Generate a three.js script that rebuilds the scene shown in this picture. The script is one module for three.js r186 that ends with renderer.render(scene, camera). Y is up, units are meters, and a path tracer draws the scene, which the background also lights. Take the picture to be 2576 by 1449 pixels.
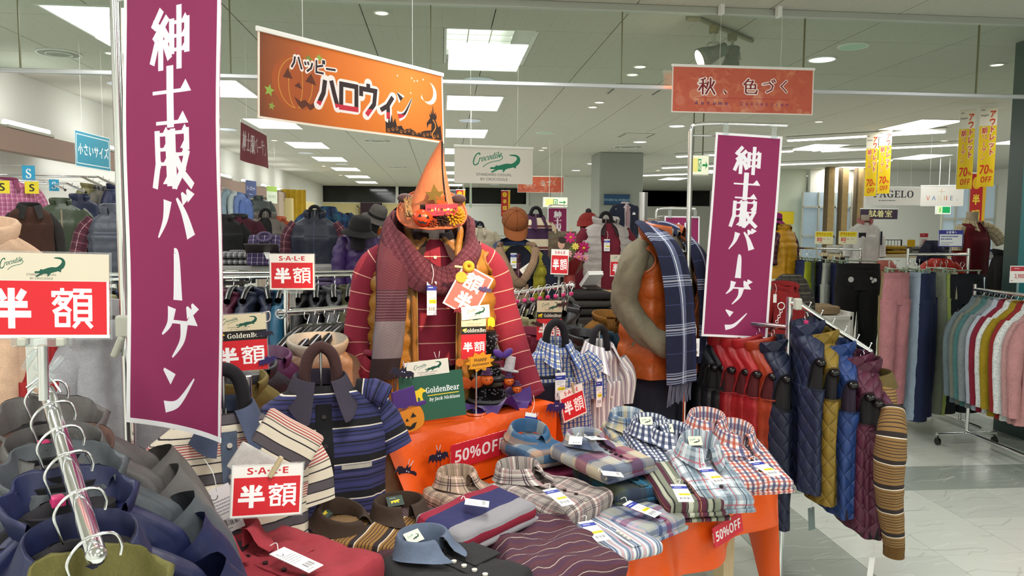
import * as THREE from 'three';
import { RoundedBoxGeometry } from 'three/addons/geometries/RoundedBoxGeometry.js';
import { mergeGeometries } from 'three/addons/utils/BufferGeometryUtils.js';
import { ImprovedNoise } from 'three/addons/math/ImprovedNoise.js';
import { RectAreaLightUniformsLib } from 'three/addons/lights/RectAreaLightUniformsLib.js';

// ---------- camera, light level, exposure ----------
RectAreaLightUniformsLib.init();
const scene = new THREE.Scene();
scene.background = new THREE.Color(0x000000);
const F = 1874, PW = 2576, PH = 1449;
const camera = new THREE.PerspectiveCamera(2 * Math.atan(PH / 2 / F) * 180 / Math.PI, PW / PH, 0.05, 100);
camera.rotation.order = 'YXZ';
camera.position.set(0, 1.6, 0);
camera.rotation.set(-0.078, -0.0948, 0.0079);
camera.updateMatrixWorld(true);
const renderer = new THREE.WebGLRenderer({ antialias: true });
renderer.toneMapping = THREE.LinearToneMapping;
renderer.toneMappingExposure = 1.0;
renderer.shadowMap.enabled = true;
const PANEL_LIGHT = 9.4, PANEL_GLOW = 3.0, CEIL = 3.1;

// ---------- small helpers ----------
const V = (x, y, z) => new THREE.Vector3(x, y, z);
const noise = new ImprovedNoise();
const N3 = (x, y, z) => noise.noise(x, y, z);
let rs = 12345;
const rnd = () => { rs = (rs * 1664525 + 1013904223) >>> 0; return rs / 4294967296; };
const rr = (a, b) => a + (b - a) * rnd();
// a spot in the store that lies d metres deep, on the sight line through a photo pixel
function P(px, py, d) {
  const v = V(px - PW / 2, PH / 2 - py, -F).applyQuaternion(camera.quaternion);
  return v.multiplyScalar(d / -v.z).add(camera.position);
}
function PY(px, py, y) { const v = V(px - PW / 2, PH / 2 - py, -F).applyQuaternion(camera.quaternion); return v.multiplyScalar((y - 1.6) / v.y).add(camera.position); }
const used = {};
function nm(n) { const k = used[n] = (used[n] || 0) + 1; return k > 1 ? n + '_' + String(k - 1).padStart(3, '0') : n; }
function mesh(name, g, m) { const o = new THREE.Mesh(g, m); o.name = name; o.castShadow = o.receiveShadow = true; return o; }
function tag(o, label, category, group) { o.userData = { label, category }; if (group) o.userData.group = group; return o; }
function thing(name, label, category, group) { const o = new THREE.Group(); o.name = nm(name); scene.add(o); return tag(o, label, category, group); }
function solo(name, label, category, g, m, group) { const o = mesh(nm(name), g, m); scene.add(o); return tag(o, label, category, group); }
function part(parent, name, g, m, label) { const o = mesh(name, g, m); parent.add(o); if (label) o.userData.label = label; return o; }
function struct(name, g, m) { const o = g ? mesh(nm(name), g, m) : new THREE.Group(); o.name = o.name || nm(name); o.userData.kind = 'structure'; scene.add(o); return o; }
function at(o, p, ry = 0, rx = 0, rz = 0) { o.position.copy(p); o.rotation.set(rx, ry, rz, 'YXZ'); return o; }
function dup(root, name, label, mats, group) {
  const r = root.clone(); r.name = nm(name); r.userData = { ...root.userData, label }; if (group) r.userData.group = group;
  if (mats) r.traverse((c) => { if (c.isMesh && mats[c.name]) c.material = mats[c.name]; });
  scene.add(r); return r;
}
const ORD = ['first', 'second', 'third', 'fourth', 'fifth', 'sixth', 'seventh', 'eighth', 'ninth', 'tenth', 'eleventh', 'twelfth', 'thirteenth', 'fourteenth', 'fifteenth', 'sixteenth', 'seventeenth', 'eighteenth', 'nineteenth', 'twentieth'];
function metric(g) { const p = g.attributes.position, n = g.attributes.normal, u = g.attributes.uv; for (let i = 0; i < p.count; i++) { const a = Math.abs(n.getX(i)), b = Math.abs(n.getY(i)), c = Math.abs(n.getZ(i)); if (b > a && b > c) u.setXY(i, p.getX(i), p.getZ(i)); else if (a > c) u.setXY(i, p.getZ(i), p.getY(i)); else u.setXY(i, p.getX(i), p.getY(i)); } return g; }
const box = (w, h, d, x = 0, y = 0, z = 0) => metric(new THREE.BoxGeometry(w, h, d).translate(x, y, z));
const rbox = (w, h, d, r, x = 0, y = 0, z = 0, s = 2) => new RoundedBoxGeometry(w, h, d, s, r).translate(x, y, z);
const cyl = (r, h, x = 0, y = 0, z = 0, n = 16, r2 = r) => new THREE.CylinderGeometry(r2, r, h, n).translate(x, y, z);
function bar(a, b, r, n = 12) { const d = b.clone().sub(a), g = new THREE.CylinderGeometry(r, r, d.length(), n); g.applyQuaternion(new THREE.Quaternion().setFromUnitVectors(V(0, 1, 0), d.normalize())); const c = a.clone().add(b).multiplyScalar(.5); return g.translate(c.x, c.y, c.z); }
const tube = (pts, r, seg = 24, n = 8, closed = false) => new THREE.TubeGeometry(new THREE.CatmullRomCurve3(pts.map((p) => Array.isArray(p) ? V(...p) : p), closed), seg, r, n, closed);
function grid(nu, nv, f, uvf, skip) {   // a sheet of (nu+1) x (nv+1) points
  const pos = [], uv = [], idx = [];
  for (let j = 0; j <= nv; j++) for (let i = 0; i <= nu; i++) { const p = f(i / nu, j / nv, i, j); pos.push(p.x, p.y, p.z); const t = uvf(i / nu, j / nv, p, i, j); uv.push(t[0], t[1]); }
  for (let j = 0; j < nv; j++) for (let i = 0; i < nu; i++) { if (skip && skip((i + .5) / nu, (j + .5) / nv)) continue; const a = j * (nu + 1) + i, b = a + 1, c = a + nu + 1, d = c + 1; idx.push(a, c, b, b, c, d); }
  const g = new THREE.BufferGeometry();
  g.setAttribute('position', new THREE.Float32BufferAttribute(pos, 3)); g.setAttribute('uv', new THREE.Float32BufferAttribute(uv, 2)); g.setIndex(idx); g.computeVertexNormals(); return g;
}
function outline(pts, depth, bevel = 0, smooth = false) {  // a cut-out of its own thickness
  let s; if (smooth) { s = new THREE.Shape(); s.setFromPoints(new THREE.SplineCurve(pts.map((p) => new THREE.Vector2(p[0], p[1]))).getPoints(pts.length * 4)); } else s = new THREE.Shape(pts.map((p) => new THREE.Vector2(p[0], p[1])));
  return new THREE.ExtrudeGeometry(s, { depth, bevelEnabled: bevel > 0, bevelSize: bevel, bevelThickness: bevel, bevelSegments: 1, curveSegments: 6 });
}

// ---------- textures and materials ----------
function canvas(w, h, draw) { const c = document.createElement('canvas'); c.width = w; c.height = h; const x = c.getContext('2d'); draw(x, w, h); return c; }
function tex(c, rx, ry) { const t = new THREE.CanvasTexture(c); t.colorSpace = THREE.SRGBColorSpace; t.wrapS = t.wrapT = THREE.RepeatWrapping; if (rx) t.repeat.set(rx, ry || rx); return t; }
function gray(n, f, rep) { const d = new Uint8Array(n * n * 4); for (let y = 0; y < n; y++) for (let x = 0; x < n; x++) { const v = Math.max(0, Math.min(255, f(x / n, y / n) * 255)), o = (y * n + x) * 4; d[o] = d[o + 1] = d[o + 2] = v; d[o + 3] = 255; } const t = new THREE.DataTexture(d, n, n); t.wrapS = t.wrapT = THREE.RepeatWrapping; t.magFilter = THREE.LinearFilter; t.minFilter = THREE.LinearMipmapLinearFilter; t.generateMipmaps = true; t.repeat.set(rep, rep); t.needsUpdate = true; return t; }
const wr = (f) => (u, v) => { const s = u, t = v; return f(s, t) * (1 - s) * (1 - t) + f(s - 1, t) * s * (1 - t) + f(s, t - 1) * (1 - s) * t + f(s - 1, t - 1) * s * t; };
const WEAVE = gray(256, (u, v) => .5 + .2 * Math.sin(u * 2 * Math.PI * 32) * Math.sin(v * 2 * Math.PI * 32) + .3 * (((Math.sin(u * 4127.1 + v * 9341.7) * 43758.5) % 1)) * .5 + .35 * wr((a, b) => N3(a * 9, b * 9, 3.3))(u, v), 12);
const CREASE = gray(384, (u, v) => .5 + .5 * wr((a, b) => .55 * (.5 - 1.6 * Math.abs(N3(a * 4, b * 5, 1.3))) + .7 * N3(a * 7, b * 8, 2.3) + .4 * (.4 - Math.abs(N3(a * 13, b * 12, 6.1))) + .25 * N3(a * 26, b * 26, 4.3))(u, v), 2.2);
const RIB = gray(64, (u) => .5 + .5 * Math.sin(u * 2 * Math.PI * 4), 26);
const QUILT = gray(256, (u, v) => { const a = Math.abs(Math.sin((u + v) * Math.PI * 4)), b = Math.abs(Math.sin((u - v) * Math.PI * 4)); return Math.pow(a * b, .35); }, 3.4);
const MOTTLE = (() => { const n = 256, d = new Uint8Array(n * n * 4), f = wr((a, b) => .6 * N3(a * 6, b * 6, 8.2) + .5 * N3(a * 17, b * 17, 9.1)); for (let y = 0; y < n; y++) for (let x = 0; x < n; x++) { const h = Math.sin(x * 127.1 + y * 311.7) * 43758.5453, k = h - Math.floor(h), v = 226 + 30 * f(x / n, y / n) + (k - .5) * 26, o = (y * n + x) * 4; d[o] = d[o + 1] = d[o + 2] = Math.max(0, Math.min(255, v)); d[o + 3] = 255; } const t = new THREE.DataTexture(d, n, n); t.colorSpace = THREE.SRGBColorSpace; t.wrapS = t.wrapT = THREE.RepeatWrapping; t.magFilter = THREE.LinearFilter; t.repeat.set(3, 3); t.needsUpdate = true; return t; })();
function mat(color, o = {}) { return new THREE.MeshPhysicalMaterial({ color, roughness: .6, side: THREE.DoubleSide, ...o }); }
const cache = {};
function solid(color, o = {}) { const k = color + JSON.stringify(o); if (cache[k]) return cache[k]; const { bump = 'crease', bs, ...rest } = o; return cache[k] = mat(color, { roughness: .88, map: MOTTLE, bumpMap: { weave: WEAVE, crease: CREASE, rib: RIB, quilt: QUILT }[bump], bumpScale: bs ?? { weave: .0007, crease: .0045, rib: .0016, quilt: .008 }[bump], ...rest }); }
const nylon = (color, o = {}) => solid(color, { bump: 'crease', bs: .006, roughness: .5, ...o });
const knit = (color, o = {}) => solid(color, { bump: 'rib', roughness: .95, ...o });
const quilted = (color, o = {}) => solid(color, { bump: 'quilt', roughness: .55, ...o });
// woven or printed cloth: h = bands across (along v), v = bands along (along u); [position, width, colour, strength] in millimetres
function cloth(size, base, h, v, o = {}) {
  const { px = 512, rough = .9, rot = 0, grain = 16, ...rest } = o, [sw, sh] = Array.isArray(size) ? size : [size, size];
  const c = canvas(px, px, (x, w) => {
    x.fillStyle = base; x.fillRect(0, 0, w, w);
    for (const [p, q, col, a = 1] of v || []) { x.globalAlpha = a; x.fillStyle = col; for (const k of [0, -sw]) x.fillRect((p + k) / sw * w, 0, q / sw * w, w); }
    for (const [p, q, col, a = 1] of h || []) { x.globalAlpha = a * ((v || []).length ? .62 : 1); x.fillStyle = col; for (const k of [0, -sh]) x.fillRect(0, (p + k) / sh * w, w, q / sh * w); }
    x.globalAlpha = 1;
    const im = x.getImageData(0, 0, w, w), d = im.data;
    for (let i = 0; i < d.length; i += 4) { const y = (i / 4 / w) | 0, xx = (i / 4) % w, hsh = Math.sin(xx * 127.1 + y * 311.7) * 43758.5453, n = (hsh - Math.floor(hsh) - .5) * grain; d[i] += n; d[i + 1] += n; d[i + 2] += n; }
    x.putImageData(im, 0, 0);
  });
  const t = tex(c); t.repeat.set(1000 / sw, 1000 / sh); t.rotation = rot;
  return mat(0xffffff, { map: t, roughness: rough, bumpMap: CREASE, bumpScale: .004, ...rest });
}
const chrome = mat(0xe8eaec, { metalness: 1, roughness: .13 });
const steel = mat(0xc4c6c8, { metalness: 1, roughness: .28 });
const greyPlastic = mat(0xb9bbae, { roughness: .5 });
const blackPlastic = mat(0x0c0c0e, { roughness: .25 });
const blackFoam = mat(0x17141a, { roughness: .95 });
const clearPlastic = mat(0xf4f8f8, { roughness: .08, transmission: .9, thickness: 0, ior: 1.45 });
const whitePaint = mat(0xe9e9e4, { roughness: .7 });
const paper = mat(0xf2f1ee, { roughness: .65 });
const pinkPlastic = mat(0xe0407f, { roughness: .4 }), bluePlastic = mat(0x1b2a8a, { roughness: .4 }), greenPlastic = mat(0x1d7d60, { roughness: .4 });
const darkWood = mat(0x2a201d, { roughness: .5 }), paleWood = mat(0xd9c49a, { roughness: .55, map: MOTTLE });
// ---------- lettering: strokes on a 100 x 100 square; "c" closes a stroke, "t" tapers it thin to thick, "d" thick to thin ----------
const GL = {
  半: '20 8 34 32;80 8 66 32;12 42 88 42;4 65 96 65;50 3 50 99',
  額: '27 2 27 12;6 24 6 14 48 14 48 24;22 22 5 42;20 29 42 29 30 46 5 60;18 36 47 58;c 13 65 41 65 41 91 13 91;53 8 98 8;76 9 72 20;c 58 23 94 23 94 77 58 77;58 41 94 41;58 59 94 59;67 81 53 97;84 81 98 97',
  紳: '25 3 10 23 26 33;40 17 13 46 42 42;33 34 45 50;26 46 26 98;15 58 5 86;37 58 47 80;c 55 24 94 24 94 72 55 72;55 48 94 48;74 2 74 99',
  士: '4 38 96 38;50 2 50 92;12 93 88 93', 服: '14 7 14 60 5 97;14 7 42 7 42 93 33 93;14 34 42 34;14 60 42 60;55 5 55 98;55 5 91 5 91 30 79 33;55 44 90 44 78 72 58 97;62 50 76 76 98 97',
  バ: 'd 34 20 25 55 5 88;t 58 16 76 44 92 86;t 72 6 83 23;t 86 1 97 17', '｜': 't 44 6 50 14 50 96', ー: '6 52 94 48', ゲ: 'd 34 4 27 34 8 56;30 30 94 30;d 66 30 60 64 34 97;t 74 0 84 16;t 88 -6 98 10',
  ン: 't 12 14 36 32;d 14 86 50 74 94 24', ハ: '34 18 28 54 6 88;62 16 76 50 94 88', ッ: '18 36 28 56;44 32 52 52;84 34 74 68 38 94', ピ: '20 10 20 86 86 86;80 36 20 52;c 78 8 90 8 90 20 78 20', ロ: 'c 14 20 86 20 86 86 14 86',
  ウ: '50 4 50 22;14 44 14 22 86 22 78 62 40 97', ィ: '82 30 52 60 16 76;55 56 55 99', イ: '86 6 54 42 8 64;57 40 57 97',
  秋: '40 5 10 14;2 34 48 34;26 11 26 97;25 38 3 74;28 42 48 62;57 26 52 50;93 22 82 46;72 4 71 50 46 96;73 52 98 95', '、': 't 20 66 40 92', 色: '36 3 8 36;30 16 66 16 54 36;c 20 38 82 38 82 62 20 62;51 38 51 62;20 38 20 86 28 93 88 93 93 76',
  づ: '6 34 58 22 82 44 72 74 36 92;74 4 83 18;88 -2 97 12', く: '68 6 26 48 70 94', 小: '50 5 50 90 38 92;28 32 8 72;72 32 94 72', さ: '8 32 92 24;44 4 72 60;26 62 32 88 78 90', い: '16 20 18 74 32 88 40 70;74 24 92 68',
  サ: '4 34 96 34;30 12 30 62;72 12 72 50 42 95', ズ: '18 18 76 18 58 56 8 92;56 56 92 90;80 4 88 16;92 -2 99 10', ア: '8 14 92 14 66 44;50 30 46 64 22 95', ト: '40 4 40 97;42 38 84 60', レ: '26 8 26 90 60 76 92 46',
  試: '22 2 28 10;4 20 48 20;10 34 42 34;10 48 42 48;c 12 62 40 62 40 92 12 92;52 28 98 28;54 54 78 54;65 54 65 86;52 90 80 80;78 4 82 60 97 92 99 76;88 8 95 18', 着: '30 3 38 14;70 3 62 14;14 20 86 20;20 32 80 32;4 44 96 44;50 20 50 44;44 44 6 86;c 36 57 82 57 82 96 36 96;36 70 82 70;36 83 82 83', 室: '50 1 50 12;9 28 9 14 91 14 91 28;22 34 78 34;44 34 27 51 72 48;62 42 80 58;18 70 82 70;50 54 50 93;4 94 96 94',
  ジ: '20 14 38 26;10 38 28 50;14 90 54 78 90 34;74 4 82 18;88 -2 96 12', コ: '14 18 84 18 84 84;10 84 84 84', ナ: '4 34 96 34;52 4 50 58 20 96', ス: '14 16 78 16 56 56 6 92;54 56 94 92', ラ: '20 12 80 12;8 38 90 38 74 70 34 96', ク: '40 4 8 48;36 20 86 20 70 62 26 96', 期: '14 4 14 74;40 4 40 74;4 16 50 16;14 34 40 34;14 52 40 52;2 74 54 74;16 80 4 98;38 80 50 98;62 6 62 60 52 97;62 6 94 6 94 95 84 95;62 34 94 34;62 62 94 62',
  お: '8 28 62 28;34 4 34 88 14 78 50 50 84 60 80 86 60 92;74 16 92 32', 客: '50 1 50 10;8 24 8 13 92 13 92 24;40 22 14 48;36 32 72 32 50 52 6 66;32 42 92 64;c 28 70 72 70 72 96 28 96', 様: '26 3 26 98;4 26 46 26;26 30 4 66;28 36 46 56;58 3 66 14;88 3 80 14;54 22 96 22;56 38 94 38;50 54 98 54;74 22 74 92;52 92 66 66;96 90 80 66', へ: '4 60 38 26 96 78',
};
function glyph(x, ch, gx, gy, s, sy, wide, thin) {   // thin < wide: brush-cut strokes, thick uprights and fine horizontals
  const d = GL[ch]; if (!d) return;
  for (let st of d.split(';')) {
    let k = ''; if (/^[ctd] /.test(st)) { k = st[0]; st = st.slice(2); }
    const n = st.split(' ').map(Number), pt = []; for (let i = 0; i < n.length; i += 2) pt.push([gx + n[i] / 100 * s, gy + n[i + 1] / 100 * sy]);
    if (k === 'c') pt.push(pt[0]);
    x.lineCap = x.soft ? 'round' : 'butt'; x.lineJoin = x.soft ? 'round' : 'miter'; x.miterLimit = 2.5;
    if (thin === wide && !(k === 't' || k === 'd')) { x.lineWidth = wide * s; x.beginPath(); pt.forEach((p, i) => (i ? x.lineTo(p[0], p[1]) : x.moveTo(p[0], p[1]))); if (k === 'c') x.closePath(); x.stroke(); continue; }
    const cv = pt.length > 2 && k ? new THREE.SplineCurve(pt.map((p) => new THREE.Vector2(...p))).getPoints(18).map((p) => [p.x, p.y]) : pt;
    if (k === 't' || k === 'd') {
      const L = [], R = []; cv.forEach((p, i) => { const a = cv[Math.max(0, i - 1)], b = cv[Math.min(cv.length - 1, i + 1)], l = Math.hypot(b[0] - a[0], b[1] - a[1]) || 1, t = i / (cv.length - 1), w = wide * s * (k === 't' ? .25 + .95 * t : 1.1 - .95 * t) / 2; L.push([p[0] - (b[1] - a[1]) / l * w, p[1] + (b[0] - a[0]) / l * w]); R.unshift([p[0] + (b[1] - a[1]) / l * w, p[1] - (b[0] - a[0]) / l * w]); });
      x.beginPath(); [...L, ...R].forEach((p, i) => (i ? x.lineTo(p[0], p[1]) : x.moveTo(p[0], p[1]))); x.closePath(); x.fill(); if (x.lineWidth && x.outlineOnly) x.stroke(); continue;
    }
    for (let i = 0; i + 1 < pt.length; i++) {
      const a = pt[i], b = pt[i + 1], dx = b[0] - a[0], dy = b[1] - a[1], flat = Math.abs(dx) > Math.abs(dy) * 3.2, w = (flat ? thin : wide) * s;
      x.lineWidth = w; x.lineCap = flat ? 'butt' : 'square'; x.beginPath(); x.moveTo(...a); x.lineTo(...b); x.stroke();
      if (flat && thin < wide) { const q = dx > 0 ? b : a, h = wide * s; x.beginPath(); x.moveTo(q[0] + h * .5, q[1] + w / 2); x.lineTo(q[0] - h * 1.3, q[1] + w / 2); x.lineTo(q[0] - h * .3, q[1] - h * .95); x.closePath(); x.fill(); }
    }
  }
}
function word(x, str, gx, gy, s, o = {}) { const { down, w = .13, thin = w, col = '#fff', sy = s, gap = s * 1.08 } = o; x.fillStyle = x.strokeStyle = col; [...str].forEach((ch, i) => ch !== ' ' && glyph(x, ch, gx + (down ? 0 : i * gap), gy + (down ? i * gap : 0), s, sy, w, thin)); }
function txt(x, s, px, py, size, o = {}) { const { f = 'bold', fam = 'sans-serif', col = '#222', al = 'center', sx = 1, rot = 0, skew = 0, sp = 0 } = o; x.save(); x.translate(px, py); x.rotate(rot); x.transform(sx, 0, skew, 1, 0, 0); x.font = `${f} ${size}px ${fam}`; x.textAlign = al; x.fillStyle = col; if (sp) { let q = 0; x.textAlign = 'center'; const n = s.length; [...s].forEach((c, i) => x.fillText(c, (i - (n - 1) / 2) * sp, q)); } else x.fillText(s, 0, 0); x.restore(); }
function path(x, pts, col, cl = true) { x.fillStyle = col; x.beginPath(); pts.forEach((p, i) => (i ? x.lineTo(p[0], p[1]) : x.moveTo(p[0], p[1]))); if (cl) x.closePath(); x.fill(); }
function smoothPath(x, pts, col) { path(x, new THREE.SplineCurve([...pts, pts[0]].map((p) => new THREE.Vector2(...p))).getPoints(pts.length * 6).map((p) => [p.x, p.y]), col); }
const scribble = (x, px, py, w, h, rows, col) => { x.fillStyle = col; for (let r = 0; r < rows; r++) { let q = 0; while (q < w * (r === rows - 1 ? .6 : .92)) { const l = 2 + ((q * 7 + r * 13 + px) % 9) * w / 120; x.fillRect(px + q, py + r * h / rows, Math.min(l, w - q), h / rows * .42); q += l + w / 70; } } };
function bars(x, px, py, w, h) { x.fillStyle = '#222'; let q = 0, k = 3; while (q < w) { k = (k * 7 + 5) % 11; const l = w / 60 * (1 + k % 3); x.fillRect(px + q, py, l, h); q += l + w / 60 * (1 + (k % 4)); } }
function reptile(x, px, py, s, col) {   // crocodile emblem: open jaws at the left, tail curled up at the right; s = its width
  const q = (a) => a.map(([u, v]) => [px + u * s, py + v * s]);
  smoothPath(x, q([[.0, .5], [.02, .44], [.14, .43], [.2, .37], [.27, .38], [.42, .33], [.55, .3], [.7, .3], [.82, .22], [.88, .12], [.83, .05], [.66, .02], [.62, .0], [.72, -.02], [.86, -.01], [.96, .06], [.99, .18], [.94, .31], [.86, .38], [.84, .46], [.76, .43], [.68, .45], [.52, .5], [.46, .58], [.4, .6], [.42, .53], [.3, .52], [.2, .56], [.08, .62], [.03, .6], [.1, .55], [.16, .51]]), col);
}
function scriptName(x, px, py, s, col) {   // handwritten "Crocodile"
  x.strokeStyle = col; x.lineCap = 'round'; x.lineWidth = s * .075; x.beginPath(); x.moveTo(px + s * .42, py - s * .42); x.bezierCurveTo(px + s * .5, py - s * .62, px + s * .18, py - s * .55, px + s * .06, py - s * .1); x.bezierCurveTo(px - s * .04, py + s * .3, px + s * .12, py + s * .42, px + s * .34, py + s * .16); x.stroke();
  txt(x, 'rocodile', px + s * .3, py + s * .12, s * .52, { f: 'italic bold', fam: 'serif', col, al: 'left', sx: .72, rot: -.26, skew: -.42 });
  x.lineWidth = s * .045; x.strokeStyle = col; x.beginPath(); x.moveTo(px + s * 1.62, py - s * .36); x.bezierCurveTo(px + s * 2.05, py - s * .5, px + s * 2, py - s * .1, px + s * 1.55, py - s * .02); x.bezierCurveTo(px + s * 1.1, py + s * .05, px + s * .85, py + s * .2, px + s * .65, py + s * .42); x.stroke();
}
function crocStrip(x, px, py, w, h, bg, g = '#14503f') { x.fillStyle = bg; x.fillRect(px, py, w, h); const s = Math.min(h * .44, w * .15); scriptName(x, px + w * .2, py + h * .44, s, g); reptile(x, px + w * .45, py + h * .16, s * 2.6, g); if (h > 40) { txt(x, 'STANDARD CASUAL', px + w * .5, py + h * .82, h * .11, { f: '', col: '#333', sx: 1.15 }); txt(x, 'BY CROCODILE', px + w * .5, py + h * .96, h * .11, { f: '', col: '#333', sx: 1.15 }); } }
function bear(x, px, py, s, col = '#f3d21d') { smoothPath(x, [[.0, .3], [.06, .2], [.3, .14], [.55, .1], [.7, .03], [.76, -.02], [.82, .02], [.92, .08], [1, .16], [.97, .22], [.86, .24], [.8, .34], [.8, .5], [.84, .68], [.7, .68], [.66, .5], [.56, .46], [.54, .68], [.4, .68], [.36, .48], [.22, .48], [.2, .66], [.04, .68], [.06, .5]].map(([u, v]) => [px + u * s, py + v * s]), col); }
function half(x, px, py, w, h, o = {}) { x.fillStyle = o.bg || '#d6202c'; x.fillRect(px, py, w, h); const s = Math.min(w * .43, h * .78); word(x, '半', px + w * .04 + (w * .46 - s) / 2, py + (h - s) / 2, s, { w: .165 }); word(x, '額', px + w * .5 + (w * .46 - s) / 2, py + (h - s) / 2, s, { w: .098 }); }
const printed = (c, o = {}) => mat(0xffffff, { map: tex(c), roughness: .5, ...o });
const C = {};
C.sale = canvas(512, 448, (x, w, h) => { x.fillStyle = '#f4efe9'; x.fillRect(0, 0, w, h); txt(x, 'S·A·L·E', w / 2, 82, 78, { col: '#c8252d', sx: 1.25 }); half(x, 18, 108, w - 36, h - 128); });
C.crocHalf = canvas(640, 400, (x, w, h) => { x.fillStyle = '#f4f2ee'; x.fillRect(0, 0, w, h); crocStrip(x, 0, 0, w, 128, '#d8cdb9'); half(x, 12, 130, w - 24, h - 146); });
function goldHalf(x, w, h) { x.fillStyle = '#f4f2ee'; x.fillRect(0, 0, w, h); crocStrip(x, 0, 0, w, h * .29, '#dccfae'); x.fillStyle = '#15120f'; x.fillRect(0, h * .29, w, h * .17); bear(x, w * .05, h * .325, w * .19); txt(x, 'GoldenBear', w * .63, h * .415, h * .115, { fam: 'serif', col: '#f5f0e0', sx: .8 }); half(x, w * .0, h * .46, w, h * .54); }
C.goldHalf = canvas(448, 576, goldHalf);
C.goldHalfTall = canvas(288, 560, goldHalf);
C.green = canvas(640, 448, (x, w, h) => { x.fillStyle = '#1b5a43'; x.fillRect(0, 0, w, h); bear(x, 60, 130, 195); txt(x, 'GoldenBear', 425, 190, 74, { fam: 'serif', col: '#fff', sx: .78 }); x.fillStyle = '#e5cf2e'; x.fillRect(268, 210, 320, 9); txt(x, 'by Jack Nicklaus', 435, 268, 42, { fam: 'serif', f: 'italic bold', col: '#fff', sx: .9 }); });
C.crocCard = canvas(384, 160, (x, w, h) => crocStrip(x, 0, 0, w, h, '#ece7da'));
C.crocSign = canvas(768, 384, (x, w, h) => { x.fillStyle = '#dcd8ce'; x.fillRect(0, 0, w, h); scriptName(x, 180, 150, 150, '#1f7a5c'); reptile(x, 345, 82, 300, '#1f7a5c'); txt(x, 'STANDARD CASUAL', w / 2, 304, 38, { f: '', col: '#333', sx: 1.05 }); txt(x, 'BY CROCODILE', w / 2, 352, 38, { f: '', col: '#444', sx: 1.05 }); });
C.banner = canvas(512, 1536, (x, w, h) => { x.fillStyle = '#ececf0'; x.fillRect(0, 0, w, h); x.fillStyle = '#8a1d56'; x.fillRect(18, 18, w - 36, h - 36); const s = 202; let y = 100; for (const ch of '紳士服バ｜ゲン') { word(x, ch, 155, y, s, { w: '紳服'.includes(ch) ? .138 : '士'.includes(ch) ? .185 : .2, thin: .062, col: '#ecebf4', sy: 188 }); y += 200; } });
C.bannerFlat = canvas(768, 256, (x, w, h) => { x.fillStyle = '#7c1f2c'; x.fillRect(0, 0, w, h); word(x, '紳士服', 60, 60, 100, { w: .15, thin: .06, col: '#d9cdd0', sy: 120 }); word(x, 'バーゲン', 370, 64, 82, { w: .15, thin: .1, col: '#d9cdd0', sy: 120 }); });
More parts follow.
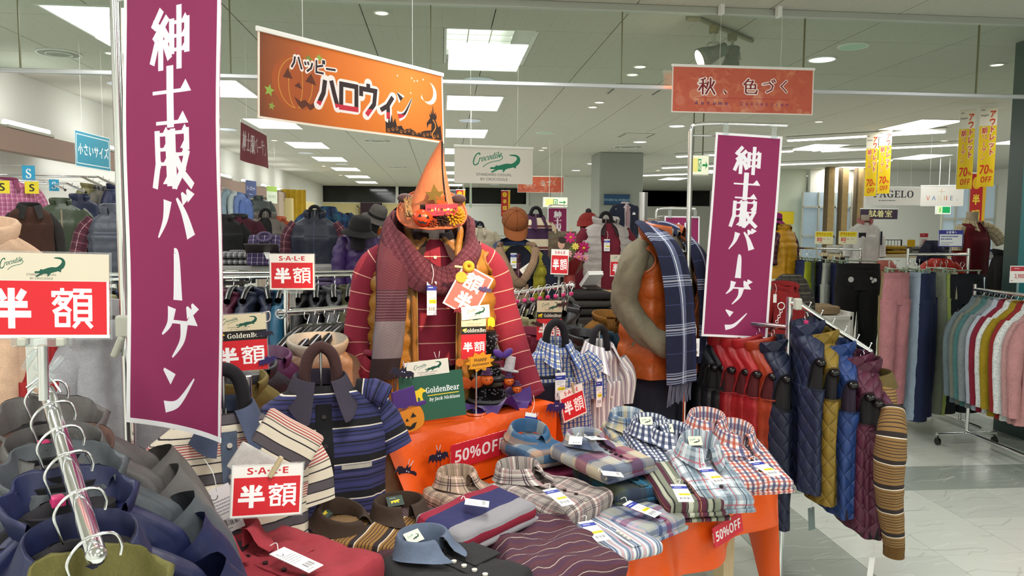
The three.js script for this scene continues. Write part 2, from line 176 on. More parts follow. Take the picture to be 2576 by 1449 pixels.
C.hallo = canvas(1536, 512, (x, w, h) => {
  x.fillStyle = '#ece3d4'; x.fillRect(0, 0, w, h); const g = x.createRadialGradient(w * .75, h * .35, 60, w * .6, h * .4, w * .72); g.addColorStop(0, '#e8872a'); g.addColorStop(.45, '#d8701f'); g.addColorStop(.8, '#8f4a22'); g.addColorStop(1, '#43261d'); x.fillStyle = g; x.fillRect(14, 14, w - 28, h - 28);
  x.fillStyle = '#a8501f'; x.beginPath(); x.ellipse(275, 270, 180, 160, 0, 0, 7); x.fill(); x.strokeStyle = '#c98c33'; x.lineWidth = 6; for (const k of [-.75, -.35, .2, .6]) { x.beginPath(); x.ellipse(275, 270, Math.abs(180 * k), 150, 0, k < 0 ? 1.7 : -1.4, k < 0 ? 4.6 : 1.4); x.stroke(); }
  x.strokeStyle = '#b5502d'; x.lineWidth = 26; x.beginPath(); x.moveTo(268, 118); x.quadraticCurveTo(285, 90, 258, 62); x.stroke();
  path(x, [[170, 250], [205, 190], [240, 250]], '#5b2a18'); path(x, [[330, 250], [372, 195], [412, 262]], '#5b2a18'); path(x, [[252, 290], [285, 262], [310, 300]], '#5b2a18'); path(x, [[250, 350], [300, 375], [330, 360], [370, 385], [430, 350], [400, 400], [370, 420], [345, 395], [310, 420], [280, 395]], '#5b2a18');
  const star = (cx, cy, r, col) => path(x, Array.from({ length: 10 }, (_, i) => { const a = i * Math.PI / 5 - 1.4, q = i % 2 ? r * .45 : r; return [cx + q * Math.cos(a), cy + q * Math.sin(a)]; }), col); star(78, 342, 38, '#8fae49'); star(96, 430, 26, '#8a9c44'); star(430, 92, 28, '#8fae49'); star(352, 112, 28, '#6b8c3a');
  for (const [wd, col] of [[.4, '#efe6e4'], [.19, '#2b1a1c'], [.19, '#c8283c']]) { x.save(); x.soft = wd > .3; if (col === '#c8283c') { x.beginPath(); x.rect(400, 352, 860, 60); x.clip(); } word(x, 'ハッピー', 225, 98, 84, { w: wd * .82, col, gap: 84, sy: 96 }); word(x, 'ハロウィン', 420, 178, 166, { w: wd, col, gap: 158, sy: 222 }); x.restore(); x.soft = false; }
  x.fillStyle = '#f1ece2'; x.beginPath(); x.arc(1385, 165, 80, -1.3, 2.9); x.arc(1352, 150, 78, 2.3, -1.0, true); x.fill(); for (const [a, b] of [[1080, 90], [1215, 85], [1240, 100], [1270, 95], [1330, 75], [1200, 190]]) { x.beginPath(); x.arc(a, b, 6, 0, 7); x.fill(); }
  path(x, [[960, 490], [960, 415], [980, 425], [990, 380], [1000, 420], [1015, 360], [1025, 420], [1045, 385], [1060, 440], [1100, 430], [1120, 455], [1180, 440], [1250, 465], [1330, 440], [1395, 430], [1400, 380], [1370, 390], [1352, 420], [1350, 380], [1385, 345], [1440, 340], [1475, 400], [1500, 380], [1512, 490]], '#2a1712'); path(x, [[1388, 345], [1378, 310], [1395, 320], [1400, 280], [1410, 315], [1420, 240], [1430, 312], [1445, 290], [1450, 320], [1462, 300], [1455, 345]], '#2a1712'); x.strokeStyle = '#e08a30'; x.lineWidth = 9; x.beginPath(); x.moveTo(1415, 350); x.quadraticCurveTo(1470, 390, 1425, 430); x.quadraticCurveTo(1390, 460, 1420, 488); x.stroke();
  for (let i = 0; i < 14; i++) { const cx = 985 + i * 37, cy = 472 - (i % 3) * 8; x.strokeStyle = '#d9842c'; x.lineWidth = 3; x.beginPath(); x.arc(cx, cy, 10, 0, 7); x.stroke(); x.beginPath(); x.moveTo(cx - 5, cy + 3); x.lineTo(cx + 5, cy + 3); x.stroke(); }
});
C.autumn = canvas(1152, 384, (x, w, h) => {
  x.fillStyle = '#e4d8cf'; x.fillRect(0, 0, w, h); x.save(); x.beginPath(); x.rect(10, 10, w - 20, h - 20); x.clip(); x.fillStyle = '#c4604a'; x.fillRect(0, 0, w, h); const R = (i) => { const q = Math.sin(i * 91.7) * 43758.5; return q - Math.floor(q); };
  for (let i = 0; i < 130; i++) { const a = R(i) * 6.28, r = 24 + R(i + 400) * 54, px = R(i + 800) * w, py = R(i + 1200) * h * .95; x.globalAlpha = .25; path(x, [[px + r * Math.cos(a), py + r * Math.sin(a)], [px + r * .35 * Math.cos(a + 1), py + r * .35 * Math.sin(a + 1)], [px + r * .9 * Math.cos(a + 2.1), py + r * .9 * Math.sin(a + 2.1)], [px + r * .3 * Math.cos(a + 4), py + r * .3 * Math.sin(a + 4)]], ['#d8825a', '#b5493f', '#dd9b70', '#c9583f'][i % 4]); }
  for (let i = 0; i < 22; i++) { x.globalAlpha = .3; x.fillStyle = i % 2 ? '#e7b98c' : '#e0a08c'; x.beginPath(); x.arc(R(i + 50) * w, h * (.6 + .4 * R(i + 90)), 22 + 26 * R(i + 20), 0, 7); x.fill(); } x.globalAlpha = 1; x.restore();
  for (const [wd, th, col] of [[.24, .24, '#f2e6df'], [.105, .06, '#7d1f28']]) { x.soft = wd > .2; word(x, '秋、', 215, 100, 132, { w: wd, thin: th, col, gap: 170 }); word(x, '色', 572, 100, 124, { w: wd, thin: th, col }); word(x, 'づ', 728, 104, 108, { w: wd, thin: th, col }); word(x, 'く', 858, 104, 100, { w: wd, thin: th, col }); }
  x.fillStyle = '#b0303a'; x.fillRect(198, 258, 760, 4); txt(x, 'Autumn', 322, 316, 40, { col: '#472a6a', sp: 48 }); txt(x, 'Collection', 752, 316, 40, { col: '#7a3a6a', sp: 41 });
});
C.off50 = canvas(640, 224, (x, w, h) => { x.fillStyle = '#cf2436'; x.fillRect(0, 0, w, h); txt(x, '50%OFF', w / 2, 166, 150, { col: '#f5eef0', sx: .98 }); });
C.hang = canvas(128, 384, (x, w, h) => { x.fillStyle = '#f5f6f8'; x.fillRect(0, 0, w, h); x.fillStyle = '#2a3a9c'; x.fillRect(0, 40, w, 62); scribble(x, 18, 62, 94, 24, 1, '#e8ecf8'); scribble(x, 14, 116, 94, 60, 3, '#9a9aa2'); txt(x, '¥3,900', 82, 196, 20, { col: '#b8382c' }); x.fillStyle = '#f0de1e'; x.fillRect(30, 206, 94, 44); txt(x, '¥1,950', 76, 240, 26, { col: '#7a5a10' }); bars(x, 24, 290, 84, 44); scribble(x, 20, 350, 80, 16, 1, '#777'); });
C.tagPlain = canvas(128, 256, (x, w, h) => { x.fillStyle = '#f6f6f6'; x.fillRect(0, 0, w, h); x.strokeStyle = '#444'; x.lineWidth = 4; x.beginPath(); x.arc(40, 40, 18, 0, 4); x.stroke(); scribble(x, 14, 70, 100, 90, 5, '#a2a2a8'); bars(x, 40, 180, 70, 40); scribble(x, 16, 232, 90, 14, 1, '#888'); });
C.label = canvas(128, 96, (x, w, h) => { x.fillStyle = '#e4e6d2'; x.fillRect(0, 0, w, h); scriptName(x, 18, 40, 26, '#1d5a45'); reptile(x, 46, 34, 62, '#123a2e'); });
C.labelGold = canvas(96, 128, (x, w, h) => { x.fillStyle = '#2c4036'; x.fillRect(0, 0, w, h); bear(x, 20, 50, 58); scribble(x, 18, 24, 60, 16, 1, '#c8c8b8'); });
C.small = canvas(448, 256, (x, w, h) => { x.fillStyle = '#e8f2f4'; x.fillRect(0, 0, w, h); x.fillStyle = '#2f97b4'; x.fillRect(6, 6, w - 12, h - 12); x.strokeStyle = '#e8f2f4'; x.lineWidth = 7; x.strokeRect(18, 26, w - 36, h - 52); word(x, '小さいサイズ', 34, 84, 60, { w: .15, gap: 65, sy: 86 }); });
const sizeSign = (bg, fg, s) => canvas(128, 128, (x, w, h) => { x.fillStyle = bg; x.fillRect(0, 0, w, h); txt(x, s, w / 2, 104, s.length > 1 ? 80 : 108, { fam: bg[1] === '2' ? 'serif' : 'sans-serif', col: fg }); });
C.sBlue = sizeSign('#2aa3cf', '#f4fafc', 'S'); C.sYellow = sizeSign('#ecd728', '#22221a', 'S'); C.llBlue = sizeSign('#2aa3cf', '#f4fafc', 'LL');
C.jeans = canvas(256, 320, (x, w, h) => { x.fillStyle = '#3b4a7e'; x.fillRect(0, 0, w, h); word(x, 'ジーンズコーナー', 22, 110, 26, { w: .17, gap: 27, sy: 74 }); scribble(x, 80, 250, 110, 24, 1, '#ccd2e6'); });
C.slacks = canvas(256, 320, (x, w, h) => { x.fillStyle = '#e3ecd8'; x.fillRect(0, 0, w, h); x.fillStyle = '#a9cc5c'; x.fillRect(0, 0, w, 100); word(x, 'スラックス', 36, 160, 34, { w: .15, gap: 38, sy: 70, col: '#3c4a30' }); });
C.fitting = canvas(512, 160, (x, w, h) => { x.fillStyle = '#33203a'; x.fillRect(0, 0, w, h); word(x, '試着室', 110, 24, 104, { w: .12, thin: .09, col: '#e3dc9a' }); });
C.outlet = canvas(256, 1024, (x, w, h) => { x.fillStyle = '#edc918'; x.fillRect(0, 0, w, h); x.fillStyle = '#eee9d8'; x.fillRect(0, 0, w, 250); x.fillStyle = '#d7bd20'; x.fillRect(0, 0, w, 18); scribble(x, 20, 40, 80, 30, 1, '#666'); txt(x, 'bargain', 70, 124, 32, { f: 'italic bold', col: '#222' }); for (const [wd, col] of [[.34, '#f6e3c0'], [.17, '#d23a2a']]) { x.soft = wd > .3; word(x, 'アウトレット', 146, 60, 88, { down: 1, w: wd, col, gap: 96 }); word(x, '期バ｜ゲン', 40, 270, 78, { down: 1, w: wd * (wd > .2 ? .9 : .8), col, gap: 84 }); } txt(x, '70', 96, 860, 158, { f: 'bold', col: '#d3281f', sx: .84, skew: -.12 }); txt(x, '%', 206, 852, 74, { col: '#d3281f' }); txt(x, 'OFF', 134, 970, 104, { col: '#d3281f', sx: .88, skew: -.12 }); });
C.eighty = canvas(384, 256, (x, w, h) => { x.fillStyle = '#efeccb'; x.fillRect(0, 0, w, h); x.fillStyle = '#e8d81f'; x.fillRect(12, 12, w - 24, 96); word(x, 'アウトレット', 26, 28, 48, { w: .17, col: '#c92a20', gap: 54, sy: 50 }); txt(x, '80', 96, 200, 104, { col: '#d9281c' }); scribble(x, 170, 150, 70, 24, 1, '#d9281c'); scribble(x, 90, 218, 110, 24, 1, '#d9281c'); scribble(x, 256, 150, 90, 16, 1, '#333'); });
C.notice = canvas(448, 288, (x, w, h) => { x.fillStyle = '#3b3d98'; x.fillRect(0, 0, w, h); x.fillStyle = '#eef0f4'; x.fillRect(16, 72, w - 32, h - 88); word(x, 'お客様へ', 130, 14, 44, { w: .14, gap: 50 }); scribble(x, 40, 100, 340, 90, 2, '#444a90'); scribble(x, 40, 210, 250, 60, 2, '#8a8a98'); });
C.vague = canvas(512, 256, (x, w, h) => { x.fillStyle = '#dedcd6'; x.fillRect(0, 0, w, h); [...'VAGUE.'].forEach((c, i) => { if (c === 'U') { x.fillStyle = '#c8a060'; x.fillRect(282, 128, 9, 56); x.fillStyle = '#c84a3c'; x.fillRect(308, 128, 9, 56); return; } txt(x, c, 90 + i * 70, 184, 76, { f: '', col: ['#c8503c', '#3f6fa8', '#d9c9a0', '', '#3c5a8c', '#777'][i] }); }); x.strokeStyle = '#c9a070'; x.lineWidth = 5; x.beginPath(); x.moveTo(210, 76); x.lineTo(290, 76); x.moveTo(250, 40); x.lineTo(250, 104); x.stroke(); });
C.gelo = canvas(640, 192, (x, w, h) => { x.fillStyle = '#cfccc8'; x.fillRect(0, 0, w, h); txt(x, 'PAGELO', w / 2, 112, 100, { fam: 'serif', col: '#26262c', sx: 1.1 }); scribble(x, 150, 140, 340, 20, 1, '#555'); });
C.exit = canvas(320, 128, (x, w, h) => { x.fillStyle = '#f2f3d8'; x.fillRect(0, 0, w, h); x.fillStyle = '#eee38a'; x.fillRect(20, 18, 110, 92); x.strokeStyle = '#1e8a4a'; x.lineWidth = 9; x.strokeRect(132, 28, 50, 74); x.lineWidth = 10; x.beginPath(); x.moveTo(172, 44); x.lineTo(150, 62); x.lineTo(166, 78); x.lineTo(148, 98); x.stroke(); x.fillStyle = '#1e8a4a'; x.fillRect(206, 58, 66, 14); path(x, [[262, 36], [304, 65], [262, 94], [274, 65]], '#1e8a4a'); });
C.exitGreen = canvas(320, 160, (x, w, h) => { x.fillStyle = '#f0f4ec'; x.fillRect(0, 0, w, h); x.fillStyle = '#17a05a'; x.fillRect(116, 18, 190, 124); x.fillStyle = '#cfe39a'; x.fillRect(14, 18, 90, 124); x.strokeStyle = '#2f9a58'; x.lineWidth = 12; x.beginPath(); x.moveTo(84, 36); x.lineTo(50, 74); x.lineTo(78, 100); x.lineTo(44, 132); x.stroke(); });
C.studio = canvas(448, 160, (x, w, h) => { x.fillStyle = '#1f4a72'; x.fillRect(0, 0, w, h); txt(x, 'STUDIO by DURBAN', w / 2, 100, 44, { fam: 'serif', col: '#a8c0cc', sx: 1.02 }); });
C.flag = canvas(160, 448, (x, w, h) => { x.fillStyle = '#b81f22'; x.fillRect(0, 0, w, h); x.fillStyle = '#e5b51f'; x.fillRect(124, 0, 36, h); x.beginPath(); x.arc(62, 72, 44, 0, 7); x.fill(); word(x, '半', 24, 150, 78, { w: .16, col: '#f0d23c' }); word(x, '額', 24, 262, 78, { w: .1, col: '#f0d23c' }); scribble(x, 20, 380, 86, 50, 2, '#f0d23c'); });
C.price = canvas(256, 192, (x, w, h) => { x.fillStyle = '#f2f1ee'; x.fillRect(0, 0, w, h); x.fillStyle = '#c23040'; x.fillRect(8, 10, w - 16, 50); scribble(x, 60, 26, 130, 20, 1, '#f4e8e8'); txt(x, '3,900', 140, 140, 66, { col: '#c8404a', sx: .9 }); scribble(x, 12, 164, 60, 14, 1, '#b55'); });
C.halloTag = canvas(448, 224, (x, w, h) => { x.fillStyle = '#c23a4c'; x.fillRect(0, 0, w, h); for (let i = 0; i < 26; i++) { x.fillStyle = '#2b1420'; x.fillRect((i * 53) % w, (i * 37) % h, 9, 9); } [...'Halloween'].forEach((c, i) => txt(x, c, 48 + i * 45, 120 + (i % 2) * 14, 74, { col: ['#1c1016', '#f3d552', '#f2f0e4', '#7fc36a'][i % 4] })); scribble(x, 150, 170, 200, 30, 1, '#241018'); });
C.happy = canvas(256, 160, (x, w, h) => { x.fillStyle = '#eda11c'; x.fillRect(0, 0, w, h); txt(x, 'Happy', 128, 68, 56, { f: 'italic bold', col: '#2a1210' }); txt(x, 'Halloween', 128, 126, 46, { f: 'italic bold', col: '#2a1210', sx: .95 }); });
C.photo = canvas(256, 320, (x, w, h) => { x.fillStyle = '#5c4a3a'; x.fillRect(0, 0, w, h); for (let i = 0; i < 60; i++) { x.globalAlpha = .4; x.fillStyle = ['#7d6a50', '#3a3426', '#8a7a60', '#4c5038'][i % 4]; x.beginPath(); x.arc((i * 71) % w, (i * 43) % 180, 22, 0, 7); x.fill(); } x.globalAlpha = 1; x.fillStyle = '#d8a890'; x.beginPath(); x.ellipse(120, 110, 32, 44, 0, 0, 7); x.fill(); x.fillStyle = '#2a1c18'; x.beginPath(); x.ellipse(128, 78, 38, 28, .2, 0, 7); x.fill(); path(x, [[60, 320], [90, 170], [150, 165], [200, 320]], '#d89a9a'); });
C.redCard = canvas(256, 160, (x, w, h) => { x.fillStyle = '#efeeea'; x.fillRect(0, 0, w, h); smoothPath(x, [[40, 120], [60, 40], [120, 25], [190, 50], [215, 110], [150, 140], [80, 142]], '#8a2030'); x.fillStyle = '#d8d0c0'; for (let i = 0; i < 12; i++) { x.beginPath(); x.arc(120 + i * 8, 128 + (i % 3) * 6, 6, 0, 7); x.fill(); } });
C.burst = canvas(320, 448, (x, w, h) => { x.fillStyle = '#f3ece6'; x.fillRect(0, 0, w, h); half(x, 14, 60, w - 28, 10, { bg: '#e05a54' }); x.fillStyle = '#df5650'; x.fillRect(14, 14, w - 28, h - 28); word(x, '額', 74, 40, 176, { w: .12, col: '#f8f2ea' }); word(x, '半', 74, 240, 176, { w: .17, col: '#f8f2ea' }); });
for (const k in C) C[k] = printed(C[k], /banner|hallo|autumn|croc/.test(k) ? { roughness: .75 } : {});
// ---------- the room: floor, ceiling, walls ----------
const X0 = -4.16, X1 = 13, Z0 = -27.5, Z1 = 3.5;
const ceilMat = mat(0xcdccc2, { roughness: .95, map: (() => { const t = tex(canvas(512, 512, (x, w, h) => { x.fillStyle = '#f2f2ee'; x.fillRect(0, 0, w, h); let q = 7; const R = () => (q = (q * 16807) % 2147483647) / 2147483647; for (let i = 0; i < 900; i++) { x.fillStyle = `rgba(90,90,80,${.08 + .25 * R()})`; x.fillRect(R() * w, R() * h, 1 + R() * 2, 1 + R() * 2); } for (let i = 0; i < 8; i++) for (let k = 0; k < 40; k++) { x.fillStyle = `rgba(80,80,70,${.1 + .25 * R()})`; x.fillRect(i * 64 + R() * 2, R() * h, 1.5, 2 + R() * 9); } })); t.repeat.set(1.1, 1.1); return t; })() });
const wallMat = mat(0xe6e6de, { roughness: .92 }), wallWarm = mat(0xdccb94, { roughness: .9 });
{
  const ceiling = struct('ceiling');
  part(ceiling, 'ceiling_slab', box(X1 - X0 + .6, .2, Z1 - Z0 + .6, (X0 + X1) / 2, CEIL + .34, (Z0 + Z1) / 2), mat(0x6a6a62));
  const hole = [.02, .74, -6.93, -5.72];   // where the open louvre fitting sits
  const bx = []; for (let x = .37 - .92 * 5; x < X1; x += .92) bx.push([Math.max(X0, x), Math.min(X1, x + .92)]);
  for (const [a, b] of bx) {
    const piece = (x0, x1, z0, z1) => x1 - x0 > .02 && part(ceiling, 'ceiling_panel', (() => { const g = box(x1 - x0 - .008, .03, z1 - z0 - .006, (x0 + x1) / 2, CEIL + .015, (z0 + z1) / 2), p = g.attributes.position, u = g.attributes.uv; for (let i = 0; i < p.count; i++) u.setXY(i, p.getX(i), p.getZ(i)); return g; })(), ceilMat);
    const cuts = [Z1, -2.2, hole[3], hole[2], -11, -16.4, -22, Z0];
    for (let i = 0; i + 1 < cuts.length; i++) { const z1 = cuts[i], z0 = cuts[i + 1]; if (z1 === hole[3] && b > hole[0] && a < hole[1]) { piece(a, Math.min(b, hole[0]), z0, z1); piece(Math.max(a, hole[1]), b, z0, z1); } else piece(a, b, z0, z1); }
  }
  const floor = struct('floor');
  const marble = (c, k) => { const t = tex(canvas(512, 512, (x, w) => { x.fillStyle = c; x.fillRect(0, 0, w, w); let q = k; const R = () => (q = (q * 16807) % 2147483647) / 2147483647; for (let i = 0; i < 46; i++) { x.strokeStyle = i % 3 ? 'rgba(255,255,250,.22)' : 'rgba(120,130,120,.16)'; x.lineWidth = 1 + R() * 7; let px = R() * w, py = R() * w; x.beginPath(); x.moveTo(px, py); for (let s = 0; s < 5; s++) { px += 20 + R() * 50; py += (R() - .3) * 46; x.lineTo(px, py); } x.stroke(); } })); t.repeat.set(1.1, 1.1); return mat(0xffffff, { map: t, roughness: .2, clearcoat: .3, clearcoatRoughness: .15 }); };
  const tA = [marble('#dbe1da', 3), marble('#e0e6de', 17), marble('#d5dbd4', 29)], tG = marble('#a9b2ab', 41);
  part(floor, 'floor_slab', box(X1 - X0 + .6, .2, Z1 - Z0 + .6, (X0 + X1) / 2, -.112, (Z0 + Z1) / 2), tA[0]);
  for (let i = 0; i < 11; i++) for (let j = 0; j < 18; j++) { const x = 0.9 + i * .45, z = -1.35 - j * .45; const band = j === 7 && i > 2 || j === 13 || (i === 2 && j < 7) || (i === 8); const g = box(.447, .012, .447, x, -.006, z), p = g.attributes.position, u = g.attributes.uv, k = rnd(); for (let q = 0; q < p.count; q++) u.setXY(q, p.getX(q) + k, p.getZ(q) + k * 3); part(floor, 'floor_tile', g, band ? tG : tA[(i * 7 + j * 5 + i * j) % 3]); }
  struct('wall_left', box(.2, CEIL + .4, Z1 - Z0, X0 - .1, CEIL / 2, (Z0 + Z1) / 2), wallMat);
  struct('wall_right', box(.2, CEIL + .4, Z1 - Z0, X1 + .1, CEIL / 2, (Z0 + Z1) / 2), wallMat);
  struct('wall_front', box(X1 - X0, CEIL + .4, .2, (X0 + X1) / 2, CEIL / 2, Z1 + .1), wallMat);
  // back wall under a strip of dark night windows
  const wb = struct('wall_back'); const zb = -27;
  part(wb, 'wall_panel', box(X1 - X0, 2.5, .3, (X0 + X1) / 2, 1.25, zb - .15), wallMat);
  part(wb, 'wall_panel', box(4.0, 2.5, .06, X0 + 2.0, 1.25, zb + .05), wallWarm, 'pale yellow wall panelling');
  part(wb, 'wall_panel', box(2.4, .7, .3, 4.2, 2.8, zb - .14), wallMat);
  const wm = whitePaint, night = mat(0x0b0c0d, { roughness: .08 });
  for (const [a, b] of [[X0, -1.62], [-1.48, .75], [.87, 3.05]].map((q) => q)) { const w = struct('window'); part(w, 'window_pane', box(b - a, .58, .02, (a + b) / 2, 2.79, zb), night); part(w, 'window_frame', mergeGeometries([box(.1, .64, .08, b + .05, 2.79, zb + .03), box(b - a, .05, .08, (a + b) / 2, 2.5, zb + .03)]), wm); }
  for (const [a, b] of [[5.4, 6.2], [9.2, 9.9]]) { const w = struct('window'); part(w, 'window_pane', box(b - a, .58, .02, (a + b) / 2, 2.79, zb), night); part(w, 'window_frame', mergeGeometries([box(.1, .64, .08, b + .05, 2.79, zb + .03), box(b - a, .05, .08, (a + b) / 2, 2.5, zb + .03)]), wm); }
  // louvred shutters of the fitting corner, each slat its own
  for (const [a, b] of [[875, 985], [1005, 1055]]) { const p0 = P((a + b) / 2, 520, 26.4), w = (b - a) * 26.4 / F * .62; const s = thing('louvre_shutter', a < 900 ? 'cream louvred shutter beside the mirror under the dark windows' : 'second cream louvred shutter behind the grey bucket hat', 'shutter', 'louvred shutters on the far wall'); at(s, V(p0.x, 1.7, -26.88)); part(s, 'frame', mergeGeometries([box(.09, 1.4, .06, -w / 2), box(.09, 1.4, .06, w / 2), box(w, .1, .06, 0, .7), box(w, .1, .06, 0, -.7)]), solid(0xd8c9a0)); for (let k = 0; k < 9; k++) part(s, 'slat', box(w - .08, .11, .02).rotateX(-.6).translate(0, .56 - k * .14, .01), solid(0xcdb983)); }
  // fascia that runs along the left wall, with its uplights
  struct('trim', box(.12, .19, 17.6, -3.72, 2.335, -11.9), mat(0x8f7466));
  struct('trim', box(.44, .03, 17.6, -3.95, 2.43, -11.9), mat(0x8f7466));
  struct('wall_partition', box(.5, 2.42, .5, -3.9, 1.21, -17.6), mat(0xb7a493));
  struct('wall_partition', box(.7, 2.3, 3.2, -3.85, 1.15, -19.6), wallWarm);
  const glow = mat(0xffffff, { emissive: 0xfafffb, emissiveIntensity: 5 });
  let wi = 0; for (const z of [-5.55, -7.35, -9.1, -10.6, -12.1, -13.6, -15.2, -16.8, -18.3, -19.7]) {
    const t = thing('wall_uplight', `glowing tube light on the brown fascia, ${ORD[wi++]} from the front of the shop`, 'light', 'tube uplights on the fascia'); at(t, V(-3.8, 2.47, z));
    part(t, 'lamp_base', rbox(.1, .03, .78, .008), greyPlastic); part(t, 'lamp_tube', tube([[0, .035, -.36], [0, .035, .36]], .026, 2, 10), glow);
    const l = new THREE.RectAreaLight(0xffffff, 16, .06, .72); l.position.set(-.02, .075, 0); l.rotation.x = Math.PI / 2; l.rotation.z = Math.PI / 2; l.rotation.set(Math.PI / 2, 0, 0); t.add(l);
  }
  // hidden strip under the fascia that washes the garment wall
  for (const z of [-6, -9.5, -13]) { const t = thing('strip_light', `white strip light tucked under the brown fascia ${z === -6 ? 'above the pink check shirt' : z < -10 ? 'above the pale blue shirts' : 'behind the tall purple banner'}`, 'light', 'strip lights under the fascia'); at(t, V(-3.95, 2.4, z)); part(t, 'lamp_base', rbox(.08, .03, 2.6, .006), whitePaint); part(t, 'diffuser', rbox(.06, .02, 2.56, .008, 0, -.022), glow); const l = new THREE.RectAreaLight(0xffffff, 9, .06, 2.5); l.rotation.x = -Math.PI / 2; l.position.y = -.045; t.add(l); }
  // right-hand pillar beside the camera aisle, grey pillar mid-shop
  const pr = P(2524, 600, 5.62); struct('pillar', box(1.1, CEIL, .5, pr.x + .55, CEIL / 2, -5.36), mat(0x3d4f4c, { roughness: .25 }));
  struct('trim', box(.03, 1.9, .3, pr.x - .012, 1.45, -5.27), mat(0x2d7f86, { roughness: .3 }));
  const pc = P(1560, 600, 14.2); struct('pillar', rbox(.86, CEIL, .8, .02, pc.x, CEIL / 2, -14.6), mat(0x9a9f98));
  const pv = P(1690, 400, 9.3); struct('wall_partition', box(1.6, CEIL, .12, 3.9, CEIL / 2, -21), wallMat);
}
// ---------- the hanging glass smoke screen ----------
{
  const z = -5, xs = []; for (let x = -4.16; x < 7; x += 1.27) xs.push(x + .28);
  const s = thing('smoke_screen', 'hanging glass smoke screen with slim metal rails under the ceiling', 'screen');
  at(s, V(0, CEIL, z));
  part(s, 'top_rail', rbox(12, .05, .06, .006, 1.84, -.025, 0), mat(0xb9bdb4, { metalness: .4, roughness: .4 })); part(s, 'bottom_rail', rbox(12, .028, .03, .005, 1.84, -.535, 0), mat(0xc9cdd0, { metalness: .7, roughness: .3 }));
  let a = -4.16; for (const x of [...xs, 7.8]) { part(s, 'glass_pane', box(x - a - .006, .47, .008, (x + a) / 2, -.285, 0), mat(0xf4faf6, { transmission: 1, roughness: .02, thickness: 0, ior: 1.5 })); part(s, 'joint', box(.007, .47, .012, x, -.285, 0), mat(0x6d6b4a, { roughness: .5 })); a = x; }
}
// ---------- ceiling fittings ----------
const glowPanel = mat(0xffffff, { emissive: 0xfbfff8, emissiveIntensity: PANEL_GLOW, roughness: .5 });
function ceilingPanel(x, z, label, w = .64, l = 1.02, k = 1) {
  const t = thing('ceiling_light', label, 'light', 'rectangular ceiling lights'); at(t, V(x, CEIL, z));
  part(t, 'frame', mergeGeometries([box(w + .03, .012, .015, 0, -.006, l / 2), box(w + .03, .012, .015, 0, -.006, -l / 2), box(.015, .012, l, w / 2, -.006), box(.015, .012, l, -w / 2, -.006)]), whitePaint);
  part(t, 'diffuser', box(w, .01, l, 0, -.004), glowPanel);
  const L = new THREE.RectAreaLight(0xfffdfa, PANEL_LIGHT * k, w, l); L.rotation.x = -Math.PI / 2; L.position.y = -.016; L.castShadow = true; t.add(L);
}
[-5.95, -8.45, -11.15, -13.9, -16.6, -19.3, -22, -24.6].forEach((z, i) => ceilingPanel(-2.4, z, `bright ceiling light panel nearer the left wall, ${ORD[i]} from the glass screen`));
[-9, -11.8, -14.5, -17.3, -20, -22.8, -25.4].forEach((z, i) => ceilingPanel(.38, z, `bright ceiling light panel in the centre row, ${ORD[i]} beyond the half-dark louvre light`));
[-7.2, -9.9, -12.75, -15.5, -18.3, -21].forEach((z, i) => ceilingPanel(6.62, z, `bright ceiling light panel in the row near the outlet banners, ${ORD[i]} from the front`));
[-8.5, -11.3, -14, -16.8, -19.6].forEach((z, i) => ceilingPanel(9.4, z, `bright ceiling light panel farther toward the right wall, ${ORD[i]} from the front`));
[[-2.4, -3.2], [-2.4, -.4], [.38, -3.4], [.38, -.6], [3.15, -1.2], [3.15, 1.6], [.38, 2.1], [5.6, -1.2], [-2.4, 2.1]].forEach(([x, z], i) => ceilingPanel(x, z, `bright ceiling light panel over the front aisle, ${ORD[i]} counted from the left wall`, .64, 1.02, 1.9));
[[5.4, -13.6], [5.9, -16.2], [6.3, -10.8], [7.6, -12.2], [8.1, -14.9], [5.6, -19]].forEach(([x, z], i) => { const t = thing('tube_light', `slanting ceiling strip light near the outlet banners, ${ORD[i]} of six`, 'light', 'slanting strip lights'); at(t, V(x, CEIL, z), .9); t.position.y -= .004; part(t, 'housing', rbox(.12, .05, 2.2, .01, 0, -.025), whitePaint); part(t, 'diffuser', rbox(.09, .03, 2.16, .01, 0, -.055), glowPanel); });
{ // the louvre fitting with one half dark
  const t = thing('louvre_light', 'open ceiling louvre light, half glowing and half dark with visible grid', 'light'); at(t, V(.38, CEIL, -6.325));
  part(t, 'housing', mergeGeometries([box(.72, .02, 1.2, 0, .17), box(.02, .17, 1.2, -.35, .085), box(.02, .17, 1.2, .35, .085), box(.7, .17, .02, 0, .085, .59), box(.7, .17, .02, 0, .085, -.59)]), whitePaint);
  part(t, 'lit_diffuser', box(.44, .015, .74, -.12, .05, .215), glowPanel);
  for (let i = 1; i < 4; i++) part(t, 'louvre_blade', box(.008, .09, 1.17, -.35 + i * .175, .045), whitePaint);
  for (let i = 1; i < 7; i++) part(t, 'louvre_blade', box(.68, .09, .008, 0, .045, -.59 + i * .17), whitePaint);
  part(t, 'lamp_tube', bar(V(.0, .13, -.52), V(.33, .13, -.52), .016), mat(0xffffff, { emissive: 0xffffff, emissiveIntensity: 1.6 }));
  const L = new THREE.RectAreaLight(0xfffdfa, PANEL_LIGHT, .44, .74); L.rotation.x = -Math.PI / 2; L.position.set(-.12, -.01, .215); t.add(L);
}
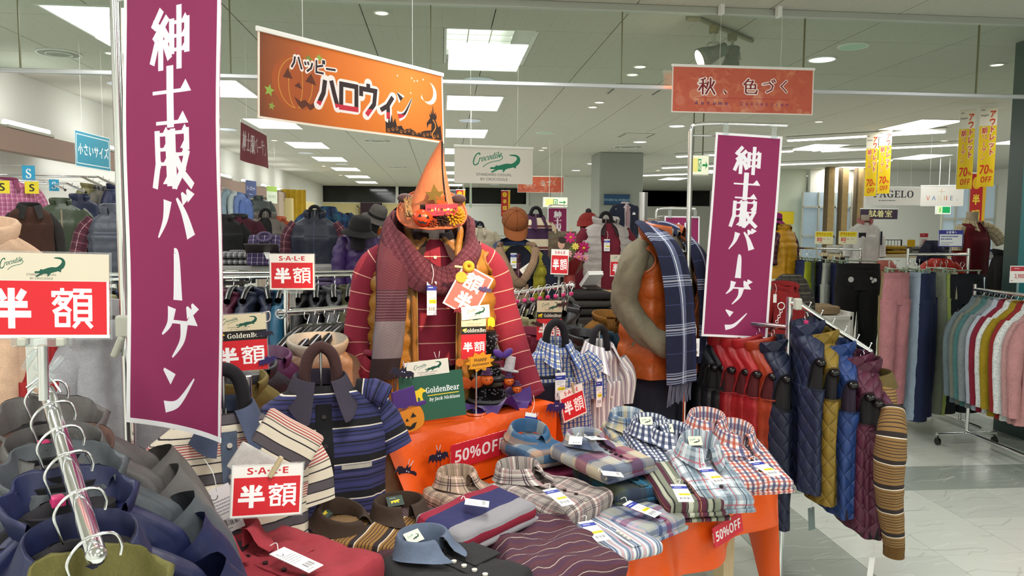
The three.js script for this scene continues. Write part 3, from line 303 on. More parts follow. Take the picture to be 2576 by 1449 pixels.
function downlight(px, py, r, mode, label, group) {
  const p = PY(px, py, CEIL), t = thing('downlight', label, 'light', group); at(t, p);
  const ring = new THREE.TorusGeometry(r, .009, 8, 32).rotateX(Math.PI / 2).translate(0, -.004, 0);
  part(t, 'ring', ring, whitePaint);
  const dm = { lit: glowPanel, warm: mat(0xffffff, { emissive: 0xffe0b8, emissiveIntensity: 3.4 }), off: mat(0xd3dcea, { roughness: .3, emissive: 0xb4c6e4, emissiveIntensity: .22 }), green: mat(0xa8d9c2, { roughness: .3 }), vent: mat(0x8d9182, { roughness: .7 }) }[mode];
  part(t, mode === 'vent' ? 'diffuser_plate' : 'lens', cyl(r * .96, .012, 0, -.003, 0, 32), dm);
  if (mode === 'vent') { t.name = nm('air_vent'); t.userData.category = 'vent'; part(t, 'inner_ring', new THREE.TorusGeometry(r * .6, .006, 6, 24).rotateX(Math.PI / 2).translate(0, -.012, 0), whitePaint); }
  if (mode === 'warm' || mode === 'lit') { const L = new THREE.SpotLight(mode === 'warm' ? 0xffd9ae : 0xfffdfa, mode === 'warm' ? .9 : 2.6, 0, 1.1, .7); L.position.y = -.03; L.target.position.set(0, -2, 0); t.add(L.target); L.shadow.radius = 3; L.castShadow = true; t.add(L); }
}
[[2068, 148, 'lit'], [1703, 316, 'lit'], [1610, 356, 'lit'], [1540, 388, 'lit'], [1489, 411, 'lit'], [1449, 428, 'lit']].forEach(([x, y, m], i) => downlight(x, y, .112, m, `round lit downlight in the row past the autumn sign, ${ORD[i]} from the glass screen`, 'round lit downlights'));
downlight(2146, 115, .112, 'green', 'round unlit downlight with a greenish lens near the track spots'); downlight(1370, 333, .13, 'green', 'round downlight with a greenish lens above the crocodile sign');
[[1205, 200], [1182, 302], [310, 210], [570, 324], [770, 384], [860, 412], [1244, 464]].forEach(([x, y], i) => downlight(x, y, .15, 'off', ['unlit round downlight under the half-dark louvre light', 'unlit round downlight above the hat tip and beside a panel', 'unlit round downlight beside the chrome banner pole', 'unlit round downlight past the purple banner edge', 'small unlit round downlight nearer the left wall', 'farthest unlit round downlight nearer the left wall', 'unlit round downlight far back above the windows'][i], 'unlit round downlights'));
[[148, 133, .17], [950, 353, .24], [1000, 420, .24], [1580, 369, .26], [2080, 473, .2]].forEach(([x, y, r], i) => downlight(x, y, r, 'vent', ['pale round ceiling cover near the left wall', 'round ceiling air vent under the halloween banner', 'smaller-looking round air vent beyond the hat', 'round ceiling air vent near the row of downlights', 'far round air vent above the wooden posts'][i], 'round ceiling vents'));
[[960, 30], [280, 132], [1610, 166], [1591, 186], [1508, 256], [1491, 268], [1370, 371], [1362, 377], [690, 352], [815, 417], [857, 440], [2508, 161], [2060, 305], [2050, 379], [2376, 353], [1655, 428], [1660, 440]].forEach(([x, y], i) => downlight(x, y, i < 2 ? .05 : .055, 'warm', ['warm ring spot above the halloween banner', 'small warm spot beside the chrome pole', 'warm spot seen through the screen, farther of a pair', 'warm spot seen through the screen, nearer of a pair', 'warm spot under the screen rail, nearer of a pair', 'warm spot under the screen rail, farther of a pair', 'warm spot right of the crocodile sign, upper of a pair', 'warm spot right of the crocodile sign, lower of a pair', 'tiny warm spot between left panels behind the red banner', 'tiny warm spot beside the fourth left panel', 'tiny warm spot beside the fifth left panel', 'warm spot near the dark pillar top', 'warm spot on the seam past the banner frame', 'warm spot below the skewed light panel', 'warm spot between the outlet banners', 'far warm spot above the grey pillar', 'farthest pinkish warm spot left of the grey pillar'][i], 'small warm ceiling spots'));
[[1600, 224, 1.0], [1600, 340, .9]].forEach(([x, y, s], i) => { const p = PY(x, y, CEIL), t = thing('air_conditioner', i ? 'square ceiling air conditioner grille farther back' : 'square ceiling air conditioner grille crossing the screen rail', 'vent', 'square ceiling grilles'); at(t, p); part(t, 'panel', rbox(s * .56, .012, s * .56, .005, 0, -.004), ceilMat); for (const k of [-1, 1]) { part(t, 'air_slot', box(.02, .014, s * .5, k * s * .25, -.006), mat(0x55574e)); } });
{ // the track with two spot heads
  const a = PY(1745, 42, CEIL - .02), b = PY(1893, 104, CEIL - .02), t = thing('lighting_track', 'slim cream ceiling lighting track with end cap', 'track'); part(t, 'track_rail', bar(a, b, .017, 4), solid(0xb8b39a)); part(t, 'end_cap', rbox(.09, .05, .09, .01, a.x, a.y, a.z), solid(0xb8b39a));
  [[.32, -1.15, 1], [.63, -.15, 0]].forEach(([k, tilt, on]) => {
    const p = a.clone().lerp(b, k), s = thing('spotlight', on ? 'grey track spotlight tilted with its glowing lens visible' : 'grey track spotlight hanging down and unlit', 'light', 'track spotlights'); at(s, p, 0);
    part(s, 'adapter', cyl(.035, .05, 0, -.03), solid(0xb0aa88)); part(s, 'stem', cyl(.012, .09, 0, -.09), greyPlastic);
    const h = new THREE.LatheGeometry([[0, .1], [.045, .1], [.05, .02], [.055, .0], [.075, -.07], [.08, -.11], [.07, -.112]].map((q) => new THREE.Vector2(...q)), 24).rotateX(tilt * 0).rotateZ(tilt).translate(0, -.2, 0);
    part(s, 'lamp_head', h, solid(0x9aa19a, { roughness: .5 })); part(s, 'yoke', tube([[-.06, -.2, .02], [-.05, -.14, .02], [0, -.12, 0], [.05, -.14, .02], [.06, -.2, .02]], .006, 16, 6), greyPlastic);
    part(s, 'lens', cyl(.07, .006, 0, -.105, 0, 24).rotateZ(tilt).translate(0, -.2, 0), on ? mat(0xffffff, { emissive: 0xfff2dc, emissiveIntensity: 6 }) : mat(0x3a3a38, { roughness: .1 }));
    if (on) { const L = new THREE.SpotLight(0xffe2c0, 9, 0, .5, .6); L.position.set(-.11, -.25, 0); s.add(L); L.target.position.set(-1.6, -1.3, 2.4); s.add(L.target); L.castShadow = true; }
  });
}
// the warm accent lamp over the aisle that lights the witch-hat figure
{ const t = thing('spotlight', 'warm accent spotlight on the ceiling over the front aisle', 'light'); at(t, V(1.0, CEIL, -1.35)); part(t, 'stem', cyl(.014, .12, 0, -.06), greyPlastic); const tgt = V(-.02, 1.42, -2.85).sub(V(1.0, CEIL - .2, -1.35)); const q = new THREE.Quaternion().setFromUnitVectors(V(0, -1, 0), tgt.clone().normalize());
  part(t, 'lamp_head', new THREE.LatheGeometry([[0, .09], [.05, .09], [.06, 0], [.08, -.09], [.07, -.092]].map((k) => new THREE.Vector2(...k)), 20).applyQuaternion(q).translate(0, -.2, 0), greyPlastic); part(t, 'lens', cyl(.068, .006, 0, -.08).applyQuaternion(q).translate(0, -.2, 0), mat(0xffffff, { emissive: 0xffd9a8, emissiveIntensity: 6 }));
  const L = new THREE.SpotLight(0xffd3a4, 34, 0, .2, .35); L.position.copy(tgt).normalize().multiplyScalar(.12).add(V(0, -.2, 0)); t.add(L); L.target.position.copy(tgt).add(V(0, -.2, 0)); t.add(L.target); L.shadow.radius = 2; L.castShadow = true; }
// ---------- clothes: builders ----------
const LOD = [[72, 60, 26, 30], [48, 40, 18, 20], [28, 24, 12, 12]];
function torso(o) {
  const { L = .68, sw = .22, nw = .06, nd = .05, dp = .11, drop = .055, seed = 1, fold = .008, puff = 0, pitch = .06, gap = null, arm = null, lod = 1, slant = 0, crisp = .5 } = o;
  const cw = o.cw ?? sw * 1.0, ww = o.ww ?? sw * .96, hw = o.hw ?? sw * 1.0;
  const keys = [[0, nw, nd], [-drop * .5, nw + (sw - nw) * .5, nd * 1.05 + dp * .1], [-drop, sw * .9, dp * .62 + .008], [-drop * 2.1 - .012, sw, dp * .84], [-L * .34, cw, dp], [-L * .64, ww, dp * .97], [-L, hw, dp * (o.hd ?? 1)]];
  const cv = new THREE.CatmullRomCurve3(keys.map((k) => V(k[1], k[0], k[2])), false, 'centripetal');
  const [nu, nv] = LOD[lod];
  const f = (th, s) => {
    const c = cv.getPoint(s), y = c.y, n = 2 / 2.5, a = Math.sin(th), b = Math.cos(th);
    let x = c.x * Math.sign(a) * Math.pow(Math.abs(a), n), z = c.z * Math.sign(b) * Math.pow(Math.abs(b), n);
    const t = Math.min(1, Math.max(0, (-y - drop * .5) / (L * .5))), q = Math.min(1, Math.max(0, (-y - drop) / .05));
    let off = fold * ((.35 + .65 * t) * (N3(a * 3.1 + seed, y * 2.2, b * 3.1) * 1.3) + crisp * (.5 - Math.abs(N3(a * 4 + seed * 3, y * 7 + a * 3, b * 4 + 7))) + .5 * t * Math.sin(th * 7 + seed));
    if (puff) off += q * puff * (Math.pow(Math.abs(Math.sin((y + .01 * N3(th * 2, seed, 0)) * Math.PI / pitch)), .55) - .7 + .25 * N3(a * 16 + seed, y * 24, b * 16));
    x += a * off; z += b * off + slant * y;
    return V(x, y, z);
  };
  const sw2 = (u) => { if (!gap) return -Math.PI + u * 2 * Math.PI; return null; };
  const th = (u, s) => { if (!gap) return sw2(u); const g = gap(s); return g + u * (2 * Math.PI - 2 * g); };
  const arc = [];
  const g = grid(nu, nv, (u, v) => f(th(u, v), v), (u, v, p, i, j) => { const r = arc[j] = arc[j] || (() => { const q = [0]; let pr = null; for (let k = 0; k <= nu; k++) { const w = f(th(k / nu, v), v); if (pr) q.push(q[k - 1] + w.distanceTo(pr)); pr = w; } const m = gap ? 0 : q[nu / 2]; return q.map((e) => e - m); })(); return [r[i], p.y]; },
    arm ? (u, v) => { const t = Math.abs(Math.abs(((th(u, v) + Math.PI) % (2 * Math.PI)) - Math.PI) - Math.PI / 2); return (t / arm[2]) ** 2 + ((v - arm[0]) / arm[1]) ** 2 < 1; } : null);
  const sAt = (y) => { let a = 0, b = 1; for (let i = 0; i < 18; i++) { const m = (a + b) / 2; if (cv.getPoint(m).y > y) a = m; else b = m; } return (a + b) / 2; };
  return { g, f, sAt, o, L, drop, sw };
}
function patch(t, x0, x1, y0, y1, off, nx = 6, ny = 14, back = false) {   // a strip laid on the front of a garment between heights y0 (top) and y1
  return grid(nx, ny, (u, v) => { const y = y0 + (y1 - y0) * v, s = t.sAt(y), x = x0 + (x1 - x0) * u; let a = -1.45, b = 1.45; for (let i = 0; i < 14; i++) { const m = (a + b) / 2; if (t.f(m, s).x < x) a = m; else b = m; } const p = t.f((a + b) / 2, s); p.x = x; p.z += off * Math.min(1, 4 * Math.min(u + .12, 1.12 - u)); return p; }, (u, v) => [x0 + (x1 - x0) * u, y0 + (y1 - y0) * v]);
}
function front(t, x, y, off = 0) { const s = t.sAt(y); let a = -1.45, b = 1.45; for (let i = 0; i < 16; i++) { const m = (a + b) / 2; if (t.f(m, s).x < x) a = m; else b = m; } const p = t.f((a + b) / 2, s); p.z += off; return p; }
function sleeveGeo(pts, radii, o = {}) {
  const { seed = 1, flat = .8, wr: w = .006, puff = 0, pitch = .06, lod = 1, cuff = 0 } = o;
  const cv = new THREE.CatmullRomCurve3(pts.map((p) => V(...p)), false, 'centripetal'), len = cv.getLength(), [, , nu, nv] = LOD[lod];
  const rad = (t) => { const k = t * (radii.length - 1), i = Math.min(radii.length - 2, Math.floor(k)); return radii[i] + (radii[i + 1] - radii[i]) * (k - i); };
  return grid(nu, nv, (u, v) => {
    const c = cv.getPointAt(v), T = cv.getTangentAt(v), up = Math.abs(T.z) > .9 ? V(1, 0, 0) : V(0, 0, 1), Nn = T.clone().cross(up).normalize(), B = Nn.clone().cross(T), a = u * Math.PI * 2;
    let r = rad(v); r += w * (N3(Math.cos(a) * 1.6 + seed, v * len * 9, Math.sin(a) * 1.6) + .8 * (.5 - Math.abs(N3(Math.cos(a) * 1.3 + v * 3, v * len * 16 + seed, Math.sin(a) * 1.3))));
    if (puff) r += puff * (Math.pow(Math.abs(Math.sin(v * len * Math.PI / pitch)), .55) - .7);
    if (cuff && v > 1 - cuff / len) r *= .82;
    return c.add(Nn.multiplyScalar(r * Math.cos(a))).add(B.multiplyScalar(r * flat * Math.sin(a)));
  }, (u, v) => [u * 2 * Math.PI * radii[0] * .9, -v * len]);
}
function collarGeo(o = {}) {   // turned-down shirt collar with two points
  const { rx = .066, rz = .056, h = .034, fall = .052, point = .03, open = .3, dip = .03, flare = .008 } = o, pr = [[-.004, -.006], [-.003, h * .55], [0, h], [.006, h * .92], [.012, h * .3], [.016, -.01], [.02, h - fall - .012]];
  return grid(44, pr.length - 1, (u, v, i, j) => {
    const a = open + u * (2 * Math.PI - 2 * open), e = Math.exp(-Math.pow(Math.min(u, 1 - u) * 9.5, 2)); let [dr, y] = pr[j];
    if (j > 3) { y -= point * e * (j - 3) / 3; dr += (flare + .018 * e) * (j - 3) / 3; }
    y -= dip * Math.pow((1 + Math.cos(a)) / 2, 1.5);
    const sprd = j > 3 ? e * .1 * (j - 3) / 3 * (u < .5 ? 1 : -1) : 0;
    return V((rx + dr) * Math.sin(a + sprd), y, (rz + dr) * Math.cos(a + sprd) + (j > 3 ? .01 * e * (j - 3) : 0));
  }, (u, v) => [u * .42, v * .1]);
}
function standGeo(o = {}) {   // upright collar of a vest or jacket
  const { rx = .075, rz = .065, h = .06, open = .35, dip = .03, lean = .008, thick = .012, rough = 0 } = o, pr = [[0, -.02], [lean * .5 + thick, h * .3], [lean + thick, h * .8], [lean + thick * .5, h], [lean, h * .95], [-.004, 0]];
  return grid(36, pr.length - 1, (u, v, i, j) => { const a = open + u * (2 * Math.PI - 2 * open), y = pr[j][1] - dip * Math.pow((1 + Math.cos(a)) / 2, 1.5); const e = rough * (N3(Math.sin(a) * 2.2 + rx * 99, j * .2, Math.cos(a) * 2.2) + .4 * N3(Math.sin(a) * 4, j * .3, Math.cos(a) * 4 + rz * 50)); return V((rx + pr[j][0] + e) * Math.sin(a), y + e * .9, (rz + pr[j][0] + e) * Math.cos(a)); }, (u, v) => [u * .45, v * .12]);
}
const button = (r = .0062) => new THREE.CylinderGeometry(r, r * .9, .004, 10).rotateX(Math.PI / 2);
const BTN = button(), btnDark = mat(0x2a2022, { roughness: .35 }), btnPale = mat(0xd9d4c8, { roughness: .3 });
// a whole upper garment; o.m = cloth, o.sleeve: 'down' | 'short' | 'fold' | 'none' | [points, radii] pairs
function garment(name, label, cat, o, group) {
  const g = thing(name, label, cat, group), t = torso(o), lod = o.lod ?? 1, m = o.m;
  part(g, o.bodyName || 'body', t.g, m);
  g.userData2 = t;
  const sm = o.sm || m, sh = o.sw ?? .22, dr = o.drop ?? .055, so = { seed: o.seed, lod, flat: o.sflat ?? .8, wr: o.swr ?? .006, puff: o.spuff ?? (o.puff ? o.puff * .8 : 0), pitch: o.pitch, cuff: o.cuffLen };
  const sr = o.sr ?? .062;
  if (o.sleeve === 'down') for (const k of [-1, 1]) part(g, 'sleeve', sleeveGeo([[k * (sh - .045), -dr - .01, 0], [k * (sh + .015), -dr - .1, 0], [k * (sh + .04), -.3, .01], [k * (sh + .045), o.sl ? -o.sl : -.56, .03]], [sr * .95, sr, sr * .86, sr * .68], so), sm);
  else if (o.sleeve === 'short') for (const k of [-1, 1]) part(g, 'sleeve', sleeveGeo([[k * (sh - .045), -dr - .012, 0], [k * (sh + .02), -dr - .07, .005], [k * (sh + .055), -.22, .01]], [sr, sr * 1.05, sr], so), sm);
  else if (Array.isArray(o.sleeve)) o.sleeve.forEach(([pts, rad]) => part(g, 'sleeve', sleeveGeo(pts, rad, so), sm));
  if (o.collar) part(g, 'collar', collarGeo({ rx: (o.nw ?? .06) + .006, rz: (o.nd ?? .05) + .006, ...o.collar }), o.cm || m);
  if (o.stand) part(g, 'collar', standGeo({ rx: (o.nw ?? .06) + .006, rz: (o.nd ?? .05) + .008, ...o.stand }), o.cm || m);
  if (o.arm) { const [sc, rs_, rt] = o.arm; for (const k of [-1, 1]) { const pts = []; for (let i = 0; i < 28; i++) { const a = i / 28 * 6.283; pts.push(t.f(k * Math.PI / 2 + rt * Math.cos(a), sc + rs_ * Math.sin(a))); } part(g, 'armhole_edge', tube(pts, o.edge ?? .006, 56, 6, true), o.em || m); } if (o.lining) { const tl = torso({ ...o, sw: o.sw * .96, dp: o.dp * .82, nw: (o.nw ?? .06) * .96, puff: 0, arm: null }); part(g, 'lining', tl.g, o.lining); } }
  if (o.placket) { const [y0, y1, w = .016, pm = m] = o.placket; part(g, 'placket', patch(t, -w, w, y0, y1, .004), pm); const nb = o.buttons ?? 4; for (let i = 0; i < nb; i++) { const b = part(g, 'button', BTN, o.bm || btnDark); b.position.copy(front(t, 0, y0 + (y1 - y0) * (i + .45) / nb, .007)); } }
  if (o.zip) { const [y0, y1] = o.zip; part(g, 'zip', patch(t, -.006, .006, y0, y1, .004, 4, 16), o.zm || steel); }
  if (o.pocket) { const [x, y, w, h] = o.pocket; part(g, 'pocket', patch(t, x - w / 2, x + w / 2, y, y - h, .004, 8, 8), o.pm || m); }
  return g;
}
// soft folded or lying cloth block: rounded, slightly slumped, with cloth uv in metres
function pillow(w, h, l, o = {}) {
  const { r = Math.min(h * .48, .03), n = 18, amp = .006, seed = 1, wedge = 0 } = o, g = new THREE.BoxGeometry(w, h, l, n, 5, Math.round(n * 1.3)), p = g.attributes.position, uv = g.attributes.uv;
  for (let i = 0; i < p.count; i++) {
    let x = p.getX(i), y = p.getY(i), z = p.getZ(i); const u = x, vv = z, yy = y;
    const q = V(Math.max(-w / 2 + r, Math.min(w / 2 - r, x)), Math.max(-h / 2 + r, Math.min(h / 2 - r, y)), Math.max(-l / 2 + r, Math.min(l / 2 - r, z))), d = V(x, y, z).sub(q); if (d.lengthSq() > 1e-12) d.normalize().multiplyScalar(r); x = q.x + d.x; y = q.y + d.y; z = q.z + d.z;
    const k = amp * (N3(u * 9 + seed, vv * 9, 1) + .8 * (.4 - Math.abs(N3(u * 14, vv * 14 + seed, 5)))); y += (yy > 0 ? 1 : .25) * k + (yy > 0 ? wedge * z : 0); x += amp * .6 * N3(vv * 12, y * 20, seed); z += amp * .6 * N3(u * 12, y * 20, seed + 3);
    p.setXYZ(i, x, y + h / 2, z); const side = Math.abs(u) > w / 2 - 1e-6 ? Math.sign(u) * (h / 2 - yy) : 0, end = Math.abs(vv) > l / 2 - 1e-6 ? Math.sign(vv) * (h / 2 - yy) : 0; uv.setXY(i, u + side, -(vv + end));
  }
  g.computeVertexNormals(); return g;
}
// hangers, tags, display forms
function hookGeo(h = .05, r = .02, w = .0016) { const pts = []; for (let i = 0; i <= 14; i++) { const a = -Math.PI * .9 + i / 14 * Math.PI * 1.35; pts.push([r * Math.cos(-a + Math.PI / 2) * 1, h + r + r * Math.sin(-a + Math.PI / 2), 0]); } return tube([[0, 0, 0], [0, h * .6, 0], ...pts.reverse()], w, 40, 6); }
function addHanger(label, p, ry, o = {}, group) {
  const { w = .2, chip = null, rz = 0, rx = 0, hook = .05, t = .018 } = o, h = thing('clothes_hanger', label, 'hanger', group); at(h, p, ry, rx, rz);
  part(h, 'shoulder_bar', tube([[-w, -.05, .01], [-w * .6, -.018, 0], [0, 0.012, -.006], [w * .6, -.018, 0], [w, -.05, .01]], t, 24, 8), blackPlastic);
  part(h, 'hook', hookGeo(hook, .019, .0022).translate(0, .02, 0), chrome);
  if (chip) part(h, 'size_chip', rbox(.022, .018, .016, .004, 0, .04, 0), chip);
  return h;
}
function hangTag(label, p, ry, rz, o = {}, group) { const { w = .045, h = .13, m = C.hang, rx = 0, name = 'price_tag', str = .05 } = o, t = thing(name, label, 'tag', group); at(t, p, ry, rx, rz); part(t, 'card', new THREE.BoxGeometry(w, h, .0012).translate(0, -h / 2 - .012, 0), m); if (str) part(t, 'string', tube([[0, str, -.004], [.006, str * .4, .002], [0, -.02, .001]], .0011, 10, 5), paper); return t; }
function arch(label, p, ry, o = {}, group) { const { r = .062, th = .02, h = .1, rx = 0, m = blackFoam } = o, a = thing('neck_form', label, 'display form', group); at(a, p, ry, rx); part(a, 'foam_arch', tube([[-r, -.05, 0], [-r * 1.02, h * .25, 0], [-r * .66, h * .8, 0], [0, h, 0], [r * .66, h * .8, 0], [r * 1.02, h * .25, 0], [r, -.05, 0]], th, 36, 14), m); part(a, 'rod', bar(V(0, -.12, 0), V(0, h - .012, 0), .004, 8), steel); return a; }
// cards and stands
function card(name, label, cat, w, h, m, p, ry, o = {}, group) { const { rx = 0, rz = 0, t = .004, seg = 1, curl = 0, frame } = o, g = thing(name, label, cat, group); at(g, p, ry, rx, rz); const b = new THREE.BoxGeometry(w, h, t, seg, seg, 1), q = b.attributes.position; if (curl) { for (let i = 0; i < q.count; i++) q.setZ(i, q.getZ(i) + curl(q.getX(i) / w, q.getY(i) / h)); b.computeVertexNormals(); } part(g, 'board', b, m); if (frame) part(g, 'border', mergeGeometries([box(w + .006, .004, .006, 0, h / 2), box(w + .006, .004, .006, 0, -h / 2), box(.004, h, .006, w / 2), box(.004, h, .006, -w / 2)]), frame === true ? clearPlastic : frame); return g; }
function clipFoot(g, w, h) { part(g, 'clip_holder', mergeGeometries([rbox(w * .5, .014, .02, .004, 0, -h / 2 - .004), rbox(w * .46, .02, .003, .001, 0, -h / 2 + .012, .004)].map((k) => k.toNonIndexed ? k : k)), clearPlastic); part(g, 'clip_pin', cyl(.006, .05, 0, -h / 2 - .03), clearPlastic); }
const crocLabel = (w) => new THREE.BoxGeometry(w, w * .75, .0015);
function rackThing(label, group) { return thing('clothes_rack', label, 'clothes rack', group); }
// ---------- the sale table in front ----------
const TB = V(1.175, 0, -2.505), TR = .665;
const T = (a, b, y) => V(TB.x + a * Math.cos(TR) - b * Math.sin(TR), y, TB.z - a * Math.sin(TR) - b * Math.cos(TR));
const TY = .765;
const satin = mat(0xe4560e, { roughness: .34, bumpMap: CREASE, bumpScale: .003, sheen: .6, sheenColor: new THREE.Color(0xff7a30), sheenRoughness: .4 });
function skirt(pts, top, o) {   // cloth edge that falls from a table rim and waves outward
  const { drop, out = () => .03, wave = .016, k = 22, seed = 1 } = o, cv = new THREE.CurvePath(); for (let i = 0; i + 1 < pts.length; i++) cv.add(new THREE.LineCurve3(pts[i], pts[i + 1]));
  const len = cv.getLength(), nu = Math.round(len * 90);
  return grid(nu, 18, (u, v) => { const p = cv.getPoint(u), e = .03, q = cv.getPoint(Math.min(1, u + e)).sub(cv.getPoint(Math.max(0, u - e))).normalize(), nrm = V(-q.z, 0, q.x), d = drop(u, p), s = u * len; const w = wave * Math.pow(v, .8) * (Math.sin(s * k + seed + 1.4 * Math.sin(s * 5.3)) + .6 * N3(s * 9, seed, v)) + out(u, p) * Math.pow(v, 1.2) + .012 * (1 - Math.pow(1 - v, 8)); return V(p.x + nrm.x * w, top - d * v + (v === 0 ? .002 : 0), p.z + nrm.z * w); }, (u, v) => [u * len, -v * .3]);
}
{
  const t = thing('display_table', 'long wooden sale table in the aisle under an orange satin cloth', 'table'); at(t, V(TB.x, 0, TB.z), TR);
  part(t, 'tabletop', rbox(1.98, .04, 1.25, .006, -1.0, TY - .03, -.64), paleWood);
  for (const [x, z] of [[-.1, -.12], [-.1, -1.2], [-1.9, -.12], [-1.9, -1.2]]) part(t, 'leg', rbox(.07, TY - .05, .045, .004, x, (TY - .05) / 2, z), paleWood);
  const c = thing('table_cloth', 'glossy orange satin cloth hanging over the sale table with folded shirts', 'tablecloth'); at(c, V(TB.x, 0, TB.z), TR);
  part(c, 'cloth_top', grid(60, 30, (u, v) => V(-2.0 + u * 2.01, TY + .0 + .003 * N3(u * 30, v * 14, 2), -1.27 + v * 1.28), (u, v) => [u * 2.5, v * 1.2]), satin);
  part(c, 'cloth_drop', skirt([V(-2.0, 0, .012), V(.012, 0, .012)], TY, { drop: (u) => .19 + .02 * Math.sin(u * 19), out: () => .02, k: 24, wave: .024 }), satin);
  part(c, 'cloth_drop', skirt([V(.012, 0, .012), V(.012, 0, -1.26)], TY, { drop: (u) => .17 + .42 * Math.exp(-u * u * 90), out: (u) => .05 + .02 * Math.exp(-u * 12), wave: .012, seed: 3 }), satin);
  // raised step at the back of the table
  const r = thing('riser_cloth', 'orange satin cloth over the raised step below the witch-hat figure', 'tablecloth'); at(r, V(TB.x, 0, TB.z), TR);
  const rx0 = -1.22, rx1 = -.46, rz0 = -1.2, rz1 = -.63, ry = .955;
  part(r, 'cloth_top', grid(40, 30, (u, v) => V(rx0 + u * (rx1 - rx0), ry + .004 * N3(u * 9, v * 8, 4), rz0 + v * (rz1 - rz0)), (u, v) => [u, v]), satin);
  part(r, 'cloth_drop', skirt([V(rx0, 0, rz1), V(rx1, 0, rz1)], ry, { drop: () => .182, out: (u) => .02 + .1 * Math.exp(-u * u * 30), wave: .024, k: 15 }), satin);
  part(r, 'cloth_drop', skirt([V(rx0, 0, rz0), V(rx0, 0, rz1)], ry, { drop: () => .182, out: (u) => .02 + .16 * Math.exp(-(1 - u) * (1 - u) * 14), wave: .03, k: 13, seed: 5 }), satin);
  part(r, 'cloth_drop', skirt([V(rx1, 0, rz1), V(rx1, 0, rz0)], ry, { drop: () => .182, wave: .012, seed: 8 }), satin);
  const rb = thing('riser_box', 'wooden step box under the orange cloth', 'box'); at(rb, V(TB.x, 0, TB.z), TR); part(rb, 'box_panel', box(rx1 - rx0 - .02, ry - TY - .006, rz1 - rz0 - .02, (rx0 + rx1) / 2, (ry + TY) / 2 - .001, (rz0 + rz1) / 2), paleWood);
}
const RT = .957;
// ---------- cloth patterns ----------
const creamStripe = cloth(130, '#ddd3bf', [[0, 3, '#2c262c'], [3, 20, '#565055'], [23, 3, '#2c262c'], [44, 3, '#2c262c'], [58, 2, '#4a3a40'], [62, 2.6, '#b04a50'], [68, 2.6, '#b04a50'], [74, 2.6, '#b04a50'], [80, 2.6, '#b04a50'], [86, 2.6, '#b04a50'], [92, 2, '#4a3a40'], [106, 3, '#2c262c']]);
const navyStripe = cloth(98, '#303463', [[0, 20, '#131118'], [20, 3.6, '#dad2c3'], [32, 3, '#15131c'], [42, 2, '#1a1826'], [47, 7, '#41406e'], [58, 4.5, '#191724'], [68, 2, '#1a1826'], [76, 7, '#3a3a6c'], [88, 3, '#15131c']]);
const wineStripe = cloth(64, '#841c33', [[0, 2.6, '#d9b7a0'], ...Array.from({ length: 9 }, (_, i) => [8 + i * 6, 1.6, '#6c1429', .8])]);
const maroonPin = cloth(38, '#4c2a36', [[0, 2.2, '#a99c94'], [8, 9, '#43264a', .5], [22, 8, '#552c34', .8]]);
const bigCheck = cloth(220, '#8b8a88', [[0, 50, '#6d2144', .8], [62, 40, '#c5b79c', .8], [112, 44, '#3f4a6a', .8], [166, 40, '#9aa4b0', .8]], [[0, 50, '#6d2144', .75], [60, 44, '#c9baa0', .75], [112, 46, '#46506e', .75], [170, 40, '#a7adb5', .7]]);
const tealCheck = cloth(200, '#3a4a55', [[0, 60, '#1f7296', .8], [70, 50, '#4d5038', .7], [130, 50, '#273246', .8]], [[0, 60, '#2273a0', .7], [80, 50, '#59583c', .6], [140, 40, '#28304a', .8]]);
const greyPlaid = cloth(74, '#9c948e', [[0, 3, '#3a2c34'], [6, 3, '#3a2c34'], [14, 5, '#d9cbc4'], [24, 3, '#a86a70'], [38, 2, '#4a3a44'], [44, 2, '#4a3a44']], [[0, 3, '#3a2c34'], [6, 3, '#3a2c34'], [15, 5, '#dccfc8'], [26, 3, '#a86a70'], [40, 2, '#4a3a44'], [46, 2, '#4a3a44']]);
const tanPlaid = cloth(70, '#a8917c', [[0, 3, '#352730'], [7, 3, '#352730'], [22, 4, '#dfb9ac'], [40, 2, '#3f3038'], [46, 8, '#8a7864', .7]], [[0, 3, '#352730'], [7, 3, '#352730'], [24, 4, '#dfb9ac'], [42, 2, '#3f3038'], [48, 8, '#8a7864', .7]]);
const wineOlive = cloth(118, '#6f7464', null, [[0, 26, '#5a2138'], [8, 2, '#b98a4a'], [26, 3, '#1c1a20'], [32, 12, '#a9aa98'], [46, 4, '#1c1a20'], [52, 16, '#7d8272'], [70, 14, '#4e2234'], [86, 3, '#201e24'], [90, 14, '#b4b5a4']]);
const navyGingham = cloth(19, '#dcdfe2', [[0, 9.5, '#20294e', .75]], [[0, 9.5, '#20294e', .75]]);
const blueYellow = cloth(88, '#8093a8', [[0, 20, '#c5b284', .8], [26, 4, '#2c3040'], [34, 14, '#3c5878', .8], [60, 12, '#d8dcdc', .7]], [[0, 20, '#c9b687', .7], [28, 4, '#2c3040'], [36, 16, '#3c5878', .8], [62, 12, '#d8dcdc', .7]]);
const greyCheckRed = cloth(120, '#a3b0bb', [[0, 26, '#5d6a7a', .7], [40, 5, '#a84a58'], [56, 12, '#d5dade', .8], [84, 4, '#3b4250']], [[0, 16, '#56616e', .7], [26, 3, '#b05058'], [36, 12, '#d9dde0', .8], [56, 3, '#2d333e'], [66, 10, '#6a8494', .7], [84, 4, '#b05a5c'], [96, 10, '#dde0e2', .8]]);
const redNavyCheck = cloth(34, '#dcd6d4', [[0, 8, '#b24432', .8], [17, 9, '#3d3b63', .75]], [[0, 8, '#b24432', .75], [17, 9, '#3d3b63', .75]]);
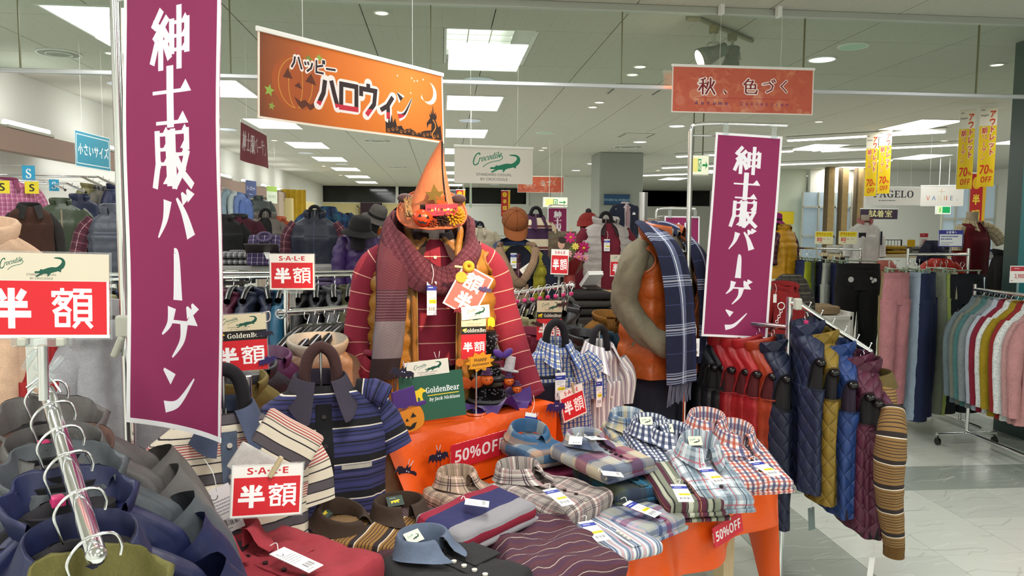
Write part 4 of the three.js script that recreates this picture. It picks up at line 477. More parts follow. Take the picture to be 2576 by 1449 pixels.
const pinkBlue = cloth(130, '#8d95ae', [[0, 24, '#6c2b50', .75], [36, 12, '#c5a0a6', .7], [56, 36, '#a9a98c', .55], [100, 14, '#39476e', .8]], [[0, 22, '#7a2c50', .75], [32, 10, '#caa8ac', .7], [52, 36, '#b2b2a0', .5], [98, 14, '#39476e', .8]]);
const paleStripe = cloth(64, '#a9b1bd', null, [[0, 5, '#51607e'], [9, 3, '#d8d6d6'], [15, 6, '#c99a9a', .8], [24, 4, '#e2dfdc'], [32, 7, '#6e7c94'], [43, 3, '#c2868c'], [49, 5, '#e4e0dc'], [57, 3, '#4b5876']]);
const brownGold = cloth(62, '#8d6730', [[0, 14, '#2a1c1c'], [14, 3, '#d9cfc0'], [24, 2.4, '#2a1c1c'], [33, 2.4, '#2a1c1c'], [42, 2.4, '#2a1c1c'], [51, 2.4, '#2a1c1c']]);
const blueYellowGing = cloth(19, '#e6e6e0', [[0, 9, '#243f88', .8], [12.5, 2.5, '#171d30', .8]], [[0, 9, '#243f88', .75], [12.5, 2.5, '#cbb26c', .9]]);
const lilacStripe = cloth(26, '#cfc9c7', null, [[0, 5, '#85748a'], [8, 1.6, '#5a4c60'], [14, 6, '#e6e2de'], [22, 2, '#85748a']]);
const navyPlaid = cloth([160, 210], '#0e1434', [[0, 5, '#cdd3e2'], [9, 5, '#cdd3e2'], [20, 8, '#e6e8ee'], [34, 5, '#cdd3e2'], [43, 5, '#cdd3e2'], [125, 2.5, '#5a638c']], [[2, 2.5, '#8a93b8'], [8, 2.5, '#8a93b8'], [14, 2.5, '#8a93b8'], [150, 2.5, '#8a93b8'], [156, 4, '#dfe2ec'], [60, 10, '#1c2656', .6]]);
const wineCheck = cloth(56, '#4b1c2c', [[0, 4, '#a88a90', .9], [28, 12, '#331522', .7]], [[0, 4, '#a88a90', .9], [28, 12, '#331522', .7]]);
const purpleCheck = cloth(40, '#2a2140', [[0, 3, '#c9c0d4'], [20, 8, '#3d2a58']], [[0, 3, '#c9c0d4'], [20, 8, '#3d2a58']]);
const greyGing = cloth(40, '#77777a', [[0, 18, '#2c2c30', .7], [22, 4, '#c8c8c8', .8]], [[0, 18, '#2c2c30', .7], [22, 4, '#c8c8c8', .8]]);
const pinkCheck = cloth(36, '#b0688a', [[0, 3, '#dfb4c4'], [18, 10, '#9a4c74', .7]], [[0, 3, '#dfb4c4'], [18, 10, '#9a4c74', .7]]);
const bluePlaid = cloth(160, '#1c3a6a', [[0, 40, '#16233c', .7], [60, 30, '#2a6a72', .6], [110, 16, '#10182c', .8]], [[0, 40, '#16233c', .7], [60, 30, '#2a6a72', .6], [110, 16, '#10182c', .8]]);
const creamGrid = cloth(40, '#d9ceae', [[0, 4, '#4a4038'], [20, 2, '#8a7a64']], [[0, 4, '#4a4038'], [20, 2, '#8a7a64']]);
const purpleCream = cloth(170, '#3a1c40', [[0, 60, '#dccfb4'], [66, 6, '#a8542c'], [78, 6, '#dccfb4']]);
const chambray = solid(0x66748c), brownCord = solid(0x3d2a1c), greyTweed = cloth(12, '#6c6660', [[0, 3, '#4a4440', .6]], [[3, 2, '#8a847c', .5]]);
const dotPrint = (() => { const t = tex(canvas(256, 256, (x, w) => { x.fillStyle = '#d9dedd'; x.fillRect(0, 0, w, w); let q = 11; const R = () => (q = (q * 16807) % 2147483647) / 2147483647; for (let i = 0; i < 150; i++) { x.strokeStyle = '#7d8a94'; x.lineWidth = 3; x.beginPath(); const a = R() * w, b = R() * w; x.moveTo(a, b); x.quadraticCurveTo(a + R() * 18, b + 12 - R() * 24, a + 12, b + R() * 20 - 10); x.stroke(); } })); t.repeat.set(9, 9); return mat(0xffffff, { map: t, roughness: .9 }); })();
// ---------- folded and lying shirts on the table ----------
function foldedShirt(label, a, b, y, ry, m, o = {}, group = 'folded shirts on the sale table') {
  const { w = .25, l = .34, h = .05, rx = 0, rz = 0, cm = m, inner = m, collar = 1, placket = 1, fan = 0, tag: tg, lab = 0, cr = .062, bm = btnDark, seed = rnd() * 40, amp = .006, ctilt = -.35, open = .2, ch = .045, wedge = 0, pocket = 0 } = o;
  const g = thing('folded_shirt', label, 'shirt', group); at(g, T(a, b, y), TR + ry, rx, rz);
  part(g, 'body', pillow(w, h, l, { seed, amp, wedge }), m);
  if (h > .036) part(g, 'under_fold', pillow(w * .97, h * .3, l * .985, { seed: seed + 3, amp: .004 }).translate(.004, -h * .02, .006), m);
  const tz = -l / 2 + .055;
  if (collar) { const cl = new THREE.Group(); cl.name = 'collar_set'; 
    const cg = grid(48, 7, (u, v, i, j) => { const A = open + u * (6.2832 - 2 * open), e = Math.exp(-Math.pow(Math.min(u, 1 - u) * 9, 2)); const pr = [[-.006, 0], [-.004, ch * .6], [0, ch], [.005, ch * 1.02], [.01, ch * .8], [.014, ch * .45], [.02, ch * .12], [.024 + .012 * e, -.012 * e + .002]][j]; return V((cr + pr[0]) * Math.sin(A), pr[1] * (1 - .35 * (1 + Math.cos(A)) / 2), (cr * .86 + pr[0] * (1 + .9 * e)) * Math.cos(A)); }, (u, v) => [u * .4, v * .09]);
    cg.rotateX(-ctilt * .5).translate(0, h + amp * .3, tz); part(g, 'collar', cg, cm); part(g, 'neck_lining', new THREE.CylinderGeometry(cr * .8, cr * .8, .004, 24).scale(1, 1, .86).translate(0, h + .003, tz), inner); if (lab) part(g, 'neck_label', new THREE.BoxGeometry(.045, .03, .0015).rotateX(-.9).translate(0, h + .026, tz - cr * .66), lab === 2 ? C.labelGold : C.label); }
  if (placket) { part(g, 'placket', pillow(.03, .005, l - .12, { seed: 2, amp: .001, r: .002 }).translate(0, h - .0005 + wedge * .05, .05), m); for (let i = 0; i < 4; i++) { const bt = part(g, 'button', BTN, bm); bt.rotation.x = -Math.PI / 2; bt.position.set(0, h + .0075 + wedge * (.05), -l / 2 + .15 + i * (l - .19) / 3.4); } }
  if (pocket) part(g, 'pocket', pillow(.085, .004, .09, { amp: .001, r: .0018 }).translate(.066, h + .0005, .0), m);
  return g;
}
function lyingTag(label, a, b, y, ry, o = {}) { const { w = .05, l = .14, m = C.hang, rx = -1.45, rz = 0 } = o, t = thing('price_tag', label, 'tag', 'price tags on the folded shirts'); at(t, T(a, b, y), TR + ry, rx, rz); part(t, 'card', new THREE.BoxGeometry(w, l, .0014), m); part(t, 'string', tube([[0, l * .46, .001], [.008, l * .6, .01], [0, l * .68, .004]], .001, 10, 5), paper); return t; }
// helper: table spot under a photo pixel, at height y
function TP(px, py, y) { const p = PY(px, py, y).sub(V(TB.x, 0, TB.z)); return [p.x * Math.cos(TR) - p.z * Math.sin(TR), -(p.x * Math.sin(TR) + p.z * Math.cos(TR))]; }
const FS = (label, px, py, y, ry, m, o) => { const k = px > 1480 ? .82 : px > 1300 ? .88 : px > 1100 && o.w < .29 ? .82 : 1; o.w *= k; o.l *= k; o.cr = (o.cr || .062) * (k < .86 ? .88 : 1); const [a, b] = TP(px, py, y + (o?.h ?? .05)); return foldedShirt(label, a, b, y, ry, m, o); };
const TG = (label, px, py, y, ry, o) => { const [a, b] = TP(px, py, y); return lyingTag(label, a, b, y, ry, o); };
FS('dark navy shirt at the bottom of the checked pile', 1540, 1235, TY, -.35, cloth(90, '#262c40', [[0, 30, '#3a4258', .7]], [[0, 30, '#1c2030', .7]]), { w: .24, l: .3, h: .045, collar: 0, placket: 0 });
FS('teal and blue checked shirt partly hidden under the big burgundy check', 1562, 1188, .812, -.3, tealCheck, { w: .26, l: .32, h: .045, collar: 0, rx: .05 });
FS('checked shirt of big burgundy, grey and cream squares on top of the teal one', 1512, 1132, .88, -.12, bigCheck, { w: .27, l: .32, h: .045, collar: 1, ctilt: .3, rx: .06, ch: .04 });
FS('magenta cord shirt folded below the blue and orange collar', 1375, 1160, .79, -.25, solid(0x8c1f4e), { w: .22, l: .3, h: .045, collar: 0, placket: 0 });
FS('blue and orange checked shirt with a standing collar behind the burgundy check', 1352, 1112, .85, -.2, cloth(180, '#3d5f82', [[0, 60, '#23486c', .8], [80, 40, '#c28052', .8]], [[0, 60, '#2a557c', .7], [90, 40, '#a8a096', .7]]), { w: .2, l: .25, h: .05, collar: 1, placket: 0 });
FS('beige tartan shirt with turned collar behind the grey tartan shirt', 1180, 1235, TY + .002, -.15, tanPlaid, { w: .25, l: .3, h: .07, collar: 1, placket: 0, ctilt: .2, cr: .06, ch: .05 });
FS('grey tartan shirt with pale pink lines spread wide across the table', 1375, 1225, TY + .01, .05, greyPlaid, { w: .27, l: .38, h: .075, collar: 1, ctilt: .25, amp: .014, ch: .05 });
FS('wine and grey striped shirt underneath the other striped one', 1722, 1238, TY, -.62, wineOlive, { w: .23, l: .3, h: .045, collar: 0, placket: 0 });
FS('striped wine and olive shirt folded with a big white price tag', 1712, 1205, .82, -.58, wineOlive, { w: .22, l: .3, h: .045, rx: .2, collar: 0, placket: 1 });
FS('blue and yellow checked shirt with a tall collar by the lilac striped shirt', 1590, 1085, .87, -.5, blueYellow, { w: .2, l: .26, h: .04, rx: .2, ch: .055, placket: 0, ctilt: .4 });
FS('navy gingham shirt collar next to the blue and yellow collar', 1648, 1108, .87, -.55, navyGingham, { w: .2, l: .28, h: .04, rx: .22, lab: 1, ch: .055, ctilt: .4, placket: 0 });
FS('navy gingham shirt collar tucked behind the grey red-lined collar', 1700, 1128, .86, -.58, navyGingham, { w: .2, l: .28, h: .04, rx: .22, lab: 1, ch: .055, ctilt: .4, placket: 0 });
FS('grey-blue checked shirt with thin red lines and a raised round collar', 1778, 1178, .835, -.6, greyCheckRed, { w: .225, l: .34, h: .05, rx: .3, lab: 1, ch: .06, ctilt: .35 });
FS('red and navy checked shirt showing only its collar behind its twin', 1792, 1095, .89, -.6, redNavyCheck, { w: .22, l: .28, h: .04, rx: .25, ch: .055, ctilt: .4, placket: 0 });
FS('red and navy checked shirt on the table corner with a price tag', 1872, 1142, .845, -.56, redNavyCheck, { w: .235, l: .34, h: .045, rx: .3, ch: .06, ctilt: .35 });
FS('pink, blue and grey tartan shirt lying at the table edge', 1612, 1290, TY, -.05, pinkBlue, { w: .24, l: .22, h: .045, collar: 0 });
FS('pale blue striped shirt with pink lines at the table edge', 1540, 1335, TY, -.3, paleStripe, { bm: btnPale, w: .2, l: .3, h: .035, collar: 0, placket: 1 });
{ // maroon shirt slumped across the front
  FS('maroon shirt with thin pale stripes slumped over the table front', 1378, 1365, TY, -.35, maroonPin, { w: .3, l: .4, h: .07, collar: 0, placket: 0, amp: .028 });
  FS('red, grey and navy rugby sweater folded beside the maroon shirt', 1200, 1275, .845, .12, cloth([300, 170], '#8f8c92', [[0, 30, '#28295a'], [125, 45, '#28295a'], [98, 27, '#8c1a34']]), { w: .3, l: .17, h: .05, collar: 0, placket: 0, rx: .12 });
  FS('dark brown polo with a cord collar behind the grey polo', 1035, 1330, .79, -.3, cloth(70, '#3c2226', [[0, 4, '#d9d0c8'], [12, 26, '#4c2c34', .8]]), { w: .24, l: .3, h: .06, cm: brownCord, lab: 2, ch: .05, ctilt: .3, placket: 0, cr: .06 });
  FS('brown and gold striped polo lying under the dark brown polo', 890, 1362, TY, .95, brownGold, { w: .22, l: .26, h: .05, collar: 0, placket: 0, cm: brownCord });
  FS('brown and gold striped polo in the pile by the navy striped polo', 915, 1325, .822, .6, brownGold, { w: .2, l: .24, h: .035, collar: 1, placket: 0, cm: brownCord, lab: 2 });
  FS('charcoal polo shirt with a blue chambray collar and white buttons', 1140, 1420, .8, .1, solid(0x262528), { w: .28, l: .36, h: .07, cm: chambray, inner: chambray, lab: 1, ch: .05, bm: btnPale, cr: .062, ctilt: .35, amp: .012, pocket: 1 });
  FS('cream knitted shirt with a fine ribbed shoulder below the red shirt', 925, 1435, TY, -.1, knit(0xbdb2a0), { w: .22, l: .26, h: .06, collar: 0, placket: 0, amp: .012 });
  FS('brick red flannel shirt with a large open collar on the near corner', 655, 1420, .82, .25, solid(0xa8323f), { w: .38, l: .38, h: .08, cm: solid(0xa8323f), inner: solid(0x3a2c3c), lab: 1, ch: .06, cr: .082, ctilt: .3, amp: .014, pocket: 1 });
}
[[1405, 1250, .885, -.25], [1716, 1240, .895, -.75], [1495, 1335, .835, -.35], [1615, 1280, .835, .15], [1793, 1197, .93, -.5], [1925, 1178, .925, -.4]].forEach(([x, y, h, r], i) => TG(['white and blue price tag on the grey tartan shirt', 'white price tag with a yellow sticker on the wine striped shirt', 'long price tag with a yellow sticker on the pale striped shirt', 'narrow price tag across the pink and blue tartan', 'price tag with a blue header on the grey-blue check', 'price tag near the front edge of the red and navy check'][i], x, y, h, r, { w: .042, l: .1 }));
[[1448, 1108, .96, -.9], [1498, 1102, .96, 1.3], [1540, 1192, .91, .9], [1200, 1265, .92, .8], [745, 1408, .93, .3], [885, 1432, .86, .45]].forEach(([x, y, h, r], i) => TG(['white card tag with a yellow corner on the burgundy check', 'small blank white tag on the burgundy check', 'white tag poking out below the burgundy check', 'small white tag on the grey rugby sweater', 'white double tag lying on the brick red shirt', 'long white tag on the cream knitted shirt'][i], x, y, h, r, { m: C.tagPlain, w: .04, l: i > 3 ? .11 : .06 }));
// ---------- printed cards on the table cloths ----------
function onCloth(name, label, cat, w, h, m, px, py, y0, o = {}) { const [a, b] = TP(px, py, y0); return card(name, label, cat, w, h, m, T(a, b, y0), TR, { t: .003, ...o }); }
card('discount_card', 'red 50%OFF card on the front of the orange riser cloth', 'sign', .25, .085, C.off50, T(-.88, .575, .875), TR, { rx: .1, rz: .03 });
card('discount_card', 'red 50%OFF card pinned to the orange drop below the wine striped shirt', 'sign', .17, .062, C.off50, T(-.41, -.07, .668), TR, { rx: -.16, rz: .05 });
function batGeo(s) { const h = [[0, -.12], [.06, -.06], [.1, -.16], [.2, -.02], [.28, -.14], [.36, .0], [.5, -.1], [.44, .16], [.3, .2], [.14, .16], [.1, .22], [.07, .34], [.03, .24]]; const pts = [...h, ...h.slice(1).reverse().map(([x, y]) => [-x, y])].map(([x, y]) => [x * s, y * s]); return outline(pts, .003); }
const batMat = mat(0x1d1830, { roughness: .5 }), batPurple = mat(0x2c1c5c, { roughness: .5 }), batEye = mat(0xd8d4e8, { roughness: .6 });
function bat(label, p, ry, s, m = batMat, rz = 0) { const b = thing('paper_bat', label, 'decoration', 'cut-out paper bats'); at(b, p, ry, 0, rz); part(b, 'wings', batGeo(s), m); for (const k of [-1, 1]) { part(b, 'eye', cyl(.012 * s * 2, .002, 0, 0, 0, 8).rotateX(Math.PI / 2).translate(k * s * .05, s * .1, .005), batEye); part(b, 'ear', bar(V(k * s * .05, s * .3, .001), V(k * s * .1, s * .52, .001), .0012, 5), batEye); part(b, 'foot', bar(V(k * s * .06, -s * .1, .001), V(k * s * .12, -s * .34, .001), .001, 5), m); } return b; }
bat('dark blue paper bat at the left edge of the riser drop', T(-1.19, .56, .865), TR, .085, batMat, -.5); bat('dark blue paper bat next to the 50%OFF card', T(-1.06, .568, .885), TR, .08);
bat('purple paper bat on the riser front below the black hats', T(-.61, .59, .915), TR, .07, batPurple, -.3); bat('larger purple paper bat at the right end of the riser', T(-.49, .6, .945), TR, .1, batPurple, -.1);
// ---------- witch-hat figure on the raised step ----------
const hatFigAt = P(1088, 600, 2.86), FR = .12;
{
  const shirt = garment('striped_shirt', 'wine red striped long-sleeved shirt worn by the witch-hat figure under a mustard puffer vest', 'shirt', { L: .47, sw: .195, nw: .062, nd: .055, dp: .112, m: wineStripe, lod: 0, seed: 3, fold: .008, sr: .066, sleeve: [
    [[[-.15, -.06, 0], [-.225, -.11, -.01], [-.27, -.28, -.01], [-.285, -.42, .01], [-.245, -.5, .09], [-.215, -.43, .13]], [.058, .058, .05, .047, .044, .04]],
    [[[.15, -.06, 0], [.225, -.11, -.01], [.275, -.28, .0], [.325, -.46, .05], [.365, -.6, .1]], [.058, .06, .056, .055, .054]]], collar: { fall: .05, point: .04, open: .3, h: .04, flare: .036, dip: .02 }, cm: solid(0x2c1a1c), placket: [-.03, -.2, .018], buttons: 2, bm: btnPale });
  at(shirt, hatFigAt, FR);
  const tb = shirt.userData2; for (const [k, p] of [[-1, [-.215, -.43, .13]], [1, [.365, -.6, .1]]]) part(shirt, 'cuff', new THREE.TorusGeometry(.043, .012, 8, 20).rotateX(Math.PI / 2 - .3).rotateZ(k * .45).translate(...p), solid(0x84203a));
  const inner = thing('mannequin', 'pale headless display figure under the wine striped shirt', 'mannequin'); at(inner, hatFigAt, FR);
  part(inner, 'neck', new THREE.LatheGeometry([[.001, .1], [.04, .1], [.05, .07], [.046, .03], [.048, -.03], [.05, -.06]].map((q) => new THREE.Vector2(...q)), 24), solid(0xd8d4d0)); part(inner, 'pole', bar(V(.02, -.05, 0), V(.02, -.61, -.02), .009), steel);
  const trou = solid(0x16141a);
  const black = garment('trousers', 'black trousers partly visible beneath the wine striped shirt hem', 'trousers', { L: .2, sw: .17, nw: .15, nd: .08, dp: .09, drop: .01, m: trou, lod: 1, fold: .006 }); at(black, hatFigAt.clone().add(V(0, -.43, -.01)), FR);
  const mustard = nylon(0xa8752c, { roughness: .42 });
  const gap = (s) => .27 - .04 * s;
  const vest = garment('puffer_vest', 'mustard quilted puffer vest hanging open over the wine striped shirt', 'vest', { L: .62, sw: .228, cw: .236, ww: .236, nw: .085, nd: .075, dp: .148, drop: .05, m: mustard, lod: 0, seed: 6, puff: .02, pitch: .068, gap, arm: [.44, .1, .62], stand: null, edge: .008, fold: .007, hw: .232 });
  at(vest, hatFigAt.clone().add(V(0, .0, -.004)), FR);
  const tv = vest.userData2; for (const k of [-1, 1]) { const pts = []; for (let i = 0; i <= 16; i++) { const s = i / 16; pts.push(tv.f(k * (gap(s) + .03), s)); } part(vest, 'front_band', tube(pts, .011, 40, 8), nylon(0x94652a)); part(vest, 'zip', tube(pts.map((q) => q.clone().add(V(-k * .012, 0, .004))), .003, 40, 6), mat(0xb99a5a, { metalness: .6, roughness: .4 })); }
  for (const k of [-1, 1]) { const pts = [[k * .075, .0, -.06], [k * .095, .045, -.02], [k * .1, .03, .05], [k * .085, -.03, .1], [k * .075, -.12, .135]]; part(vest, 'collar_edge', tube(pts, .013, 24, 10), k < 0 ? nylon(0x7a5424) : mustard); }
  part(vest, 'snap', cyl(.008, .006, 0, 0, 0, 12).rotateX(Math.PI / 2).translate(-.195, -.46, .1), steel);
  // scarf, dyed wine to grey along its length
  const scarfMat = (() => { const c = canvas(128, 1024, (x, w, h) => { for (let y = 0; y < h; y++) { const k = y / h; const st = Math.sin(y * .9) > .55 ? -16 : 0; let col; if (k < .42) col = [96, 44, 62]; else if (k < .62) col = [70 + (Math.floor(y / 9) % 2) * 34, 34 + (Math.floor(y / 9) % 2) * 40, 52 + (Math.floor(y / 9) % 2) * 40]; else if (k < .86) col = [128, 124, 136]; else col = [44, 34, 42]; x.fillStyle = `rgb(${col.map((q) => Math.max(0, q + st)).join()})`; x.fillRect(0, y, w, 1); } for (let i = 0; i < 5200; i++) { x.fillStyle = i % 2 ? 'rgba(220,205,214,.2)' : 'rgba(20,8,16,.2)'; x.fillRect((i * 37.7) % w, (i * 91.3) % h, 2, 2); } }); const t = tex(c); t.wrapS = t.wrapT = THREE.RepeatWrapping; return mat(0xffffff, { map: t, roughness: .95, bumpMap: WEAVE, bumpScale: .002 }); })();
  const scarf = thing('scarf', 'wine to grey woollen scarf looped around the witch-hat figure with a fringed tail', 'scarf'); at(scarf, hatFigAt, FR);
  const loop = new THREE.CatmullRomCurve3([[0, .02, -.1], [.1, .035, -.05], [.145, .01, .04], [.125, -.07, .12], [.04, -.15, .168], [-.05, -.135, .175], [-.14, -.055, .14], [-.175, .0, .05], [-.11, .03, -.05]].map((q) => V(...q)), true);
  part(scarf, 'loop', grid(90, 20, (u, v) => { const c = loop.getPointAt(u % 1), T = loop.getTangentAt(u % 1), rad = V(c.x * .7, 0, c.z).normalize(), N = rad.sub(T.clone().multiplyScalar(rad.dot(T))).normalize(), B = T.clone().cross(N); const a = v * Math.PI * 2, wide = .068 + .018 * Math.sin(u * 6.28 + 2.2), r = 1 + .16 * N3(u * 12, v * 6, 2); return c.add(B.multiplyScalar(wide * Math.cos(a) * r)).add(N.multiplyScalar(.02 * Math.sin(a) * r + .006 * Math.sin(a * 3 + u * 30))); }, (u, v) => [v * 1.0, .99 - .3 * u]), scarfMat);
  const tail = new THREE.CatmullRomCurve3([[-.14, .01, .06], [-.16, -.08, .155], [-.165, -.2, .19], [-.175, -.34, .195], [-.195, -.5, .18]].map((q) => V(...q)));
  part(scarf, 'tail', grid(14, 60, (u, v) => { const c = tail.getPointAt(v), a = u * Math.PI * 2, wd = .058 - .006 * v; return V(c.x + wd * Math.cos(a) + .004 * N3(v * 9, a, 1), c.y, c.z + (.012 + .004 * Math.sin(u * 20 + v * 9)) * Math.sin(a) + .006 * N3(u * 8, v * 6, 4)); }, (u, v) => [u, 1 - v]), scarfMat);
  const fr = []; for (let i = 0; i < 16; i++) { const x = -.19 - .05 + i * .0066; fr.push(tube([[x, -.5, .175], [x + rr(-.004, .004), -.55, .172 + rr(-.005, .005)], [x + rr(-.008, .008), -.6 - rr(0, .02), .168]], .0021, 8, 5)); } part(scarf, 'fringe', mergeGeometries(fr), solid(0x6a5c64));
  // witch hat
  const felt = solid(0xcf7a52), hat = thing('witch_hat', 'tall orange felt witch hat decorated with a pumpkin, straw and flowers', 'hat'); const hp = P(1087, 530, 2.8); at(hat, hp, .05, .65);
  part(hat, 'brim', grid(60, 10, (u, v) => { const a = u * 6.2832, r = .045 + .083 * v; return V(r * Math.sin(a) * (1 + .04 * N3(Math.cos(a), Math.sin(a), 1)), .012 * v * Math.cos(a * 2) + .008 * N3(Math.cos(a) * 2, Math.sin(a) * 2, 3) * v, r * Math.cos(a)); }, (u, v) => [u * .5, v * .1]), felt);
  part(hat, 'brim_edge', (() => { const pts = []; for (let i = 0; i < 40; i++) { const a = i / 40 * 6.2832; pts.push(V(.128 * Math.sin(a) * (1 + .04 * N3(Math.cos(a), Math.sin(a), 1)), .012 * Math.cos(a * 2) + .008 * N3(Math.cos(a) * 2, Math.sin(a) * 2, 3), .128 * Math.cos(a))); } return tube(pts, .0045, 80, 6, true); })(), solid(0xd9704a));
  const coneG = grid(40, 30, (u, v) => { const a = u * 6.2832, r = .084 * Math.pow(1 - v, .95) + .003; return V(r * Math.sin(a) + .035 * v * v, .205 * v, r * Math.cos(a) - .16 * v); }, (u, v) => [u * .4, v * .3]);
  part(hat, 'cone', coneG, felt); const ct = (k, v) => { const r = .085 * Math.pow(1 - v, .95) + .004; return V(r * Math.sin(k) + .035 * v * v, .205 * v, r * Math.cos(k) - .16 * v); };
  part(hat, 'braid', tube(Array.from({ length: 12 }, (_, i) => ct(.75 - .1 * i / 11, .12 + .87 * i / 11)), .003, 40, 6), solid(0x1c1416)); part(hat, 'braid', tube(Array.from({ length: 12 }, (_, i) => ct(.9 - .15 * i / 11, .12 + .87 * i / 11)), .0016, 40, 5), solid(0xe8c8b8));
  const leafG = outline([[0, -.03], [.006, -.008], [.03, -.012], [.02, .004], [.036, .022], [.014, .02], [0, .05], [-.014, .02], [-.036, .022], [-.02, .004], [-.03, -.012], [-.006, -.008]], .002);
  const lf = part(hat, 'leaf', leafG, solid(0x6e5a1e)); lf.position.set(.008, .085, .036); lf.rotation.set(-.85, .1, .1); const lf2 = part(hat, 'leaf', leafG, solid(0xb8501a)); lf2.position.set(.026, .07, .05); lf2.rotation.set(-.8, .1, -.5); lf2.scale.setScalar(.7);
  const on = (x, z, y = .012) => [x, y, z];
  const pk = part(hat, 'pumpkin', (() => { const g = new THREE.SphereGeometry(.032, 28, 18), p = g.attributes.position; for (let i = 0; i < p.count; i++) { const a = Math.atan2(p.getX(i), p.getZ(i)), k = 1 - .07 * Math.abs(Math.cos(a * 4)); p.setXYZ(i, p.getX(i) * k, p.getY(i) * .82, p.getZ(i) * k); } g.computeVertexNormals(); return g; })(), mat(0xc83c14, { roughness: .35 })); pk.position.set(-.036, .03, .086); pk.scale.setScalar(1.2); pk.rotation.set(-.45, 0, -.2);
  for (const [x, y, s] of [[-.012, .01, 1], [.012, .01, 1]]) part(pk, 'eye', outline([[-.006, -.004], [.006, -.004], [0, .006]], .003).translate(x, y, .0262), blackPlastic); part(pk, 'mouth', outline([[-.016, -.004], [-.008, -.007], [0, -.004], [.008, -.007], [.016, -.003], [.009, -.013], [0, -.01], [-.008, -.014]], .003).translate(0, 0, .027), blackPlastic);
  const fs = []; for (let i = 0; i < 46; i++) { const a = rr(-.7, .7), b = rr(-.3, .3); fs.push(tube([[-.085 + rr(-.012, .012), .024, .045 + b * .1], [-.085 + .03 * Math.sin(a), .03 + rr(0, .012), .03 + .06 * Math.cos(a) * (i % 2 ? 1 : -1)]], .0017, 3, 4)); } part(hat, 'straw', mergeGeometries(fs), solid(0xc9a06c));
  const tagB = part(hat, 'word_tag', new THREE.BoxGeometry(.1, .036, .003), C.halloTag); tagB.position.set(.03, .062, .08); tagB.scale.setScalar(1.15); tagB.rotation.set(-.45, .05, .03);
  part(hat, 'bow', mergeGeometries([rbox(.03, .024, .012, .004), rbox(.012, .018, .014, .004)]).rotateX(-.4).translate(-.032, .06, .066), solid(0x1a1216));
  const petals = (n, r, m, x, z, nme) => { const g = []; for (let i = 0; i < n; i++) { const a = i * 2.4, q = Math.sqrt(i / n); const p = new THREE.SphereGeometry(r * .3, 6, 5); p.scale(.5, .4, 1.3).translate(0, 0, r * .3).rotateX(-(1 - q) * 1.3).rotateY(a).translate(r * .5 * q * Math.sin(a), (1 - q) * r * .5, r * .5 * q * Math.cos(a)); g.push(p); } const f = part(hat, nme, mergeGeometries(g), m); f.position.set(x, .024, z); f.rotation.x = .25; return f; };
  petals(60, .042, solid(0xe0a012), .074, .068, 'yellow_flower'); petals(30, .026, solid(0xb81c54), .02, .07, 'pink_flower'); petals(28, .018, solid(0xc05028), .0, .108, 'orange_flower'); petals(34, .027, solid(0x3a2018), .036, .092, 'pine_cone');
  for (const [x, y, z] of [[-.1, .02, -.05], [.1, .02, -.05]]) part(hat, 'tulle_puff', new THREE.IcosahedronGeometry(.022, 2).scale(1.3, .7, 1).translate(x, y, z), mat(0x3a2028, { transmission: .4, roughness: .9 }));
}
// cards pinned to the figure
{ const c = card('sale_card', 'tilted glossy half-price card with a flower pinned to the mustard vest', 'sign', .118, .162, C.burst, P(1178, 732, 2.6), .12, { rz: -.52, rx: -.2 }); part(c, 'paper_flower', new THREE.TorusGeometry(.012, .01, 6, 14).translate(-.04, .075, .006), solid(0xe0b030)); part(c, 'round_sticker', cyl(.02, .003, 0, 0, 0, 20).rotateX(Math.PI / 2).translate(-.045, .03, .004), solid(0xe6c24a)); part(c, 'paper_bat', batGeo(.05).rotateZ(.3).translate(.05, .03, .003), batPurple); part(c, 'paper_bat', batGeo(.05).rotateZ(.6).translate(.01, -.075, .003), solid(0x7a2030)); part(c, 'peg', rbox(.04, .008, .012, .002).rotateZ(.4).translate(-.065, .06, 0), paleWood); }
hangTag('white price tag hanging from the wine striped shirt of the witch-hat figure', P(1086, 700, 2.66), .1, 0, { w: .034, h: .12 });
